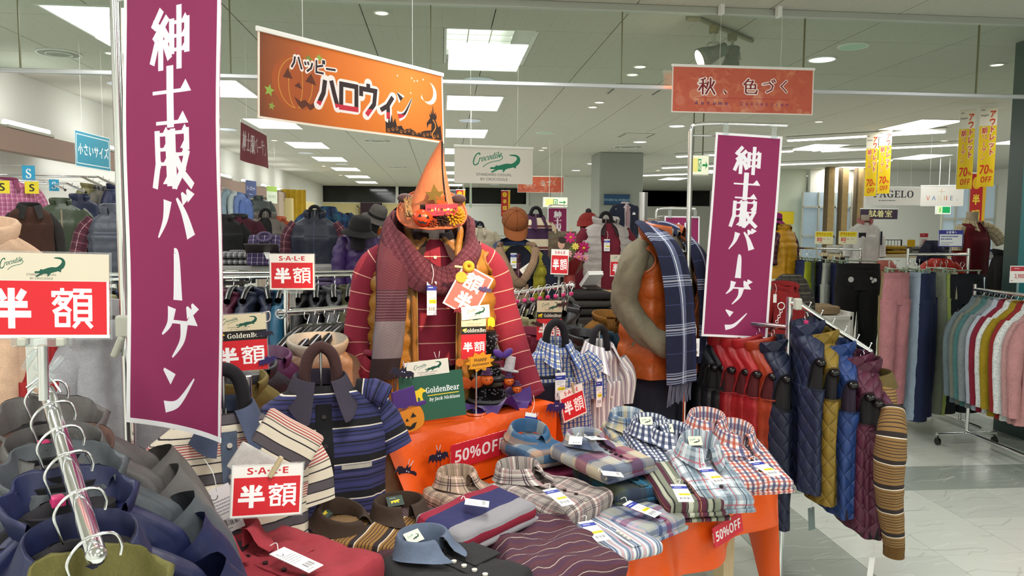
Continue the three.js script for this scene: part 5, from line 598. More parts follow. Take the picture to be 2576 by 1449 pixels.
// ---------- decorations on the raised step ----------
{
  const g = card('brand_card', 'dark green card with a yellow bear emblem on the orange riser', 'sign', .218, .155, C.green, T(-.965, .72, RT + .085), TR - .42, { rx: -.16, rz: .07, t: .004 }); part(g, 'top_strip', new THREE.BoxGeometry(.15, .05, .003).translate(-.01, .096, .002), C.crocCard);
  bat('dark paper bat on the left top corner of the green card', T(-1.075, .74, RT + .17), TR - .3, .085, batMat, -.3); bat('dark red paper bat behind the right top corner of the green card', T(-.88, .8, RT + .165), TR - .3, .1, mat(0x3a1a20), .1);
  const pg = outline([[-.05, 0], [-.056, .03], [-.046, .058], [-.02, .066], [0, .062], [.02, .066], [.046, .058], [.056, .03], [.05, 0], [.02, -.014], [-.02, -.014]], .006, .002, true);
  const p = thing('pumpkin_cutout', 'orange pumpkin cut-out wearing a purple top hat, left of the green card', 'decoration'); at(p, T(-1.115, .655, RT + .018), TR - .3, -.1, .12); part(p, 'face', pg, mat(0xe58a1c, { roughness: .4 })); for (const k of [-1, 1]) part(p, 'eye', outline([[-.009, -.006], [.009, -.006], [0, .008]], .003).translate(k * .022, .036, .008), blackPlastic); part(p, 'nose', outline([[-.005, -.003], [.005, -.003], [0, .006]], .003).translate(0, .024, .008), blackPlastic); part(p, 'mouth', outline([[-.03, .012], [-.016, .004], [-.006, .008], [.008, .002], [.018, .01], [.03, .012], [.02, -.004], [.006, -.008], [-.006, -.003], [-.018, -.006]], .003).translate(0, 0, .008), blackPlastic); part(p, 'hat', outline([[-.07, .05], [.07, .062], [.07, .072], [.04, .072], [.038, .125], [-.034, .118], [-.036, .064], [-.07, .06]], .007, .001), mat(0x4b2378, { roughness: .4 }));
  // small stand with a half-price card
  const s = thing('sign_stand', 'slim chrome sign stand with a golden half-price card and burst sticker', 'sign stand'); const sp = T(-.79, .7, RT); at(s, sp, TR - .45); part(s, 'base', cyl(.036, .008, 0, .004, 0, 28), chrome); part(s, 'pole', bar(V(0, .008, 0), V(0, .2, 0), .0035), steel); part(s, 'board', new THREE.BoxGeometry(.088, .16, .004).translate(-.012, .275, .006), C.goldHalfTall); part(s, 'top_flap', new THREE.BoxGeometry(.1, .045, .003).rotateZ(.08).translate(-.006, .358, .01), C.crocCard); part(s, 'burst_sticker', outline(Array.from({ length: 20 }, (_, i) => { const a = i / 20 * 6.283, r = i % 2 ? .032 : .045; return [r * 1.2 * Math.cos(a), r * .8 * Math.sin(a)]; }), .003).rotateZ(.1).translate(.01, .185, .01), mat(0xe39a1c)); part(s, 'burst_text', new THREE.BoxGeometry(.07, .044, .002).rotateZ(.1).translate(.01, .185, .0145), C.happy); part(s, 'ghost_cutout', outline([[-.012, -.014], [-.004, -.01], [.006, -.016], [.014, -.01], [.012, .012], [0, .02], [-.012, .012]], .003, 0, true).translate(.05, .32, .006), mat(0xe3c020)); part(s, 'pumpkin_cutout', cyl(.014, .004, 0, 0, 0, 14).rotateX(Math.PI / 2).translate(-.062, .185, .008), mat(0xc8701c));
  // stack of glittery black hats
  const h = thing('hat_tower', 'stacked black glitter hats with orange bow, pumpkins and purple tulle', 'decoration'); const hpz = T(-.65, .8, RT); at(h, hpz, TR - .4); const glit = mat(0x0b0a0d, { roughness: .22, bumpMap: WEAVE, bumpScale: .006 }), silver = mat(0xb9bcc4, { metalness: .9, roughness: .3, bumpMap: WEAVE, bumpScale: .01 });
  for (const [y, r, hh] of [[.0, .1, .07], [.085, .075, .06], [.16, .055, .11]]) { part(h, 'hat', new THREE.LatheGeometry([[.001, y + hh], [r * .6, y + hh], [r * .66, y + hh * .7], [r * .68, y + .012], [r * 1.05, y + .004], [r * 1.08, y + .01], [r * .7, y + .001]].map((q) => new THREE.Vector2(...q)), 36), glit); part(h, 'hat_band', new THREE.TorusGeometry(r * .69, .006, 6, 36).rotateX(Math.PI / 2).translate(0, y + .016, 0), silver); part(h, 'sequins', mergeGeometries(Array.from({ length: 40 }, () => { const a = rr(-1, 1.2), q = rr(.3, .9); return new THREE.OctahedronGeometry(.0035).translate(r * .7 * Math.sin(a), y + hh * q, r * .7 * Math.cos(a)); })), silver); }
  for (const [x, y, z, q] of [[-.03, .105, .085, 1], [.06, .09, .07, .8], [.09, .06, .075, .75]]) { const b = part(h, 'little_pumpkin', (() => { const g = new THREE.SphereGeometry(.024 * q, 18, 12), p2 = g.attributes.position; for (let i = 0; i < p2.count; i++) { const a = Math.atan2(p2.getX(i), p2.getZ(i)), k = 1 - .08 * Math.abs(Math.cos(a * 4)); p2.setXYZ(i, p2.getX(i) * k, p2.getY(i) * .85, p2.getZ(i) * k); } g.computeVertexNormals(); return g; })(), mat(0xd9641a, { roughness: .4 })); b.position.set(x, y, z); part(b, 'little_hat', mergeGeometries([cyl(.022 * q, .003, 0, .02 * q), cyl(.013 * q, .018 * q, 0, .03 * q)]), solid(0x6a3f78)); for (const k of [-1, 1]) part(b, 'eye', cyl(.003, .003, 0, 0, 0, 3).rotateX(Math.PI / 2).translate(k * .008 * q, .003, .023 * q), blackPlastic); }
  const bow = solid(0xd8601c); for (const k of [-1, 1]) part(h, 'bow_loop', new THREE.SphereGeometry(.026, 16, 12).scale(1.1, .8, .5).rotateZ(k * .5).translate(-.085 + k * .024, .095, .075), bow); part(h, 'white_hat', mergeGeometries([cyl(.038, .004, 0, 0, 0, 20), cyl(.02, .05, 0, .026, 0, 18, .018)]).rotateZ(-.2).translate(.07, .125, .04), solid(0xd8d4dc));
  part(h, 'tulle_skirt', grid(60, 6, (u, v) => { const a = u * 6.2832, r = .1 + .07 * v; return V(r * Math.sin(a), .012 + .03 * Math.sin(a * 9) * v + .02 * v * Math.sin(a * 4 + 1), r * Math.cos(a)); }, (u, v) => [u, v]), mat(0x4a1f80, { transmission: .35, roughness: .8 })); part(h, 'tulle_bow', mergeGeometries([-1, 1].map((k) => new THREE.SphereGeometry(.02, 12, 10).scale(1.2, .7, .4).rotateZ(k * .6).translate(.045 + k * .018, .19, .045))), mat(0x4a2590, { transmission: .3, roughness: .7 }));
  hangTag('price tag in a clear sleeve hanging over the riser edge at the 50%OFF card', T(-.66, .555, RT + .02), TR - .2, -.25, { w: .045, h: .13, rx: -.1 }); 
}
// ---------- striped polos on neck forms ----------
{
  const p1 = P(560, 1035, 1.8), g = garment('polo_shirt', 'cream, grey and red striped polo with a denim collar on a neck form', 'shirt', { L: .46, sw: .19, nw: .062, nd: .052, dp: .085, drop: .075, m: creamStripe, lod: 0, seed: 5, fold: .012, hw: .2, sleeve: [[[[-.14, -.085, 0], [-.185, -.15, .01], [-.205, -.25, .02]], [.05, .05, .046]], [[[.15, -.08, 0], [.19, -.15, .02], [.205, -.25, .03]], [.05, .052, .046]]], sflat: .3, collar: { open: .24, fall: .05, point: .03, flare: .01 }, cm: solid(0x424c66), placket: [-.04, -.18, .018, chambray], buttons: 2, bm: btnPale, pocket: [.085, -.26, .1, .1] });
  at(g, p1, .45, -.12); part(g, 'folded_sleeve', pillow(.15, .022, .125, { r: .01, amp: .005 }).rotateX(Math.PI / 2).rotateZ(-.62).translate(.115, -.085, .088), creamStripe); part(g, 'turned_cuff', pillow(.11, .012, .065, { r: .005, amp: .002 }).rotateX(Math.PI / 2).rotateZ(-.62).translate(.045, -.115, .118), solid(0xd9d5d0));
  arch('black foam neck arch inside the cream striped polo', p1.clone().add(V(0, .015, -.01)), .45, { h: .085, r: .044, th: .017 });
  part(g, 'neck_label', new THREE.BoxGeometry(.03, .024, .002).translate(-.0, -.01, -.04), C.label);
  hangTag('white double hang tag on the placket of the cream striped polo', p1.clone().add(V(0.015, -.13, .13)), .35, .32, { m: C.tagPlain, w: .055, h: .11, str: .06 });
  const c = card('sale_card', 'SALE half-price card pegged to the hem of the cream striped polo', 'sign', .148, .112, C.sale, P(672, 1233, 1.62), .3, { rz: -.07, rx: -.1, frame: true }); part(c, 'wooden_peg', rbox(.01, .05, .014, .003).rotateZ(-.5).translate(.015, .05, .004), paleWood);
  const p2 = P(806, 966, 2.12), n = garment('polo_shirt', 'navy, black and white striped polo with a plum collar on a padded neck form', 'shirt', { L: .46, sw: .18, nw: .062, nd: .055, dp: .075, drop: .06, m: navyStripe, lod: 0, seed: 9, fold: .01, hw: .19, sleeve: [[[[-.14, -.07, 0], [-.165, -.14, .0], [-.17, -.22, .0]], [.042, .042, .04]], [[[.14, -.065, 0], [.18, -.12, .0], [.215, -.2, .01]], [.042, .046, .044]], [[[.095, -.018, .02], [.14, -.025, .035], [.18, -.045, .05]], [.024, .03, .032]]], sflat: .6, collar: { open: .3, fall: .055, point: .038, h: .04, flare: .016 }, cm: solid(0x342c3e), placket: [-.05, -.28, .022, solid(0x0f0d14)], buttons: 3, pocket: [.085, -.22, .085, .012], pm: solid(0xcfc8bc) });
  at(n, p2, .28, -.1);
  arch('padded plum neck arch rising from the navy striped polo', p2.clone().add(V(0, .01, -.01)), .28, { h: .095, r: .043, th: .017, m: solid(0x4a2c2a) });
}
// ---------- tall banners on chrome frames ----------
function banner(label, plabel, c, ry, px, poleAt, m, o = {}) {   // c = centre of the sheet
  const { w = .3, h = .9, top = .06, lean = 0, arm = .34, both = true } = o;
  const f = thing('banner_stand', plabel, 'stand'); const ptop = c.y + h / 2 + top; const foot = V(poleAt.x, o.foot ?? .02, poleAt.z), up = V(poleAt.x, ptop, poleAt.z), dir = V(Math.cos(ry), 0, -Math.sin(ry));
  part(f, 'pole', bar(foot, up.clone().add(V(0, -.03, 0)), o.r || .0115), chrome); part(f, 'top_arm', tube([up.clone().add(V(0, -.04, 0)), up.clone().add(V(0, -.008, 0)).addScaledVector(dir, .008), up.clone().addScaledVector(dir, .04), up.clone().addScaledVector(dir, arm)], .009, 30, 10), chrome); part(f, 'cross_bar', bar(up.clone().add(V(0, -.05, 0)), up.clone().add(V(0, -.05, 0)).addScaledVector(dir, arm * .86), .004), chrome);
  if (o.foot === undefined) part(f, 'foot_plate', cyl(.13, .012, poleAt.x, .008, poleAt.z, 28), steel);
  if (o.clamp) part(f, 'clamp', mergeGeometries([rbox(.034, .05, .036, .006, poleAt.x, o.clamp, poleAt.z), rbox(.014, .05, .02, .005).rotateZ(-.4).translate(poleAt.x - .012 * (o.cs ?? 1), o.clamp - .045, poleAt.z + .014)]), greyPlastic);
  const b = thing('sale_banner', label, 'banner'); at(b, c, ry, 0, o.rz || 0);
  const g = new THREE.BoxGeometry(w, h, .0016, 12, 16, 1), q = g.attributes.position; for (let i = 0; i < q.count; i++) { const x = q.getX(i) / w, y = q.getY(i) / h; q.setZ(i, q.getZ(i) + (o.curl ?? .018) * (x * x * 4 * (.4 - y)) + .003 * Math.sin(y * 9)); } g.computeVertexNormals();
  part(b, 'sheet', g, m); for (const k of [-.36, .36]) { part(b, 'clip', mergeGeometries([rbox(.02, .05, .012, .003, k * w, h / 2 + .015, .002), rbox(.026, .016, .016, .003, k * w, h / 2 - .006, .003)]), clearPlastic); }
  return b;
}
banner('large wine purple banner hanging from a chrome pole at the near left of the shop', 'tall chrome banner pole with a grey clamp beside the large purple banner', P(439, 527, 1.56), -.62, 0, P(309, 600, 1.74), C.banner, { top: .055, clamp: P(305, 820, 1.74).y, rz: 0, curl: .02 });
banner('wine purple banner hanging on the chrome frame above the red vests', 'chrome banner frame with a clamp in front of the orange vest figure', P(1865, 596, 3.2), -.04, 0, P(1729, 700, 3.24), C.banner, { top: .045, clamp: P(1726, 715, 3.24).y, rz: -.05, arm: .43, curl: .012 });
banner('half hidden wine purple banner behind the plaid-scarf figure', 'thin chrome banner frame farther back behind the orange vest', P(1713, 680, 4.55), 0, 0, P(1652, 500, 4.6), C.banner, { w: .225, h: .675, top: .05, arm: .25, curl: .01, r: .009 });
banner('small distant wine purple banner below the green arrow sign', 'slim stand of the distant purple banner', P(1402, 590, 9), 0, 0, P(1378, 600, 9.05), C.banner, { w: .235, h: .65, top: .03, arm: .24, r: .008 });
// ---------- waterfall rack with jackets, nearest the camera ----------
const rackYaw = .61;
{
  const A0 = P(118, 985, 1.43), A1 = P(242, 1398, 1.03), r = rackThing('four-way chrome clothes rack with a sloping arm full of jackets'); const pp = P(88, 900, 1.5);
  part(r, 'post', rbox(.024, 1.42, .024, .004, pp.x, .71, pp.z), chrome); part(r, 'sloping_arm', bar(A0, A1, .0135, 20), chrome); part(r, 'arm_cap', new THREE.SphereGeometry(.0142, 16, 12).translate(A1.x, A1.y, A1.z), chrome); part(r, 'arm_joint', bar(pp.clone().setY(A0.y - .01), A0, .011), chrome);
  for (const [x, z] of [[.3, .3], [-.3, .3], [.3, -.3], [-.3, -.3]]) part(r, 'foot', bar(V(pp.x, .05, pp.z), V(pp.x + x, .02, pp.z + z), .012), chrome);
  part(r, 'pin', null || tube([A0.clone().add(V(-.03, .01, .01)), A0.clone().add(V(0, .03, 0)), A0.clone().add(V(.03, .0, .01))], .0022, 12, 6), chrome);
  const cl = thing('clip_holder', 'clear plastic sign clip tangle on the near rack post', 'clip'); at(cl, P(112, 925, 1.42), .3); part(cl, 'screw_cap', cyl(.011, .016, -.005, .045), whitePaint); part(cl, 'jaw', tube([[-.03, .0, .01], [-.02, .02, .012], [-.006, .035, .0], [0, .0, .01], [.008, -.03, .012]], .006, 24, 8), clearPlastic); part(cl, 'jaw', tube([[.03, .02, .01], [.012, -.002, .014], [-.012, -.02, .01], [.004, -.038, .01]], .006, 24, 8), clearPlastic); part(cl, 'wing', rbox(.04, .012, .014, .004).rotateZ(-.7).translate(.004, -.004, .02), clearPlastic);
  const spec = [[.0, nylon(0x6a6563), 'taupe grey jacket at the back of the sloping arm', null, .72], [.17, nylon(0x6c6a69), 'ash grey jacket with a fleece-lined collar', pinkPlastic, .74], [.35, nylon(0x565c62), 'blue-grey jacket with a rounded hood edge', null, .74], [.52, nylon(0x1c2450), 'navy blue jacket in the middle of the sloping arm', pinkPlastic, .76], [.74, nylon(0x1a214a), 'navy jacket with a metal zip end near the front', null, .76], [.97, solid(0x6f6a35), 'olive green jacket at the front end of the sloping arm', null, .74]];
  spec.forEach(([k, m, l, chip, L], i) => {
    const p = A0.clone().lerp(A1, k), yaw = rackYaw + (i % 2 ? .05 : -.04);
    const hk = thing('clothes_hanger', 'black hanger with a chrome hook carrying the ' + l.split(' ').slice(0, 3).join(' ').replace(/ (at|with|in)$/, '') + [' at the top', ' below it', ' third down', ' in the middle', ' near the front', ' at the arm end'][i], 'hanger', 'hangers on the sloping arm'); at(hk, p.clone().add(V(0, -.075, 0)), yaw);
    part(hk, 'hook', tube([[-.012, -.02, .0], [-.03, .04, .004], [-.034, .066, .004], [-.016, .088, .0], [.004, .094, 0], [.026, .09, 0], [.034, .072, .002], [.032, .058, .002]].reverse(), .0024, 48, 8), chrome); part(hk, 'shoulder_bar', tube([[-.17, -.085, .012], [-.1, -.04, .004], [-.012, .0, -.002], [.08, -.055, .0], [.15, -.12, .0]], .021, 28, 10), blackFoam); part(hk, 'shoulder_form', torso({ L: .12, sw: .105, nw: .022, nd: .02, dp: .036, drop: .06, lod: 1, fold: 0 }).g.translate(-.02, .016, 0), blackFoam); part(hk, 'neck_block', cyl(.066, .02, 0, -.006, 0, 24).scale(1, 1, .62), blackFoam); if (chip) part(hk, 'size_chip', rbox(.02, .02, .02, .004, -.018, .02, .004), chip);
    const j = garment('jacket', l, 'jacket', { L, sw: .195, nw: .066, nd: .042, dp: .06, drop: .085, m, lod: 0, seed: 11 + i * 3, fold: .02, crisp: .75, sleeve: 'down', sr: .07, swr: .008, sl: .6, ...(i % 3 === 1 ? { collar: { open: .55, h: .05, fall: .06, point: .02, flare: .02, dip: .05 } } : { stand: { h: .055, open: .8, lean: .018, thick: .006, dip: .055, rough: .012 } }) }, 'jackets on the sloping arm'); at(j, p.clone().add(V(0, -.078, .0)), yaw);
    part(j, 'zip', patch(j.userData2, -.008, .008, -.06, -L + .04, .006, 4, 20), i % 2 ? mat(0x23232a) : mat(0x3a3a3a)); const z = part(j, 'zip_pull', mergeGeometries([rbox(.006, .028, .004, .001), rbox(.01, .012, .006, .002, 0, .016)]), chrome); z.position.copy(front(j.userData2, .1, -.2, .016)); z.rotation.z = -.3;
    if (i === 1 || i === 2) part(j, 'lining', standGeo({ rx: .072, rz: .045, h: .044, open: .9, lean: .022, thick: .001, dip: .05 }), solid(i === 1 ? 0x7a5a50 : 0x3a3436));
    part(j, 'pocket_flap', patch(j.userData2, .06, .16, -.22, -.3, .009, 6, 8), m);
  });
  // garments on the arm behind the card
  const back = [[-75, 585, 1.75, solid(0xe6c0a2), 'peach beige coat at the edge behind the crocodile card', .85, .17], [88, 780, 1.8, knit(0xb02a2c), 'red ribbed jacket between the beige coats behind the card', .45, .06], [128, 770, 1.9, solid(0xc8ae98), 'tan coat with a flap pocket behind the clear clip', .6, .07], [238, 800, 1.84, solid(0xb4b4ba), 'long pale grey coat beside the chrome banner pole', .62, .07]];
  back.forEach(([x, y, d, m, l, L, sw], i) => { const j = garment('coat', l, 'coat', { L, sw, nw: .07, nd: .06, dp: .08, drop: .07, m, lod: 1, hw: i === 3 ? .15 : undefined, seed: 31 + i, fold: .012, sleeve: i === 3 ? 'down' : 'none', sr: .06, sl: .62, stand: { h: .04 } }); at(j, P(x, y, d), .7); if (i === 0) part(j, 'placket', patch(j.userData2, .02, .06, -.05, -.8, .006, 4, 20), m); if (i === 2) part(j, 'pocket_flap', patch(j.userData2, -.02, .06, -.2, -.26, .008), m); });
}
{ const s = thing('sign_stand', 'large half-price card with a crocodile emblem above the near jackets', 'sign'); at(s, P(106, 744, 1.26), .12, 0, -.022); part(s, 'board', new THREE.BoxGeometry(.198, .137, .003), C.crocHalf); part(s, 'sleeve', new THREE.BoxGeometry(.204, .143, .0012).translate(0, 0, -.0032), clearPlastic); part(s, 'clip_holder', rbox(.09, .016, .018, .004, 0, -.074), clearPlastic); part(s, 'clip_pin', cyl(.0075, .09, 0, -.125), chrome); for (const k of [-1, 1]) part(s, 'clip_screw', rbox(.012, .014, .024, .003, k * .028, -.074), greyPlastic); }
// ---------- clothes rails in the second row ----------
const hangerProto = (() => { const h = new THREE.Group(); h.name = 'clothes_hanger'; h.userData = { label: '', category: 'hanger' }; mesh('x', BTN, chrome); const a = mesh('hook', hookGeo(.045, .018, .0022), chrome), b = mesh('shoulder_bar', tube([[-.19, -.05, .012], [-.1, -.012, 0], [0, 0.01, -.006], [.1, -.012, 0], [.19, -.05, .012]], .02, 18, 8).scale(1, 1, 1), blackPlastic), c = mesh('size_chip', rbox(.022, .018, .014, .004, 0, .014, 0), pinkPlastic); h.add(a, b, c); return h; })();
function railRow(what, p0, p1, list, o = {}) {   // hangers and garments side by side on a rail
  const { ry = Math.PI / 2, drop = .095, jitter = .12, group, proto, chips = [pinkPlastic, bluePlastic, blackPlastic, pinkPlastic] } = o, n = list.length;
  list.forEach(([m, adj], i) => {
    const p = p0.clone().lerp(p1, n === 1 ? .5 : (i + .5) / n), yaw = ry + rr(-jitter, jitter);
    if (o.hanger !== false) { const h = dup(hangerProto, 'clothes_hanger', `black hanger carrying the ${adj} ${what}`, { size_chip: chips[i % chips.length] }, 'hangers on the ' + group); at(h, p.clone().add(V(0, -.075, 0)), yaw); if (o.steep) h.remove(h.children[1]); }
    const g = dup(proto, proto.userData.base, `${adj} ${what}`, null, group); g.traverse((c) => { if (c.isMesh && !['lining', 'button', 'zip', 'waist_label'].includes(c.name)) c.material = m; }); at(g, p.clone().add(V(0, -drop, 0)), yaw);
  });
}
function proto(name, cat, o) { const g = garment(name, 'prototype', cat, o); scene.remove(g); g.userData.base = name; used[name]--; return g; }
const jackP = proto('jacket', 'jacket', { L: .66, sw: .2, nw: .07, nd: .05, dp: .045, drop: .075, m: solid(0x333333), lod: 2, seed: 4, fold: .014, sleeve: 'down', sr: .05, sl: .56, stand: { h: .035 } });
const shirtP = proto('shirt', 'shirt', { L: .68, sw: .2, nw: .06, nd: .045, dp: .032, drop: .07, m: solid(0x333333), lod: 2, seed: 8, fold: .01, sleeve: 'down', sr: .042, sl: .56, collar: { fall: .045 } });
const vestP = proto('padded_vest', 'vest', { L: .62, sw: .19, nw: .065, nd: .05, dp: .05, drop: .07, m: solid(0x333333), lod: 2, seed: 6, fold: .008, puff: .012, pitch: .07, sleeve: 'none', stand: { h: .05 } });
function simpleRack(label, p0, p1, o = {}) { const r = rackThing(label, o.group), f = o.floor ?? 0.02; part(r, 'rail', bar(p0, p1, .0125, 14), chrome); const posts = o.posts || [p0, p1]; posts.forEach((p) => part(r, 'post', bar(V(p.x, f, p.z), V(p.x, p.y + (o.over ?? .012), p.z), .0125, 14), chrome)); posts.forEach((p) => part(r, 'foot', bar(V(p.x, .03, p.z - .25), V(p.x, .03, p.z + .25), .012), chrome)); part(r, 'end_cap', new THREE.SphereGeometry(.015, 12, 10).translate(p1.x, p1.y, p1.z), chrome); return r; }
const K = { navy: nylon(0x1a2340), ink: nylon(0x14161f), maroon: nylon(0x5a1a38), black: nylon(0x121214), slate: nylon(0x2c3448), plum: nylon(0x5a2a55), olive: solid(0x4a4a30), khaki: solid(0x8a7a4a), teal: nylon(0x1d5a7a), grey: nylon(0x55565a), wine: nylon(0x4a1226), beige: solid(0xa99684), lilac: solid(0x5a3a66), cream: solid(0xb7b088) };
{
  const a = P(215, 705, 4.5), b = P(905, 692, 4.5); simpleRack('rear chrome rail of the double rack behind the purple banner', P(215, 690, 4.75), P(905, 684, 4.75)); simpleRack('front chrome rail of the double rack crowded with dark jackets', a, b, {});
  const row = [[K.olive, 'olive leftmost'], [K.cream, 'stone-coloured second'], [K.navy, 'navy third'], [K.slate, 'slate blue fourth'], [K.black, 'black fifth'], [K.plum, 'plum sixth'], [K.maroon, 'maroon first of three beyond the banner'], [K.maroon, 'maroon second of three beyond the banner'], [K.maroon, 'maroon third of three beyond the banner'], [K.slate, 'slate grey one after the maroon'], [K.navy, 'navy one after the maroon'], [K.teal, 'bright teal'], [K.black, 'black one below the SALE card'], [K.ink, 'inky one below the SALE card'], [K.grey, 'charcoal one past the SALE card'], [K.olive, 'olive green last']];
  railRow('jacket on the double rail', a, b, row.map(([m, s]) => [m, s]), { proto: jackP, group: 'jackets on the double rail', jitter: .2 });
}
{
  const a = P(250, 828, 3.0), b = P(352, 822, 3.0); simpleRack('short chrome rail between the near coats and the banner pole', a, b, {});
  railRow('jacket on the short rail', P(235, 838, 3.0), P(372, 836, 3.0), [[K.olive, 'dark olive outer'], [solid(0x4a3f3a), 'brown middle'], [K.wine, 'wine red inner'], [K.ink, 'inky last']], { proto: jackP, group: 'jackets on the short rail', ry: 1.25 });
}
{
  const a = P(700, 787, 2.95), b = P(882, 775, 2.95); const r = simpleRack('chrome rack with a tall post in front of the SALE card', a, b, { posts: [P(722, 787, 2.95)], over: .05 });
  part(r, 'finial', mergeGeometries([cyl(.013, .05, 0, 0, 0, 14), new THREE.SphereGeometry(.013, 12, 8).translate(0, .025, 0)]).translate(...P(722, 745, 2.95).toArray()), chrome); part(r, 'ring', new THREE.TorusGeometry(.017, .003, 8, 24).translate(...P(706, 790, 2.93).toArray()), chrome);
  railRow('jacket below the SALE card', P(760, 785, 2.95), P(885, 778, 2.95), [[solid(0xa5866c), 'caramel and ivory first'], [solid(0xb8a590), 'sand beige second'], [solid(0x8a6a54), 'mocha third'], [K.plum, 'plum fourth'], [solid(0xa8324a), 'rose red fifth']], { proto: jackP, group: 'jackets below the SALE card', drop: .12, ry: 1.15, jitter: .1, chips: [bluePlastic, pinkPlastic, bluePlastic, greenPlastic] });
  const c = P(560, 800, 2.5); 
  const beige = garment('jacket', 'beige and caramel padded jacket facing out behind the padded plum neck arch', 'jacket', { L: .62, sw: .22, nw: .075, nd: .06, dp: .09, drop: .08, m: nylon(0xa07a5e), sm: nylon(0xb8aa98), lod: 1, seed: 71, fold: .02, sleeve: 'down', stand: { h: .055, lean: .02 }, cm: nylon(0xb3a696) }); at(beige, P(800, 880, 2.75), .25);
  [[600, 870, nylon(0x1b1b1e), 'black hanging jacket behind the golden half-price card', .3], [668, 905, nylon(0x5b2350), 'purple quilted jacket beside the paper bat', .5], [628, 930, nylon(0x2a2630), 'dark plum jacket folded over on the rail', .45], [600, 965, solid(0x7a6a34), 'mustard olive jacket under the golden half-price card', .4]].forEach(([x, y, m, l, ry], i) => { const j = garment('jacket', l, 'jacket', { L: .6, sw: .19, nw: .07, nd: .05, dp: .06, drop: .09, m, lod: 2, seed: 80 + i, fold: .02, sleeve: 'down', sr: .055, stand: { h: .04 } }); at(j, P(x, y, 2.7 - i * .1), ry + .3); });
}
{ const s = thing('sign_stand', 'small SALE half-price card on a clear clip above the tall chrome post', 'sign'); at(s, P(735, 684, 2.9), 0); part(s, 'board', new THREE.BoxGeometry(.166, .136, .003), C.sale); part(s, 'sleeve', new THREE.BoxGeometry(.172, .142, .0012).translate(0, 0, -.003), clearPlastic); part(s, 'clip_holder', rbox(.076, .02, .02, .004, 0, -.072), clearPlastic); part(s, 'clip_pin', cyl(.011, .06, 0, -.105), clearPlastic); }
{ const s = thing('sign_stand', 'golden bear half-price card with bats on the rail left of the polos', 'sign'); at(s, P(603, 862, 2.2), .25, 0, .03); part(s, 'board', new THREE.BoxGeometry(.15, .165, .003), C.goldHalf); part(s, 'sleeve', new THREE.BoxGeometry(.156, .171, .0012).translate(0, 0, -.003), clearPlastic); part(s, 'clip_holder', rbox(.06, .016, .018, .004, .02, -.09), clearPlastic); part(s, 'paper_bat', batGeo(.05).translate(.07, .02, .004), batMat); part(s, 'paper_bat', batGeo(.055).rotateZ(.3).translate(.075, -.06, .004), batPurple); part(s, 'paper_pumpkin', cyl(.02, .004, 0, 0, 0, 16).rotateX(Math.PI / 2).translate(-.068, -.068, .004), mat(0xe09a1c)); part(s, 'post', bar(V(.02, -.1, 0), V(.02, -.6, -.02), .008), chrome); part(s, 'wire_loop', tube([[.06, .08, 0], [.085, .085, 0], [.085, .06, 0], [.07, .055, 0]], .0022, 16, 6), chrome); }
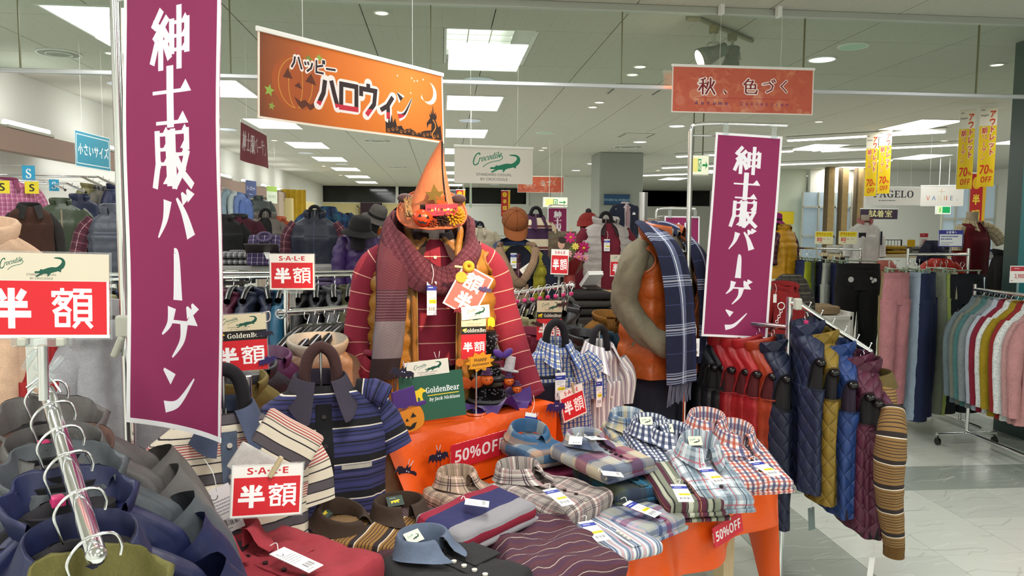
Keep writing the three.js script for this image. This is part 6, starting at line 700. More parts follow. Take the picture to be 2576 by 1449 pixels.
// ---------- figure with the plaid scarf ----------
{
  const p = P(1664, 594, 3.35), ry = .72, khaki = solid(0x746c58), orange = nylon(0xb4561c, { roughness: .42 });
  const tr = garment('trousers', 'dark navy trousers worn by the plaid-scarf figure behind the folded shirts', 'trousers', { L: .85, sw: .175, nw: .15, nd: .085, dp: .095, drop: .01, m: solid(0x14172b), lod: 1, fold: .012 }); at(tr, p.clone().add(V(0, -.5, 0)), ry);
  const f = thing('mannequin', 'headless display figure with a pale neck plate under the plaid scarf', 'mannequin'); at(f, p, ry); part(f, 'neck', new THREE.LatheGeometry([[.001, .035], [.05, .035], [.055, .03], [.05, .0], [.06, -.03], [.11, -.07]].map((q) => new THREE.Vector2(...q)), 24), mat(0xb9c4bf, { roughness: .4 })); part(f, 'stand_pole', bar(V(0, -.05, 0), V(0, -p.y + .02, 0), .012), steel); part(f, 'foot_plate', cyl(.15, .012, 0, -p.y + .008, 0, 28), steel);
  const ps = P(1618, 520, 3.6); const sp = thing('display_pole', 'thick brushed steel pole behind the plaid-scarf figure', 'pole'); part(sp, 'pole', cyl(.021, ps.y + .07, ps.x, (ps.y + .07) / 2, ps.z, 20), steel); part(sp, 'hook_arm', bar(V(ps.x, ps.y - .06, ps.z), V(ps.x + .09, ps.y - .06, ps.z), .006), chrome);
  const j = garment('jacket', 'khaki wool jacket with its sleeve tucked into the orange vest pocket', 'jacket', { L: .5, sw: .2, nw: .07, nd: .06, dp: .11, drop: .055, m: khaki, lod: 0, seed: 21, fold: .012, sr: .07, swr: .016, sleeve: [[[[-.15, -.06, 0], [-.22, -.12, 0], [-.25, -.29, -.02], [-.235, -.4, .05], [-.165, -.47, .14], [-.11, -.475, .165]], [.06, .068, .066, .06, .052, .046]], [[[.15, -.06, 0], [.22, -.12, 0], [.26, -.3, 0], [.27, -.5, .05]], [.066, .07, .064, .05]]], stand: { h: .05 } }); at(j, p, ry);
  const gap = (s) => .36 - .06 * s;
  const v = garment('puffer_vest', 'orange padded vest with a pocket worn over the khaki jacket', 'vest', { L: .63, sw: .21, nw: .085, nd: .075, dp: .15, drop: .05, m: orange, lod: 0, seed: 22, puff: .018, pitch: .095, gap, arm: [.46, .13, .66], edge: .006, fold: .01 }); at(v, p, ry); const tv = v.userData2;
  for (const k of [-1, 1]) { const pts = []; for (let i = 0; i <= 16; i++) pts.push(tv.f(k * (gap(i / 16) + .03), i / 16)); part(v, 'front_band', tube(pts, .009, 40, 8), orange); part(v, 'zip', tube(pts.map((q) => q.clone().add(V(-k * .01, 0, .002))), .003, 40, 6), mat(0x2a2420)); }
  part(v, 'collar', standGeo({ rx: .09, rz: .085, h: .07, open: .55, lean: .012 }), orange); part(v, 'pocket', tube([[-.2, -.46, .12], [-.16, -.52, .145], [-.1, -.58, .155]], .006, 14, 6), nylon(0x9c4614));
  const s = thing('scarf', 'navy and white plaid scarf draped over the orange vest with a white fringe', 'scarf'); at(s, p, ry);
  const strand = (pts, w0, seed) => { const c = new THREE.CatmullRomCurve3(pts.map((q) => V(...q))), len = c.getLength(); return grid(20, 60, (u, q) => { const o = c.getPointAt(q), T = c.getTangentAt(q), side = V(1, 0, .12), N = side.clone().cross(T).normalize(), a = u * 6.2832, w = w0 * (.72 + .28 * Math.min(1, q * 2.4)); return o.addScaledVector(side, w * Math.cos(a)).addScaledVector(N, (.011 + .004 * Math.sin(q * 8)) * Math.sin(a) + .006 * Math.sin(Math.cos(a) * 4 + q * 6 + seed)); }, (u, q) => [.08 * Math.cos(u * 6.2832), -q * len]); };
  part(s, 'front_strand', strand([[.0, .05, -.08], [-.08, .055, -.03], [-.125, .02, .04], [-.135, -.06, .125], [-.13, -.22, .175], [-.125, -.4, .19], [-.115, -.64, .19]], .1, 1), navyPlaid); part(s, 'rear_strand', strand([[.0, .045, -.075], [.07, .05, -.03], [.1, .0, .06], [.115, -.1, .14], [.13, -.3, .17], [.135, -.58, .16]], .06, 3), navyPlaid);
  const fr = []; for (let i = 0; i < 20; i++) { const x = -.21 + i * .0098; fr.push(tube([[x, -.63, .19], [x + rr(-.004, .004), -.68, .184], [x + rr(-.008, .008), -.72 - rr(0, .015), .182]], .0024, 8, 5)); } part(s, 'fringe', mergeGeometries(fr), solid(0x8a8fa8));
  hangTag('blue and white swing tag hanging by the navy plaid scarf', P(1748, 845, 3.18), .1, 0, { w: .045, h: .08, m: C.tagPlain, str: .06 });
}
// ---------- vests on the right-hand rack ----------
{
  const pp = P(1987, 748, 3.06), a0 = P(2012, 765, 3.03), a1 = P(2188, 884, 2.9), b0 = P(1760, 800, 3.42), r = rackThing('chrome rack with a sloping hook arm full of quilted vests');
  part(r, 'post', bar(V(pp.x, .02, pp.z), pp, .0135, 16), chrome); part(r, 'sloping_arm', bar(a0, a1, .012, 14), chrome); part(r, 'arm_cap', new THREE.SphereGeometry(.0135, 14, 10).translate(a1.x, a1.y, a1.z), chrome); part(r, 'arm_joint', bar(pp.clone().setY(a0.y), a0, .012), chrome); part(r, 'level_arm', bar(pp.clone().setY(b0.y), b0, .012), chrome); part(r, 'clamp', rbox(.03, .05, .03, .006, a0.x - .01, a0.y, a0.z), greyPlastic);
  for (let i = 0; i < 6; i++) { const q = a0.clone().lerp(a1, .12 + i * .172); part(r, 'hook_stud', mergeGeometries([bar(V(q.x, q.y, q.z), V(q.x + .012, q.y + .03, q.z), .0022, 6), new THREE.SphereGeometry(.0042, 8, 6).translate(q.x + .012, q.y + .03, q.z).toNonIndexed()].map((g) => g.index ? g.toNonIndexed() : g)), chrome); }
  const ring = P(1965, 770, 3.0); part(r, 'key_ring', new THREE.TorusGeometry(.015, .0026, 8, 24).translate(ring.x, ring.y, ring.z), chrome); for (let i = 0; i < 5; i++) part(r, 'chain_link', new THREE.TorusGeometry(.006, .0016, 6, 12).rotateY(i % 2 * 1.57).translate(ring.x - .004 * i, ring.y - .022 - i * .011, ring.z), chrome);
  for (const [x, z] of [[.28, .1], [-.28, -.1], [.1, -.28], [-.1, .28]]) part(r, 'foot', bar(V(pp.x, .04, pp.z), V(pp.x + x, .02, pp.z + z), .012), chrome);
  const mk = (label, m, lin, p, yaw, i, o = {}) => {
    const v = garment('padded_vest', label, 'vest', { L: o.L || .66, sw: .18, nw: .055, nd: .05, dp: o.dp || .052, drop: .1, m, lod: 0, seed: 40 + i, fold: .01, arm: [.47, .15, .92], lining: lin, edge: .0045, em: o.em, puff: o.puff || 0, pitch: .075, sleeve: 'none', stand: { h: .05, open: .4 }, hw: .185 }, o.group || 'vests on the sloping arm'); at(v, p.clone().add(V(0, -.09, 0)), yaw);
    const h = thing('clothes_hanger', 'black hanger inside the ' + label, 'hanger', 'hangers under the vests'); at(h, p.clone().add(V(0, -.085, 0)), yaw); part(h, 'shoulder_bar', tube([[-.13, -.11, .0], [-.08, -.06, 0], [0, -.01, -.004], [.08, -.06, 0], [.13, -.11, .0]], .012, 20, 10), blackPlastic); part(h, 'shoulder_end', new THREE.SphereGeometry(.021, 16, 12).scale(1, .8, 1).translate(.165, -.118, 0), blackPlastic); part(h, 'hook', hookGeo(.035, .017, .0022), chrome); if (o.chip) part(h, 'size_chip', rbox(.018, .016, .016, .003, 0, .028, 0), pinkPlastic); return v;
  };
  const L0 = solid(0x141318), arm = (k) => a0.clone().lerp(a1, k);
  mk('navy quilted vest nearest the chrome post', quilted(0x1f2a4c), L0, arm(.1), -1.66, 1, { chip: 1 }); mk('mustard quilted vest between navy and blue ones', quilted(0x8f7420), L0, arm(.3), -1.68, 2, { chip: 1 }); mk('royal blue quilted vest in the middle of the sloping arm', quilted(0x1f4080), solid(0x2a1c34), arm(.54), -1.66, 3); mk('burgundy quilted vest with a wide armhole edge', quilted(0x5a1c3a), L0, arm(.78), -1.68, 4); mk('second burgundy quilted vest pressed against the striped shirt', quilted(0x551a36), L0, arm(.9), -1.7, 5, { chip: 1 });
  const bs = garment('striped_shirt', 'brown and black striped long-sleeved shirt at the outer end of the sloping arm', 'shirt', { L: .62, sw: .18, nw: .06, nd: .05, dp: .05, drop: .1, m: cloth(96, '#86663a', [[0, 16, '#2a201e'], [16, 3.4, '#e2dcd0'], [29, 2.6, '#2c211c'], [40, 2.6, '#3a2a1e'], [50, 3, '#2a201c'], [60, 2.4, '#3a2a1e'], [70, 3, '#2a201c'], [82, 2.6, '#2c211c']]), lod: 0, seed: 47, fold: .008, sleeve: [[[[.14, -.1, 0], [.185, -.17, .02], [.2, -.36, .03], [.205, -.62, .0]], [.058, .066, .06, .046]], [[[-.14, -.1, 0], [-.18, -.17, 0], [-.19, -.36, 0], [-.19, -.58, 0]], [.055, .055, .05, .04]]], collar: { fall: .05 }, cm: solid(0x6a5a2e) }); at(bs, arm(1.0).add(V(.03, -.11, .0)), -1.66); part(bs, 'cuff', sleeveGeo([[.205, -.61, .0], [.206, -.67, 0]], [.046, .045], { lod: 0, wr: .002 }), knit(0x70501f));
  const bj = garment('quilted_jacket', 'burgundy quilted jacket shoulder behind the striped shirt', 'jacket', { L: .45, sw: .17, nw: .07, nd: .05, dp: .05, drop: .09, m: quilted(0x5a2040), lod: 1, seed: 48, sleeve: 'short', sr: .05, stand: { h: .04 } }); at(bj, arm(.97).add(V(.0, -.085, -.05)), -1.5);
  const t1 = hangTag('grey-green swing tag hanging below the navy quilted vest', P(2040, 1270, 2.95), .3, .1, { m: mat(0x7d8d8c), w: .035, h: .1 }); 
  hangTag('white care tag hanging below the burgundy vests', P(2195, 1395, 2.85), .2, -.1, { m: paper, w: .03, h: .1 });
  const Lx = (k) => pp.clone().setY(b0.y).lerp(b0, k);
  [[.16, quilted(0x19233f), 'navy quilted vest at the inner end of the level arm', .76], [.32, nylon(0xa83818), 'orange-red padded vest with a zip beside the red ones'], [.46, nylon(0xb01c24), 'bright red padded vest nearest the orange-red one'], [.6, nylon(0xb01c24), 'bright red padded vest in the middle of three'], [.74, nylon(0xa81a24), 'bright red padded vest farthest from the post'], [.86, nylon(0x14161f), 'inky black vest beside the red vests'], [.94, nylon(0x22262e), 'charcoal vest beside the plaid scarf'], [1.02, nylon(0x1a1c22), 'black vest next to the blue swing tag']].forEach(([k, m, l, LL], i) => mk(l, m, i > 0 && i < 5 ? solid(0x5a1018) : L0, Lx(k), -1.62 + .06 * (i % 2), 50 + i, { L: LL || .62, dp: .055, puff: i ? .011 : 0, group: 'vests on the level arm' }));
}
// ---------- gingham and lilac striped shirts on neck forms ----------
{
  const p = P(1398, 872, 3.02), g = garment('checked_shirt', 'blue and cream gingham shirt on a black neck form at the back of the table', 'shirt', { L: .36, sw: .155, nw: .055, nd: .05, dp: .07, drop: .06, m: blueYellowGing, lod: 0, seed: 61, fold: .009, hw: .165, sleeve: [[[[.12, -.05, .0], [.165, -.1, .02], [.18, -.22, .02]], [.045, .048, .044]], [[[-.12, -.05, 0], [-.15, -.1, 0], [-.155, -.2, 0]], [.04, .04, .036]]], sflat: .6, collar: { open: .26, h: .04, fall: .05, point: .03, flare: .012 }, placket: [-.05, -.33, .016], buttons: 4 }); at(g, p, .3, -.06); part(g, 'folded_sleeve', pillow(.085, .014, .11, { r: .006 }).rotateX(Math.PI / 2).rotateZ(.35).translate(.085, -.09, .07), blueYellowGing); part(g, 'dark_panel', patch(g.userData2, -.15, -.02, -.11, -.23, .006, 10, 12), solid(0x161b33));
  arch('black foam neck arch inside the gingham shirt', p.clone().add(V(0, .012, -.005)), .3, { h: .09, r: .042, th: .016 });
  hangTag('blue-headed price tag on the front of the gingham shirt', P(1410, 930, 2.9), .3, 0, { w: .045, h: .11 });
  const p2 = P(1508, 880, 3.14), s = garment('striped_shirt', 'lilac and white striped shirt on a black neck form beside the gingham shirt', 'shirt', { L: .38, sw: .12, nw: .052, nd: .05, dp: .075, drop: .06, m: lilacStripe, lod: 0, seed: 62, fold: .014, hw: .115, sleeve: [[[[.09, -.05, .02], [.12, -.11, .04], [.115, -.24, .05]], [.04, .045, .03]]], sflat: .6, collar: { open: .34, h: .045, fall: .055, point: .04, flare: .014 }, placket: [-.06, -.34, .014], buttons: 3, bm: btnPale }); at(s, p2, .5, -.04);
  arch('black foam neck arch inside the lilac striped shirt', p2.clone().add(V(0, .012, -.005)), .5, { h: .085, r: .04, th: .015 });
  hangTag('narrow price tag on the lilac striped shirt', P(1508, 945, 3.0), .4, 0, { w: .028, h: .12 });
  const c = card('sale_card', 'tilted SALE half-price card pegged to the gingham shirt', 'sign', .125, .125, C.sale, P(1441, 1013, 2.86), .55, { rz: .2, rx: -.05, frame: true }); part(c, 'wooden_peg', rbox(.008, .045, .012, .002).translate(.01, .06, .004), paleWood);
}
// ---------- signs that hang from the ceiling ----------
function wires(g, pts) { const inv = g.matrixWorld; pts.forEach(([x, y, top]) => part(g, 'thread', bar(V(x, y, 0), V(x, top, 0), .0009, 5), paper)); }
function hungSign(name, label, m, w, h, pl, pr, o = {}) {   // pl, pr: middles of the left and right edges
  const c = pl.clone().add(pr).multiplyScalar(.5), ry = Math.atan2(-(pr.z - pl.z), pr.x - pl.x), s = thing(name, label, 'sign'); at(s, c, ry);
  const W = Math.hypot(pr.x - pl.x, pr.z - pl.z), g = new THREE.BoxGeometry(w || W, h, .0016, 14, 4, 1), q = g.attributes.position; for (let i = 0; i < q.count; i++) q.setZ(i, q.getZ(i) + (o.curl ?? .012) * Math.sin(q.getX(i) / W * 5 + (o.ph || 0)) * (.5 - q.getY(i) / h)); g.computeVertexNormals(); part(s, 'sheet', g, m);
  if (o.rod !== false) part(s, 'top_rod', rbox((w || W) + .014, .018, .008, .003, 0, h / 2 - .004, 0), whitePaint);
  const top = (o.top ?? CEIL) - c.y; for (const k of o.at || [-.3, .3]) part(s, 'thread', bar(V(k * W, h / 2, 0), V(k * W, top, 0), .001, 5), paper);
  return s;
}
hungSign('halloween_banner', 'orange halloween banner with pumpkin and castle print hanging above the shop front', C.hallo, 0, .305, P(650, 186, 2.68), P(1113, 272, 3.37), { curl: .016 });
{ const a = P(1690, 224, 4.9), b = P(2046, 230, 4.9); const s = hungSign('autumn_sign', 'coral autumn leaf sign hanging in front of the glass smoke screen', C.autumn, 0, .31, a, b, { curl: .004, at: [-.17, .26] }); for (const [x, y] of [[1815, 20], [1959, 28]]) { const p = P(x, y, 4.93).sub(s.position); part(s, 'rail_clip', rbox(.03, .085, .05, .004, p.x, p.y, p.z), whitePaint); } }
hungSign('autumn_sign', 'smaller-looking coral autumn leaf sign far back behind the crocodile sign', C.autumn, 0, .31, P(1302, 463, 14.2), P(1418, 465, 14.2), { curl: .004 });
hungSign('brand_sign', 'hanging cream fabric sign with a green crocodile emblem', C.crocSign, 0, .3, P(1143, 411, 6.1), P(1340, 420, 6.2), { curl: .008 });
{ const s = hungSign('red_banner', 'dark red sideways-turned hanging banner past the purple one', C.bannerFlat, 0, .3, P(607, 352, 6.0), P(671, 382, 6.85), { curl: .02 }); }
hungSign('size_sign', 'turquoise hanging sign above the left wall garments', C.small, 0, .29, P(189, 376, 6.3), P(277, 386, 6.9), { curl: .001, rod: false });
hungSign('corner_sign', 'navy hanging sign on the left wall beside the pale blue shirts', C.jeans, 0, .29, P(618, 474, 13), P(645, 478, 13.4), { curl: .001, rod: false }); hungSign('corner_sign', 'pale green hanging sign next to the navy one', C.slacks, 0, .29, P(671, 488, 13), P(697, 492, 13.4), { curl: .001, rod: false });
[[2410, 2450, 375, 8.4, 'left one of the nearer pair of yellow outlet banners'], [2461, 2505, 368, 8.3, 'right one of the nearer pair of yellow outlet banners'], [2177, 2207, 414, 10.6, 'left one of the farther pair of yellow outlet banners'], [2209, 2241, 407, 10.5, 'right one of the farther pair of yellow outlet banners']].forEach(([x0, x1, y, d, l], i) => hungSign('outlet_banner', l, C.outlet, 0, i < 2 ? .93 : .92, P(x0, y + 4, d), P(x1, y - 3, d + (i < 2 ? -.12 : -.1)), { curl: .006 }));
hungSign('shop_sign', 'pale grey hanging sign with black serif letters near the wooden posts', C.gelo, 0, .32, P(2178, 494, 12.5), P(2318, 492, 12.4), { curl: .002 }); hungSign('shop_sign', 'cream hanging sign with thin coloured letters', C.vague, 0, .3, P(2316, 494, 10.4), P(2424, 491, 10.2), { curl: .002 });
hungSign('fitting_sign', 'dark purple fitting room sign with yellow characters', C.fitting, 0, .2, P(2164, 539, 13.6), P(2258, 537, 13.6), { curl: 0, at: [-.45, .45] });
{ const p = P(1397, 509, 12), e = thing('exit_sign', 'lit white exit sign with a green arrow pointing right', 'sign'); at(e, p); part(e, 'case', rbox(.4, .17, .07, .01), whitePaint); part(e, 'face', new THREE.BoxGeometry(.38, .15, .006).translate(0, 0, .037), mat(0xffffff, { map: C.exit.map, emissive: 0xffffff, emissiveMap: C.exit.map, emissiveIntensity: .7 })); for (const k of [-.1, .1]) part(e, 'rod', bar(V(k, .08, 0), V(k, CEIL - p.y, 0), .006, 6), whitePaint); part(e, 'shelf_plate', box(.44, .012, .1, 0, -.09), greyPlastic);
  const q = P(1757, 416, 9), f = thing('exit_sign', 'lit exit sign half hidden behind the purple banner frame', 'sign'); at(f, q); part(f, 'case', rbox(.24, .25, .09, .01), whitePaint); part(f, 'face', new THREE.BoxGeometry(.22, .23, .006).translate(0, 0, .047), mat(0xffffff, { map: C.exit.map, emissive: 0xffffff, emissiveMap: C.exit.map, emissiveIntensity: .7 })); part(f, 'arrow_side', box(.006, .22, .08, -.122), greyPlastic); for (const k of [-.07, .05]) part(f, 'rod', bar(V(k, .12, 0), V(k, CEIL - q.y, 0), .008, 6), solid(0x8d917c)); part(f, 'ceiling_mount', box(.22, .03, .1, -.01, CEIL - q.y - .015), solid(0x9b9f8a));
  const r = P(2372, 528, 14), x = thing('exit_sign', 'green and white running-figure exit sign behind the red vest figure', 'sign'); at(x, r); part(x, 'case', rbox(.3, .18, .06, .008), whitePaint); part(x, 'face', new THREE.BoxGeometry(.28, .16, .006).translate(0, 0, .033), mat(0xffffff, { map: C.exitGreen.map, emissive: 0xffffff, emissiveMap: C.exitGreen.map, emissiveIntensity: .5 })); for (const k of [-.1, .1]) part(x, 'rod', bar(V(k, .09, 0), V(k, CEIL - r.y, 0), .006, 6), whitePaint); }
[[1159, 510, 20], [1272, 512, 20], [1186, 500, 17]].forEach(([x, y, d], i) => { if (i < 2) hungSign('sale_flag', i ? 'red and yellow vertical flag above the brown cap' : 'red and yellow vertical flag beside the hat brim', C.flag, .24, .7, P(x - 10, y, d), P(x + 10, y, d), { curl: .01 }); else hungSign('paper_strip', 'thin greenish paper strip turned edge-on below the crocodile sign', mat(0xb9c8b4), .06, .42, P(1182, 478, 9), P(1186, 478, 9.05), { curl: .01 }); });
{ const p = P(1565, 500, 13.75), s = thing('studio_sign', 'dark blue shop sign mounted on the grey pillar', 'sign'); at(s, V(p.x, p.y, -14.17)); part(s, 'board', new THREE.BoxGeometry(.5, .19, .02), C.studio); part(s, 'rim', mergeGeometries([box(.51, .008, .026, 0, .095), box(.51, .008, .026, 0, -.095)]), blackPlastic); }
// ---------- dressed half figures behind the rails ----------
function figure(name, label, px, py, d, ry, o, group) { const g = garment(name, label, o.cat || 'jacket', { lod: 2, seed: px % 97, fold: .014, ...o }, group); at(g, P(px, py, d), ry, o.rx || 0); if (px < 700 && g.position.x < -3.4) { const hb = bar(V(0, .05, 0), V(-4.14 - g.position.x, .05, 0).applyAxisAngle(V(0, 1, 0), -ry), .005, 6); part(g, 'wall_hook', hb, chrome); } else part(g, 'stand_pole', bar(V(0, -.05, 0), V(0, .02 - g.position.y, 0), .009, 8), steel); if (o.form) { const a = part(g, 'neck_form', tube([[-.045, -.03, 0], [-.045, .03, 0], [-.028, .07, 0], [0, .082, 0], [.028, .07, 0], [.045, .03, 0], [.045, -.03, 0]], .015, 28, 10), blackFoam); part(g, 'rod', bar(V(0, -.06, 0), V(0, .075, 0), .003, 6), steel); } if (o.over) { const ov = { sw: o.sw + .014, nw: (o.nw ?? .06) + .022, nd: .07, dp: (o.dp ?? .11) + .022, drop: o.drop ?? .055, L: o.L + .015, lod: 1, seed: 5, fold: .008, ...o.over }; const t = torso({ ...ov, gap: (s) => ov.g ?? .3, arm: [.44, .1, .62] }); part(g, ov.name || 'open_vest', t.g, ov.m); if (ov.stand) part(g, 'vest_collar', standGeo({ rx: ov.nw, rz: .075, h: .06, open: .6, lean: .014 }), ov.m); } return g; }
const slv = (m) => m;
// left wall
figure('checked_shirt', 'pink checked shirt hanging high on the left wall', 20, 455, 6.6, .7, { cat: 'shirt', L: .5, sw: .2, m: pinkCheck, sleeve: 'down', collar: {}, cm: solid(0x8a3c60) });
figure('knit_vest', 'dark brown knitted vest over a black shirt on the left display', 74, 520, 5.7, .55, { cat: 'vest', L: .36, sw: .14, m: knit(0x4a2c20), sm: solid(0x2a2624), sleeve: 'down', sr: .045, sl: .38, collar: {}, cm: solid(0x1a1818), lod: 1 });
figure('rain_jacket', 'dark olive jacket with a pale lining on the left display', 152, 512, 6.3, .5, { L: .5, sw: .16, nw: .055, m: nylon(0x3f4c38), sleeve: 'down', sr: .06, sl: .44, stand: { h: .05, open: .6 }, swr: .014, zip: [-.05, -.45], zm: solid(0x9a8c78), lod: 1 });
figure('jacket', 'navy jacket hanging behind the dark olive one', 200, 500, 7.1, .6, { L: .5, sw: .16, m: nylon(0x1c2a54), sleeve: 'down', sr: .05, stand: { h: .05 } });
figure('jacket', 'pale khaki jacket on a wall arm left of the chrome pole', 225, 470, 7.6, 1.5, { L: .5, sw: .17, m: solid(0x9a956a), sleeve: 'down', stand: { h: .04 } }); figure('jacket', 'light grey jacket with a checked collar on a wall arm', 258, 478, 7.6, 1.4, { L: .45, sw: .16, m: solid(0x8a8880), cm: greyGing, sleeve: 'down', stand: { h: .05 } }); figure('jacket', 'royal navy jacket on the wall arm beside the chrome pole', 290, 474, 7.6, 1.5, { L: .45, sw: .16, m: nylon(0x24305e), sleeve: 'down', stand: { h: .05 } });
figure('puffer_jacket', 'grey quilted puffer vest with wine checked sleeves by the chrome pole', 288, 535, 4.9, .25, { L: .44, sw: .15, nw: .06, dp: .1, m: nylon(0x4c5260), sm: wineCheck, puff: .016, spuff: 0, pitch: .062, sleeve: [[[[-.11, -.05, 0], [-.17, -.12, 0], [-.2, -.24, .02], [-.22, -.33, .05]], [.05, .052, .048, .04]], [[[.11, -.05, 0], [.17, -.12, 0], [.18, -.3, 0]], [.05, .05, .045]]], stand: { h: .06 }, lod: 1 });
[[140, 466, 7.0], [192, 472, 7.2], [230, 455, 7.6], [270, 455, 7.6]].forEach(([x, y, d], i) => { const a = P(x - 24, y - 10, d), b = P(x + 24, y + 12, d - .25), s = thing('garment_bar', ['chrome wall arm above the brown vest', 'chrome wall arm above the dark olive jacket', 'chrome wall arm above the pale khaki jacket', 'chrome wall arm with pegs near the chrome pole'][i], 'hook', 'chrome garment arms on the left wall'); part(s, 'arm', bar(a, b, .012, 10), chrome); part(s, 'bracket', bar(V(-4.12, a.y, a.z), a, .01, 8), chrome); for (let k = 0; k < 3; k++) { const q = a.clone().lerp(b, .3 + k * .3); part(s, 'peg', bar(q, q.clone().add(V(0, .03, 0)), .004, 6), chrome); } });
[[72, 436, 7.2, C.sBlue, .1, .14, 'blue size S card high on the left wall'], [80, 472, 6.6, C.sYellow, .1, .1, 'yellow size S card below the blue one'], [5, 470, 6.2, C.sYellow, .1, .1, 'yellow size S card on the pink shirt at the edge'], [136, 466, 6.9, C.sBlue, .075, .1, 'pale blue size card behind the chrome arm'], [321, 475, 7.4, C.llBlue, .07, .13, 'blue size LL card by the chrome pole'], [335, 490, 7.2, C.sYellow, .05, .09, 'small yellow card peeking out by the chrome pole']].forEach(([x, y, d, m, w, h, l]) => { const c = card('size_card', l, 'sign', w, h, m, P(x, y, d), .35, { t: .003 }); part(c, 'card_clip', rbox(.02, .012, .008, .002, 0, h / 2, 0), clearPlastic); part(c, 'holder_rod', bar(V(0, h / 2, -.004), V(-4.14 - c.position.x, h / 2, 0).applyAxisAngle(V(0, 1, 0), -.35), .002, 5), clearPlastic); });
{ const s = card('sale_card', 'small golden half-price card on a thin stem by the chrome pole', 'sign', .075, .11, C.goldHalf, P(326, 612, 4.6), 0, {}); part(s, 'stem', bar(V(0, -.055, 0), V(-.004, -.18, 0), .004, 8), whitePaint); }
// second group, past the purple banner
figure('sweater', 'maroon sweater on a display form past the purple banner', 600, 545, 7.2, .3, { L: .4, sw: .18, m: knit(0x4a1426), sleeve: 'down', stand: { h: .03 }, cm: solid(0x1a1a1c) }); figure('jacket', 'black jacket hidden by the edge of the purple banner', 562, 550, 6.6, .5, { L: .4, sw: .16, m: solid(0x121214), sleeve: 'down', stand: { h: .04 } });
figure('cardigan', 'grey tweed cardigan over a black top on a display form', 668, 548, 7.4, .15, { L: .42, sw: .15, m: solid(0x141416), sm: greyTweed, sleeve: 'down', form: 1, over: { m: greyTweed, g: .32, name: 'open_cardigan', stand: 1 } }); figure('jacket', 'bright orange jacket behind the grey tweed cardigan', 700, 552, 8.2, .4, { L: .4, sw: .17, m: nylon(0xb04a18), sleeve: 'down', stand: { h: .04 } });
figure('padded_vest', 'dark navy zipped vest with wine checked sleeves on a display form', 792, 545, 6.15, .08, { cat: 'vest', L: .48, sw: .185, nw: .065, dp: .12, drop: .07, m: nylon(0x1a2238), sm: wineCheck, sleeve: [[[[-.14, -.06, 0], [-.2, -.15, 0], [-.22, -.3, .02], [-.24, -.42, .05]], [.056, .06, .052, .046]], [[[.14, -.06, 0], [.2, -.15, 0], [.225, -.32, .02], [.23, -.58, .03]], [.056, .062, .054, .046]]], stand: { h: .06, open: .5 }, form: 1, zip: [-.04, -.46], zm: mat(0x2c3448), lod: 1 });
figure('checked_shirt', 'blue and green tartan shirt behind the dark navy vest', 825, 528, 6.7, .2, { cat: 'shirt', L: .34, sw: .2, m: bluePlaid, sleeve: 'short', collar: {}, lod: 1 });
figure('puffer_jacket', 'purple quilted puffer jacket under a black bucket hat', 905, 580, 5.6, .75, { L: .42, sw: .16, nw: .06, dp: .12, m: nylon(0x3f2462), puff: .016, pitch: .075, sleeve: 'down', sr: .056, sl: .42, stand: { h: .06 }, lod: 1 });
function bucket(label, px, py, d, m, s = 1, tilt = .2, ry = .6) { const h = thing('hat', label, 'hat'); at(h, P(px, py, d), ry, tilt); if (py < 557 && d > 8) part(h, 'stand', bar(V(0, 0, 0), V(0, -.16 - h.position.y, 0), .01, 8), steel); part(h, 'head_block', cyl(.055 * s, .16, 0, -.06, 0, 16), blackFoam); part(h, 'crown', new THREE.LatheGeometry([[.001, .1], [.04, .102], [.066, .094], [.076, .07], [.084, .01], [.086, 0]].map(([a, b]) => new THREE.Vector2(a * s, b * s)), 32), m); part(h, 'brim', new THREE.LatheGeometry([[.084, .006], [.1, -.008], [.132, -.028], [.134, -.032], [.1, -.016], [.082, -.002]].map(([a, b]) => new THREE.Vector2(a * s, b * s)), 36), m); part(h, 'band', new THREE.LatheGeometry([[.0835, .006], [.0865, .006], [.084, .03], [.081, .03]].map(([a, b]) => new THREE.Vector2(a * s, b * s)), 32), solid(0x0c0c0e)); return h; }
bucket('black felt bucket hat on the purple puffer figure', 905, 578, 5.45, solid(0x0d0d10), .98, .25); bucket('grey bucket hat with a black brim behind the purple figure', 948, 545, 6.4, solid(0x5f5a58), .95, .5, .9); bucket('small bright red felt hat far behind the witch hat', 991, 556, 8.6, solid(0xa81a28), .75, .4);
figure('jacket', 'grey jacket with an orange scarf behind the purple puffer', 950, 590, 6.6, .5, { L: .35, sw: .17, m: solid(0x8a8a84), sleeve: 'down', stand: { h: .06 }, cm: solid(0xb0521c) }); figure('polo_shirt', 'plum striped polo on a hanger behind the black hat', 875, 560, 7.4, .3, { cat: 'shirt', L: .3, sw: .16, m: solid(0x6a3a58), sleeve: 'short', collar: {}, form: 1 });
// wall shirts far left
[[574, 480, 0x8ea4b0, 'pale blue-grey shirt on the far wall rail'], [592, 485, 0xb8c4c6, 'off-white shirt on the far wall rail'], [606, 488, 0x6d84b8, 'light blue shirt on the far wall rail'], [618, 500, 0x5a74b4, 'mid blue shirt on the far wall rail']].forEach(([x, y, c, l]) => figure('shirt', l, x, y, 12.6, 1.5, { cat: 'shirt', L: .62, sw: .2, m: solid(c), sleeve: 'down', collar: {} }, 'shirts on the far wall rail')); figure('jacket', 'charcoal jacket with a white tag on the far wall', 651, 500, 12.8, .6, { L: .5, sw: .2, m: nylon(0x3a4240), sleeve: 'down', stand: { h: .06 } });
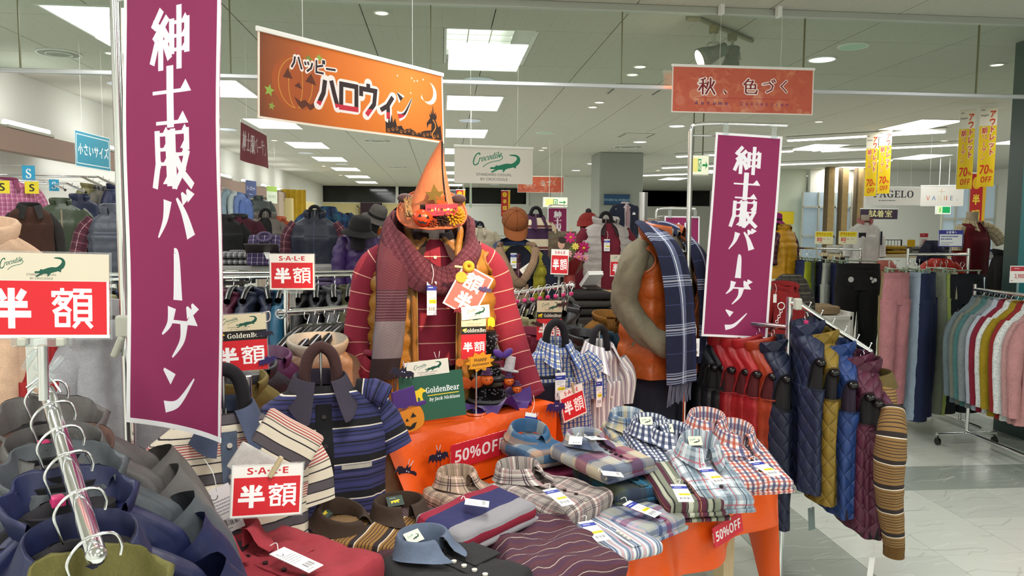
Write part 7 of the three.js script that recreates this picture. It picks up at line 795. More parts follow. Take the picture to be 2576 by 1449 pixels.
// middle
{
  const olive = nylon(0xa89f2c), g = figure('puffer_vest', 'olive quilted vest with a navy hood below the brown cap', 1297, 618, 5.0, .05, { cat: 'vest', L: .5, sw: .19, nw: .062, dp: .12, m: solid(0x141a30), sm: solid(0x161c34), sleeve: 'down', lod: 1, over: { m: olive, puff: .014, pitch: .07, g: .42, L: .5, lod: 0 }, placket: [-.05, -.3, .02, wineCheck], buttons: 2 });
  part(g, 'hood', grid(30, 10, (u, v) => { const a = 1.1 + u * (6.2832 - 2.2), r = .075 + .04 * Math.sin(v * 3); return V(r * 1.3 * Math.sin(a), .0 + .06 * v * (1 - Math.cos(a)) / 2 - .04 * (1 + Math.cos(a)) / 2, r * .95 * Math.cos(a) - .03); }, (u, v) => [u, v]), solid(0x2c3c62));
  const c = thing('cap', 'brown corduroy baseball cap on the olive vest figure', 'hat'); at(c, P(1296, 556, 4.86), .05, .75); const cm = solid(0x8a4a1c); part(c, 'crown', new THREE.SphereGeometry(.088, 36, 20, 0, 6.2832, 0, Math.PI * .52).scale(1, 1.02, 1.08), cm); part(c, 'visor', grid(30, 6, (u, v) => { const a = -1.2 + u * 2.4; return V(.087 * Math.sin(a) * (1 - .05 * v), -.004 - .014 * v - .022 * v * Math.pow(Math.sin(a), 2), .092 * Math.cos(a) + .078 * v * Math.pow(Math.cos(a), .45)); }, (u, v) => [u * .2, v * .07]), cm); part(c, 'visor_underside', grid(30, 6, (u, v) => { const a = -1.2 + u * 2.4; return V(.086 * Math.sin(a) * (1 - .05 * v), -.009 - .014 * v - .022 * v * Math.pow(Math.sin(a), 2), .091 * Math.cos(a) + .077 * v * Math.pow(Math.cos(a), .45)); }, (u, v) => [u * .2, v * .07]), solid(0x5c3014)); part(c, 'top_button', new THREE.SphereGeometry(.008, 10, 8).translate(0, .09, 0), cm); for (let k = 0; k < 6; k++) part(c, 'seam', tube(Array.from({ length: 9 }, (_, i) => { const e = i / 8 * 1.6; return [.0885 * Math.sin(e) * Math.sin(k * 1.047), .0903 * Math.cos(e), .0955 * Math.sin(e) * Math.cos(k * 1.047)]; }), .0012, 12, 4), solid(0x6e3812));
  const s = thing('tied_sweater', 'beige sweater with black edging tied around the olive vest', 'sweater'); at(s, P(1297, 618, 5.0), .05); const bm = knit(0x9a7c62); for (const k of [-1, 1]) { part(s, 'sleeve', sleeveGeo([[k * .09, .0, -.04], [k * .12, -.01, .06], [k * .1, -.1, .15], [k * .045, -.2, .17], [k * .0, -.25, .172]], [.024, .028, .028, .026, .024], { lod: 1, flat: .6 }), bm); part(s, 'edging', tube([[k * .128, .0, .07], [k * .125, -.1, .155], [k * .075, -.2, .178]], .006, 20, 6), solid(0x141218)); } part(s, 'knot', new THREE.SphereGeometry(.044, 16, 12).scale(1.1, .8, .6).translate(.0, -.24, .178), bm); part(s, 'hanging_end', sleeveGeo([[-.02, -.25, .17], [-.025, -.35, .175], [-.03, -.5, .17]], [.04, .046, .05], { lod: 1, flat: .3 }), bm); part(s, 'hanging_end', sleeveGeo([[.03, -.25, .17], [.035, -.34, .172], [.04, -.47, .17]], [.032, .034, .036], { lod: 1, flat: .3 }), bm);
  card('brand_tag', 'white hang tag with a crocodile emblem on the olive vest', 'tag', .12, .045, C.crocCard, P(1330, 672, 4.85), .05, { rz: .62 }); hangTag('blue-headed price tag on the navy shirt under the tied sweater', P(1292, 632, 4.86), .05, 0, { w: .04, h: .1, str: 0 });
  figure('rugby_shirt', 'plum and cream striped rugby shirt behind the brown cap', 1348, 548, 6.0, .3, { cat: 'shirt', L: .5, sw: .14, m: purpleCream, sleeve: 'down', sl: .48, collar: { fall: .06 }, cm: solid(0x4a2048), form: 1, lod: 1 });
  figure('padded_vest', 'silver grey quilted vest over a wine polo on a display form', 1524, 562, 5.7, .12, { cat: 'vest', L: .5, sw: .185, nw: .062, dp: .11, m: solid(0x7a1630), sm: solid(0x74142e), sleeve: 'down', collar: { fall: .06 }, cm: solid(0x342024), form: 1, lod: 1, over: { m: nylon(0xb9b3b0), puff: .015, pitch: .058, g: .3, stand: 1, L: .5, lod: 0 }, placket: [-.06, -.2, .016], buttons: 1 });
  hangTag('blue and white price tag on the wine polo', P(1527, 598, 5.57), 0, 0, { w: .045, h: .09 });
  const co = figure('sweater', 'coral sweater figure wearing a red knitted beanie', 1483, 580, 6.6, -.3, { L: .5, sw: .16, m: knit(0xa84a38), sleeve: 'down', stand: { h: .05 } }); const bn = thing('beanie', 'red ribbed knitted beanie on the coral sweater figure', 'hat'); at(bn, P(1480, 560, 6.6)); part(bn, 'crown', new THREE.SphereGeometry(.095, 24, 14, 0, 6.2832, 0, 1.6).scale(1, 1.0, 1), knit(0x9c2a28)); part(bn, 'cuff', new THREE.CylinderGeometry(.1, .104, .05, 28, 1, true).translate(0, -.01, 0), knit(0xa83430)); part(bn, 'pompom', new THREE.SphereGeometry(.028, 12, 8).translate(0, .1, 0), solid(0x2a2024));
  const su = figure('suit_jacket', 'navy suit with a pink tie on a form below the blue sign', 1573, 512, 13.2, .1, { cat: 'suit', L: .72, sw: .22, m: solid(0xd8c8cc), sm: solid(0x121a34), sleeve: 'down', collar: {}, lod: 1, over: { m: solid(0x121a34), g: .16, name: 'suit_front', L: .74 } }); part(su, 'tie', new THREE.BoxGeometry(.05, .36, .012).translate(0, -.22, .155), solid(0xb08a94)); part(su, 'pocket_square', outline([[-.03, 0], [.03, 0], [.015, .05], [0, .02], [-.015, .05]], .006).translate(.12, -.2, .125), paper);
  figure('shirt', 'cream shirt hanging far behind the hat tag', 1207, 575, 9.5, 0, { cat: 'shirt', L: .5, sw: .2, m: solid(0xb9ae98), sleeve: 'down', collar: {}, form: 1 }); figure('suit_jacket', 'dark blue suit jacket far back on the wall beside the flags', 1184, 552, 17, .1, { cat: 'suit', L: .6, sw: .22, m: solid(0x2c3c58), sleeve: 'down', collar: {} });
}
// ---------- counters, piles and rails of the middle aisle ----------
function counter(label, px, py, d, w, dep, o = {}) { const p = P(px, py, d), t = thing('display_counter', label, 'counter'); at(t, V(p.x, 0, p.z), o.ry || 0); const m = o.m || mat(0x9a9a98, { roughness: .4 }); part(t, 'top_board', rbox(w, .035, dep, .006, 0, p.y - .02, -dep / 2), m); for (const x of [-w / 2 + .04, w / 2 - .04]) for (const z of [-.05, -dep + .05]) part(t, 'leg', box(.05, p.y - .04, .05, x, (p.y - .04) / 2, z), darkWood); part(t, 'lower_shelf', rbox(w - .08, .03, dep - .06, .004, 0, p.y * .5, -dep / 2), o.m2 || darkWood); return { t, y: p.y, z: p.z, x: p.x }; }
function pile(what, cx, y, z, mats, ry = 0, o = {}) { const { w = .3, l = .34, h = .045 } = o; mats.forEach(([m, adj], i) => { const g = thing('folded_clothes', `${adj} ${what}`, 'clothes', o.group || 'folded clothes on the counters'); at(g, V(cx + rr(-.008, .008), y + .001 + i * (h + .003), z), ry + rr(-.05, .05)); part(g, 'body', pillow(w, h, l, { n: 8, amp: .003, seed: i + cx * 9 }), m); if (o.collar) part(g, 'collar', new THREE.TorusGeometry(.055, .012, 8, 22).rotateX(Math.PI / 2).translate(0, h, -l * .3), m); }); }
const c1 = counter('grey-topped counter with folded shirts past the purple banner', 700, 668, 5.7, 1.1, .36); pile('folded shirt on the grey counter', P(585, 650, 5.8).x, c1.y, -5.88, [[greyGing, 'black and grey checked lower'], [greyGing, 'black and grey checked upper']], 0, { collar: 1 });
{ const b = thing('display_easel', 'small tilted easel with a purple checked shirt on the grey counter', 'easel'); at(b, P(663, 628, 5.75), .1, -.55); part(b, 'board', rbox(.24, .012, .3, .004, 0, -.04), darkWood); const s = thing('folded_shirt', 'purple checked shirt propped on the small easel with an orange tag', 'shirt'); at(s, P(663, 626, 5.72), .1, .95); part(s, 'body', pillow(.23, .03, .27, { n: 10 }).translate(0, -.03, 0), purpleCheck); part(s, 'collar', new THREE.TorusGeometry(.05, .012, 8, 22).rotateX(1.3).translate(0, .01, -.1), purpleCheck); part(s, 'tag', new THREE.BoxGeometry(.04, .003, .09).rotateY(.4).translate(.03, .008, .05), paper); part(s, 'sticker', cyl(.022, .003, .01, .008, .0, 16), mat(0xd9822c)); }
{ const t = thing('shelf_stand', 'dark wooden display stand holding checked shirts by the purple banner', 'shelf'); const p = P(572, 640, 5.9); at(t, p); part(t, 'shelf_top', rbox(.3, .02, .3, .004), darkWood); for (const k of [-.13, .13]) part(t, 'leg', box(.03, .24, .03, k, -.12, .1), darkWood); part(t, 'lower_board', box(.28, .015, .28, 0, -.22, 0), darkWood); }
const c2 = counter('low dark counter with mauve knitwear below the SALE card', 775, 745, 5.4, .5, .5, { m: mat(0x5a5a5c) }); pile('knit sweater on the low dark counter', P(812, 740, 5.5).x, c2.y, -5.6, [[knit(0x6a5a78), 'mauve bottom'], [knit(0x7a6a88), 'lilac second'], [knit(0x74668a), 'lavender third'], [knit(0x5f5070), 'dusky purple top']], 0, { w: .2, l: .24, h: .03 });
{ const b = thing('shoulder_bag', 'olive green bag with a white label below the purple puffer', 'bag'); at(b, P(873, 740, 5.0), .3); part(b, 'body', rbox(.1, .13, .06, .02), solid(0x3d4424)); part(b, 'flap', rbox(.102, .05, .064, .016, 0, .04, .002), solid(0x465028)); part(b, 'label', box(.022, .055, .003, -.018, -.02, .032), paper); }
{ const s = thing('size_plate', 'small silver plate with dark lettering on the low counter edge', 'sign'); at(s, P(815, 753, 5.38)); part(s, 'plate', rbox(.12, .045, .012, .003), steel); part(s, 'print', box(.06, .018, .003, 0, 0, .007), darkWood); }
const c3 = counter('pale wooden counter under the silver grey vest', 1490, 738, 5.2, .62, .34, { m: paleWood, m2: paleWood });
{ const p = card('framed_poster', 'clipped advertising photo of a person outdoors among flowers', 'poster', .2, .26, C.photo, P(1414, 628, 5.25), 0, {}); for (const k of [-.05, .06]) part(p, 'wooden_peg', rbox(.012, .04, .014, .003, k, .135), paleWood); const st = part(p, 'foot', box(.1, .2, .02, 0, -.22, -.01), darkWood);
  const s = thing('sign_stand', 'SALE half-price card on a clear clip in front of the flowers', 'sign'); at(s, P(1408, 659, 4.4), -.05, 0, -.03); part(s, 'board', new THREE.BoxGeometry(.105, .15, .003), C.sale); part(s, 'clip_holder', rbox(.06, .018, .018, .004, 0, -.08), clearPlastic); part(s, 'clip_pin', cyl(.008, .05, 0, -.11), clearPlastic); part(s, 'stem', cyl(.006, 1.33, 0, -.775), chrome);
  const v = thing('flower_pot', 'pot of pink cosmos flowers wrapped in red paper', 'flowers'); const vp = P(1432, 722, 5.05); at(v, vp); part(v, 'pot', cyl(.045, .1, 0, .05, 0, 20, .035), mat(0x8a2c24)); part(v, 'wrapping', grid(30, 4, (u, q) => { const a = u * 6.2832, r = .05 + .06 * q; return V(r * Math.sin(a), .09 + .1 * q + .015 * Math.sin(a * 7) * q, r * Math.cos(a)); }, (u, q) => [u, q]), mat(0x7a1c20, { roughness: .4 }));
  const pet = (x, y, z, r, m) => { const g = []; for (let i = 0; i < 8; i++) { const a = i * .785; g.push(new THREE.SphereGeometry(r * .5, 6, 5).scale(.55, .9, .15).translate(0, r * .6, 0).rotateZ(a)); } const f = part(v, 'flower', mergeGeometries(g), m); f.position.set(x, y, z); f.rotation.set(rr(-.3, .3), rr(-.3, .3), 0); part(f, 'flower_centre', new THREE.SphereGeometry(r * .22, 8, 6).translate(0, 0, r * .1), mat(0xe0b030)); part(v, 'stem', tube([[x * .3, .12, z * .3], [x * .7, y * .6, z * .6], [x, y, z - .006]], .0022, 10, 5), mat(0x4a6a2c)); };
  [[.0, .34, .02, .04, 0xc01c6a], [.09, .27, .03, .045, 0xb81860], [.05, .21, .06, .035, 0xd06a90], [-.02, .23, .06, .03, 0xcf9a9a], [.03, .28, .05, .026, 0xd0c050], [.1, .2, .04, .028, 0xd9a0b0]].forEach(([x, y, z, r, c]) => pet(x, y, z, r, mat(c, { roughness: .6 }))); for (let i = 0; i < 26; i++) { const a = rr(0, 6.28), r = rr(.02, .1); part(v, 'leaf', new THREE.SphereGeometry(.02, 6, 4).scale(.35, 1, .12).rotateZ(rr(-1, 1)).rotateY(a).translate(r * Math.sin(a), rr(.14, .27), r * Math.cos(a)), mat(i % 2 ? 0x5a7a30 : 0x6c8a3c)); }
  const e = thing('book_stand', 'slanted white booklet showing a red garment on the pale counter', 'booklet'); at(e, P(1487, 700, 5.05), .35, -.7, .0); part(e, 'booklet', rbox(.12, .012, .15, .002), paper); part(e, 'cover', new THREE.BoxGeometry(.11, .003, .12).translate(.0, .008, .01), C.redCard); part(e, 'page_block', rbox(.116, .02, .145, .002, 0, -.014), paper); part(e, 'back_leg', box(.11, .004, .14).rotateX(.9).translate(0, -.05, -.03), darkWood);
  card('brand_card', 'small cream crocodile card on the front edge of the pale counter', 'sign', .1, .04, C.crocCard, P(1493, 748, 5.1), 0, {}); card('sale_card', 'half-price card half hidden behind the khaki sleeve', 'sign', .13, .15, C.crocHalf, P(1558, 668, 5.1), 0, {}).add(mesh('stand_pole', bar(V(0, -.07, -.003), V(0, -1.3, -.003), .006, 8), steel)); }
// rail with dark jackets behind the gingham shirt
{
  const a = P(1272, 742, 4.0), b = P(1440, 718, 3.9); simpleRack('chrome rail with many hooks behind the witch-hat figure', a, b, { posts: [P(1418, 722, 3.9)] });
  railRow('garment on the hooked rail', a, b, [[solid(0x4a3060), 'purple first'], [solid(0x5c2e5a), 'plum second'], [solid(0x9a9866), 'pale olive third'], [K.maroon, 'maroon fourth'], [K.ink, 'inky navy fifth'], [K.black, 'black sixth'], [K.grey, 'charcoal seventh']], { proto: jackP, group: 'garments on the hooked rail', ry: 1.25, drop: .12, chips: [pinkPlastic, greenPlastic, blackPlastic] });
  for (let i = 0; i < 9; i++) { const p = a.clone().lerp(b, .05 + i * .115); const h = dup(hangerProto, 'empty_hook', `bare chrome hanger hook on the hooked rail, ${ORD[i]} from the hat figure`, null, 'bare hanger hooks on the hooked rail'); at(h, p.clone().add(V(0, -.055, .03)), .3 + rr(-.4, .4)); h.remove(h.children[1]); }
  const s = thing('sign_stand', 'golden bear half-price card with dark red bats behind the gingham shirt', 'sign'); at(s, P(1382, 806, 3.5), -.04); part(s, 'board', new THREE.BoxGeometry(.12, .19, .003), C.goldHalf); part(s, 'paper_bat', batGeo(.06).rotateZ(.2).translate(.065, .075, .004), mat(0x3a1418)); part(s, 'paper_bat', batGeo(.06).rotateZ(-.2).translate(-.06, -.02, .004), mat(0x3a1418)); part(s, 'post', bar(V(0, -.09, -.01), V(0, -.5, -.01), .007), chrome); 
  const rj = [[1465, 850, nylon(0x15161c), 'black nylon jacket behind the lilac striped shirt', .25, 3.5], [1420, 840, nylon(0x2c2f38), 'slate black jacket behind the gingham shirt', .2, 3.7], [1330, 845, solid(0x7a1c38), 'wine jacket behind the dangling sleeve', .4, 3.6], [1528, 800, knit(0x8a5c1c), 'mustard ribbed sweater behind the khaki sleeve', .1, 3.9], [1545, 835, knit(0x2c4a60), 'slate blue knit next to the mustard sweater', .1, 3.8], [1325, 800, solid(0xaaa67c), 'pale yellow-green cardigan behind the wine jacket', .4, 3.8]]; rj.forEach(([x, y, m, l, ry, d]) => figure('jacket', l, x, y, d, ry, { L: .5, sw: .18, nw: .06, dp: .07, drop: .09, m, sleeve: 'down', sr: .05, stand: { h: .04 } }));
  const c4 = counter('dark counter stacked with folded black knitwear behind the rail', 1500, 800, 4.7, .6, .6, { m: darkWood }); pile('folded knit on the dark counter', P(1480, 790, 4.8).x, c4.y, -4.95, [[solid(0x2a2420), 'coffee brown bottom'], [solid(0x3a3630), 'taupe black second'], [solid(0x1a1416), 'black leather-look top']], .1, { h: .05, w: .36 });
  [[1470, 745, 0xb8b4b0, 'white quilted'], [1500, 748, 0x8a3a28, 'rust and white'], [1520, 746, 0x1c2c48, 'navy striped']].forEach(([x, y, c, l], i) => figure('jacket', l + ' garment hanging in the shade below the pale counter', x, y, 5.6, 1.3, { L: .4, sw: .15, m: nylon(c), dp: .05, sleeve: 'down', sr: .04 }));
}
// ---------- right-hand side ----------
const shirtBig = proto('shirt', 'shirt', { L: .76, sw: .22, nw: .06, nd: .045, dp: .04, drop: .1, m: solid(0x333333), lod: 1, seed: 8, fold: .014, sleeve: 'down', sr: .05, sl: .7, collar: { fall: .045 } });
function pants(label, m, p, ry, o = {}, group) {
  const { L = 1.0, w = .19, d = .05, flare = .9, side = 0 } = o, g = thing('trousers', label, 'trousers', group); at(g, p, ry);
  part(g, 'waist', grid(32, 10, (u, v) => { const a = u * 6.2832; const k = 1 + .12 * v; return V(w * k * Math.sin(a), -.24 * v, (d + .012 * v) * Math.cos(a)); }, (u, v) => [u, -v * .24]), m);
  for (const k of [-1, 1]) part(g, 'leg', sleeveGeo([[k * w * .52, -.2, 0], [k * w * .55, -L * .5, .004], [k * w * .56, -L, 0]], [w * .56, w * .5 * flare, w * .46 * flare], { lod: 1, flat: (d + .012) / (w * .56), wr: .008, seed: k + p.x * 7 }), m);
  part(g, 'waistband', grid(32, 2, (u, v) => { const a = u * 6.2832; return V((w + .003) * Math.sin(a), .004 - .04 * v, (d + .004) * Math.cos(a)); }, (u, v) => [u, v]), m);
  part(g, 'clip_hanger', mergeGeometries([bar(V(-w * .9, .03, 0), V(w * .9, .03, 0), .006, 8), bar(V(-w * .8, .035, 0), V(-w * .8, -.01, .0), .009, 8), bar(V(w * .8, .035, 0), V(w * .8, -.01, 0), .009, 8)]), mat(0x8c9c86, { roughness: .3 }), 'grey-green clip hanger'); part(g, 'hook', hookGeo(.03, .02, .0022).translate(0, .03, 0), chrome);
  if (o.deco) { for (const [x, y, r] of o.deco) part(g, 'charm', cyl(r, .004, 0, 0, 0, 14).rotateX(Math.PI / 2).translate(x, y, d + .012), mat(0xc9cac8, { roughness: .3 })); for (const k of [-1, 1]) part(g, 'pocket_seam', tube([[k * w * .25, -.07, d + .01], [k * w * .6, -.075, d + .004], [k * w * .9, -.13, d * .7]], .0016, 12, 5), solid(0x2c2c30)); }
  return g;
}
{
  const d = 6.8, a = P(2008, 624, d + .5), b = P(2165, 628, d), r = simpleRack('chrome trouser rack with studs behind the yellow-green trousers', a, b, { posts: [a, b] });
  const ps = [[2012, 0x27366a, 'denim blue trousers at the end of the first trouser rack', 1.45], [2030, 0x4a5a50, 'grey green trousers next to the denim pair', 1.45], [2040, 0xa2ae1c, 'bright yellow-green trousers on the first trouser rack', .85], [2068, 0x1a2444, 'navy dotted trousers on the first trouser rack', 1.4], [2082, 0xb9bfb8, 'off-white trousers on the first trouser rack', .95], [2100, 0x232c5c, 'indigo trousers behind the black jeans', 1.4], [2112, 0x151212, 'black brown trousers behind the black jeans', 1.4]];
  ps.forEach(([x, c, l, ry], i) => pants(l, solid(c), P(x, 655 + i * 1.5, d + .3 - i * .06), ry, { L: 1.02, w: .17, d: .035 }, 'trousers on the first trouser rack'));
  pants('black jeans with silver charms facing the aisle', solid(0x0d0d10), P(2160, 664, d - .25), -.05, { L: .98, w: .2, d: .055, deco: [[-.1, -.14, .026], [.09, -.13, .014], [.125, -.145, .018], [.105, -.16, .012]] });
}
{
  const d = 5.8, a = P(2284, 640, d + .2), b = P(2436, 640, d); const r = simpleRack('tall chrome trouser rack in front of the red vest figure', a, b, { over: .05, posts: [a, b] });
  [[2236, 0x9a8a58, 'khaki trousers beside the pink ones', 1.2], [2256, 0xcc8a90, 'pale pink trousers facing the floor aisle', .3, .3], [2286, 0x6a6238, 'dark khaki trousers behind the pink ones', 1.3], [2300, 0x9c9c78, 'beige green trousers on the second trouser rack', 1.35], [2312, 0xa8bcd0, 'sky blue wide trousers on the second trouser rack', 1.0, .2], [2330, 0x18244c, 'navy wide trousers on the second trouser rack', .8, .25], [2352, 0x98a28e, 'sage trousers on the second trouser rack', 1.4], [2366, 0xb4c86a, 'lime green trousers on the second trouser rack', 1.3], [2380, 0xb8b49c, 'ivory trousers on the second trouser rack', 1.4]].forEach(([x, c, l, ry, dd = 0], i) => pants(l, solid(c), P(x, 684 + (i % 2) * 3, d - .1 + .02 * i - dd), ry, { L: i === 1 ? 1.02 : 1.16, w: i === 1 ? .125 : .17, d: i === 4 || i === 5 ? .06 : .04, flare: i > 3 ? 1.15 : .95 }, 'trousers on the second trouser rack'));
  pants('black wide trousers hanging full front by the tall post', solid(0x10131d), P(2420, 690, d - .05), .1, { L: 1.15, w: .2, d: .06, flare: 1.15 });
}
{
  const d = 5.2, a = P(2452, 728, d), b = a.clone().add(V(-.06, 0, 1.15)), r = rackThing('rolling chrome rack of pastel shirts on castors'); const fl = .1; part(r, 'rail', bar(a, b, .0135, 14), chrome);
  const pa_ = a.clone(); part(r, 'post', bar(V(a.x, fl, a.z), V(a.x, a.y + .04, a.z), .013, 14), chrome); part(r, 'post', bar(V(b.x, fl, b.z), V(b.x, b.y + .04, b.z), .013, 14), chrome); part(r, 'base_rail', bar(V(a.x, fl, a.z), V(b.x, fl, b.z), .012), chrome);
  for (const q of [a, b]) { part(r, 'foot_rail', bar(V(q.x - .24, fl - .015, q.z), V(q.x + .24, fl - .015, q.z), .012), chrome); for (const k of [-1, 1]) { part(r, 'castor', mergeGeometries([cyl(.028, .018, 0, 0, 0, 18).rotateZ(Math.PI / 2).translate(q.x + k * .23, .03, q.z), cyl(.006, .05, q.x + k * .23, .065, q.z, 10)]), blackPlastic); } }
  const rail = [[solid(0x6f8088), 'dusty blue first'], [solid(0x7d8478), 'sage grey second'], [solid(0x4e8080), 'teal third'], [solid(0x8a9498), 'silver grey fourth'], [solid(0xc3cede), 'white blue fifth'], [solid(0x8c1230), 'crimson sixth'], [dotPrint, 'white printed seventh'], [solid(0xa88f10), 'mustard yellow eighth'], [solid(0x9c2424), 'brick red ninth'], [dotPrint, 'white printed tenth'], [solid(0xcfa0a0), 'pale pink eleventh'], [solid(0xc88f90), 'rose pink last']];
  railRow('shirt on the rolling rack', a.clone().add(V(.02, 0, .03)), a.clone().add(V(-.02, 0, .74)), rail, { proto: shirtBig, group: 'shirts on the rolling rack', ry: .12, drop: .075, jitter: .05, steep: 2.6, chips: [pinkPlastic, pinkPlastic, greyPlastic] });
  const cd = card('price_card', 'white and red price card at the dark pillar', 'sign', .13, .12, C.price, P(2562, 690, 4.9), 0, {}); part(cd, 'clip_pin', cyl(.008, .08, 0, -.1), clearPlastic);
}
figure('knit_sweater', 'bright red ribbed sweater on a hanger behind the purple banner edge', 1975, 720, 4.3, .1, { L: .32, sw: .09, m: knit(0x96181c), sleeve: 'down', sr: .035, sl: .3, stand: { h: .03 }, lod: 1, cat: 'sweater' }); hangTag('white tag on the bright red sweater', P(1950, 735, 4.22), 0, 0, { m: paper, w: .02, h: .05 }); figure('patterned_sweater', 'dark patterned sweater behind the bright red one', 1990, 690, 5.0, .2, { cat: 'sweater', L: .4, sw: .13, m: cloth(60, '#33302a', [[0, 10, '#8a8470', .8], [26, 8, '#5a5648', .8]], [[0, 14, '#1c1a18', .7]]), sleeve: 'down', sr: .04 });
figure('puffer_vest', 'bright yellow puffer vest with a round badge on a far figure', 1972, 575, 7.2, .5, { cat: 'vest', L: .5, sw: .14, nw: .06, dp: .11, m: nylon(0xd39a10), sm: wineCheck, puff: .014, spuff: 0, pitch: .07, sleeve: 'down', sl: .36, stand: { h: .05 }, lod: 1 });
bucket('magenta hat on the yellow vest figure', 1952, 553, 7.2, solid(0xa01c78), .7, .2);
{ const g = figure('knit_vest', 'crimson knitted vest over a checked shirt on a headless figure', 2445, 560, 6.5, .35, { cat: 'vest', L: .5, sw: .18, nw: .062, dp: .12, m: knit(0x7a1224), sm: creamGrid, sleeve: [[[[.13, -.04, 0], [.2, -.07, .05], [.24, -.14, .1], [.26, -.2, .12]], [.06, .066, .06, .05]], [[[-.13, -.05, 0], [-.18, -.12, 0], [-.19, -.26, 0]], [.055, .055, .05]]], collar: { open: .4, h: .04 }, cm: creamGrid, lod: 1 }); part(g, 'neck', new THREE.LatheGeometry([[.001, .1], [.046, .1], [.05, .095], [.048, .0], [.07, -.04]].map((q) => new THREE.Vector2(...q)), 22), solid(0xd9c9b0));
  const w = figure('zip_sweater', 'white sweater with a lettered sleeve stripe on a headless figure', 2176, 560, 7.4, -.25, { cat: 'sweater', L: .42, sw: .13, nw: .055, dp: .1, m: solid(0xf2f0ee), sleeve: 'down', sr: .05, sl: .36, stand: { h: .05 }, cm: solid(0xc47a78), lod: 1 }); part(w, 'neck', cyl(.04, .06, 0, .05, 0, 18), solid(0xe0d4c4)); part(w, 'sleeve_stripe', new THREE.BoxGeometry(.014, .14, .01).translate(.15, -.16, .052), solid(0x20243c)); part(w, 'chest_patch', new THREE.BoxGeometry(.07, .05, .006).translate(-.05, -.13, .1), solid(0x2a2c34)); }
[[2073, 598, 6.6, 'yellow-headed 80 card on the trouser rack above the yellow-green pair'], [2133, 598, 6.5, 'yellow-headed 80 card on the trouser rack above the black jeans']].forEach(([x, y, d, l]) => { const c = card('price_card', l, 'sign', .175, .118, C.eighty, P(x, y, d), 0, {}); part(c, 'clip_pin', bar(V(0, -.05, 0), V(0, -.12, -.2), .005, 8), clearPlastic); });
{ const c = card('notice_card', 'white notice card with a purple header on the tall trouser rack', 'sign', .21, .135, C.notice, P(2392, 600, 5.7), .0, {}); part(c, 'clip_pin', cyl(.008, .06, 0, -.09), clearPlastic); card('price_card', 'small red-lettered price card beyond the trouser rack', 'sign', .09, .14, C.price, P(2324, 603, 7), 0, {}); card('price_card', 'small yellow price card beyond the trouser rack', 'sign', .08, .07, mat(0xe0b41c), P(2292, 612, 7), 0, {}); card('price_card', 'pale notice card hanging near the dark coat', 'sign', .12, .1, C.notice, P(2500, 640, 6.8), 0, {}).add(mesh('stand_pole', bar(V(0, -.05, -.003), V(0, -1.38, -.003), .006, 8), steel)); card('sale_poster', 'yellow and red sale poster on the far wall', 'poster', .38, .3, mat(0xe6c91c), P(1978, 548, 17.32), 0, {}); hungSign('sale_flag', 'yellow flag with white characters behind the crimson vest', C.flag, .22, .8, P(2448, 515, 9), P(2470, 513, 9), {}); }
figure('coat', 'black coat hanging at the dark pillar', 2520, 640, 6.2, .9, { L: .6, sw: .17, m: solid(0x0f0f12), sleeve: 'down', stand: { h: .05 }, lod: 1 }); figure('jacket', 'salmon pink jacket lying on the rack behind the black jeans', 2226, 655, 7.2, .3, { L: .2, sw: .1, m: solid(0xd07a70), sleeve: 'short', fold: .03 }); figure('jacket', 'red frilled garment behind the notice card', 2366, 650, 6.2, 0, { L: .3, sw: .13, m: nylon(0xc42c20), sleeve: 'short', fold: .04, cat: 'clothes' }); figure('cap', 'navy and white cap-like jacket behind the notice card', 2345, 605, 6.9, .4, { cat: 'clothes', L: .25, sw: .1, m: solid(0x1c2240), sleeve: 'short' });
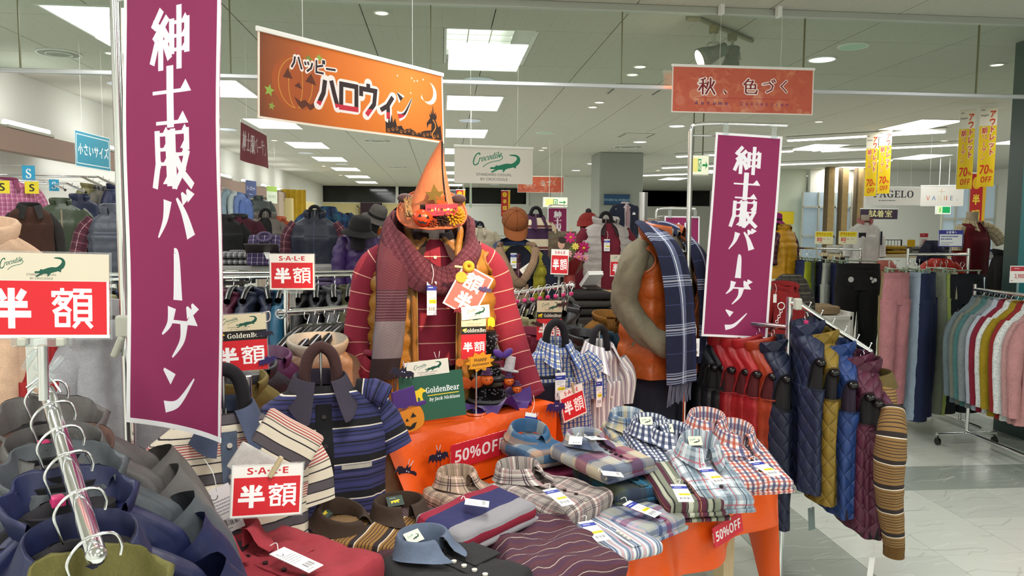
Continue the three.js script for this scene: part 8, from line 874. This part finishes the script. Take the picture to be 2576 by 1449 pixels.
// far right wall: glass front, wooden posts and shelving
{
  const z = -17.2, w = struct('wall_far'); part(w, 'wall_panel', box(4.2, CEIL, .12, 10.9, CEIL / 2, z - .1), wallMat); part(w, 'wall_panel', box(1.1, CEIL, .12, 8.2, CEIL / 2, z - .2), mat(0xc7d0be));
  const gl = struct('window'); const x0 = P(2028, 500, 17).x, x1 = P(2150, 500, 17).x; part(gl, 'window_pane', box(x1 - x0, 2.2, .02, (x0 + x1) / 2, 1.45, z), mat(0x9fb2bd, { roughness: .15, emissive: 0x8fa4b4, emissiveIntensity: .25 })); for (let i = 0; i < 4; i++) part(gl, 'window_bar', box(.03, 2.2, .05, x0 + (x1 - x0) * i / 3, 1.45, z + .03), greyPlastic); for (let i = 0; i < 3; i++) part(gl, 'window_bar', box(x1 - x0, .04, .05, (x0 + x1) / 2, .8 + i * .7, z + .03), greyPlastic);
  const gl2 = struct('window'); const x2 = P(2385, 500, 15).x, x3 = P(2520, 500, 15).x; part(gl2, 'window_pane', box(x3 - x2, 2.3, .02, (x2 + x3) / 2, 1.5, -15.2), mat(0xa8b8c2, { roughness: .15, emissive: 0x9fb0bc, emissiveIntensity: .3 })); for (let i = 0; i < 5; i++) part(gl2, 'window_bar', box(.03, 2.3, .05, x2 + (x3 - x2) * i / 4, 1.5, -15.17), greyPlastic); part(gl2, 'window_bar', box(x3 - x2, .05, .06, (x2 + x3) / 2, 1.9, -15.17), greyPlastic);
  [[2086, 'first slim wooden post by the far glass wall'], [2121, 'second slim wooden post by the far glass wall'], [2160, 'third slim wooden post by the far glass wall']].forEach(([x, l]) => { const p = P(x, 520, 16.6), t = thing('wooden_post', l, 'post', 'slim wooden posts'); at(t, V(p.x, 0, p.z)); part(t, 'post', box(.17, CEIL, .1, 0, CEIL / 2), solid(0xb89a68)); part(t, 'side_face', box(.05, CEIL - .01, .11, -.09, CEIL / 2), solid(0x6a5a40)); });
  const c = counter('long pale counter with small goods at the far right', 2270, 640, 8.2, 1.5, .5, { m: paleWood, m2: paleWood }); const b = thing('wire_basket', 'black wire display basket on the far right counter', 'basket'); at(b, V(P(2240, 618, 8.35).x, c.y + .087, -8.4)); for (let i = 0; i < 9; i++) part(b, 'wire', bar(V(-.16 + i * .04, -.08, 0), V(-.16 + i * .04, .08, 0), .003, 5), blackPlastic); part(b, 'frame', mergeGeometries([bar(V(-.17, .08, 0), V(.17, .08, 0), .006), bar(V(-.17, -.08, 0), V(.17, -.08, 0), .006), bar(V(-.17, -.08, 0), V(-.17, .08, 0), .006), bar(V(.17, -.08, 0), V(.17, .08, 0), .006)]), blackPlastic);
  for (let i = 0; i < 10; i++) { const s = thing('folded_clothes', `${['white', 'navy', 'mustard', 'grey', 'black'][i % 5]} folded clothes on the far right counter, ${i < 5 ? 'lower' : 'upper'} layer`, 'clothes', 'folded clothes on the far right counter'); at(s, V(c.x - .6 + (i % 5) * .3, c.y + (i < 5 ? 0 : .05), c.z - .25)); part(s, 'body', pillow(.24, .045, .3, { n: 8, seed: i }), solid([0xd0d0cc, 0x1c2444, 0xb08a20, 0x7a7a78, 0x18181a][i % 5])); }
  [[2010, 6.0, 'low white shelf unit behind the red sweater'], [2330, 7.6, 'white shelf unit behind the trouser racks']].forEach(([x, d, l], i) => { const p = P(x, 700, d), t = thing('shelf_unit', l, 'shelf'); at(t, V(p.x, 0, p.z - .4)); for (const y of [.12, .5, .85]) part(t, 'shelf_board', box(1.2, .03, .4, 0, y), whitePaint); for (const k of [-.6, 0, .6]) part(t, 'upright', box(.03, .9, .4, k, .45), whitePaint); for (let q = 0; q < 4; q++) { const s = thing('folded_clothes', `${['white', 'charcoal', 'navy', 'tan'][q]} folded clothes in the ${i ? 'shelf unit behind the trouser racks' : 'low white shelf unit'}`, 'clothes', 'folded clothes in the shelf units'); at(s, V(p.x - .42 + q * .28, .87, p.z - .4)); part(s, 'body', pillow(.22, .08, .3, { n: 8, seed: q + i }), solid([0xd8d8d4, 0x2a2a2e, 0x1c2444, 0xa08a6a][q])); } });
}
// far back, under the dark windows
{
  const yw = thing('curtain', 'yellow fitting curtain beside the beige partition', 'curtain'); const p = P(728, 535, 18.2); at(yw, p, .5); part(yw, 'curtain_sheet', grid(40, 6, (u, v) => V((u - .5) * .8, .55 - v * 1.5, .03 * Math.sin(u * 38)), (u, v) => [u, v]), solid(0xc9a420));
  const m = card('wall_sign', 'plain dark purple board on the far cream wall', 'sign', .75, .42, solid(0x3a2430), P(934, 525, 26.5), 0, { t: .02 });
  const px = [[1180, 'first'], [1245, 'second'], [1330, 'third']]; px.forEach(([x, o], i) => { const q = P(x, 590, 18), t = thing('garment_rail', `${o} far rail of suits below the dark windows`, 'clothes rack', 'far suit rails'); at(t, V(q.x, 0, q.z)); part(t, 'rail', bar(V(-.5, 1.45, 0), V(.5, 1.45, 0), .015), chrome); for (const k of [-.5, .5]) part(t, 'post', bar(V(k, .02, 0), V(k, 1.45, 0), .015), chrome); for (let j = 0; j < 8; j++) { const g = dup(shirtP, 'jacket', `${['grey', 'navy', 'black', 'sand'][j % 4]} suit jacket on the ${o} far rail, ${ORD[j]} from its left end`, null, 'suit jackets on the far rails'); g.userData.category = 'jacket'; g.traverse((c) => { if (c.isMesh) c.material = solid([0x5a5c60, 0x1c2848, 0x141416, 0xa09474][(j + i) % 4]); }); at(g, V(q.x - .42 + j * .12, 1.36, q.z), 1.4); } });
}
scene.traverse((o) => { if (o.isLight && o.shadow && !o.isRectAreaLight) o.castShadow = true; });
renderer.render(scene, camera);
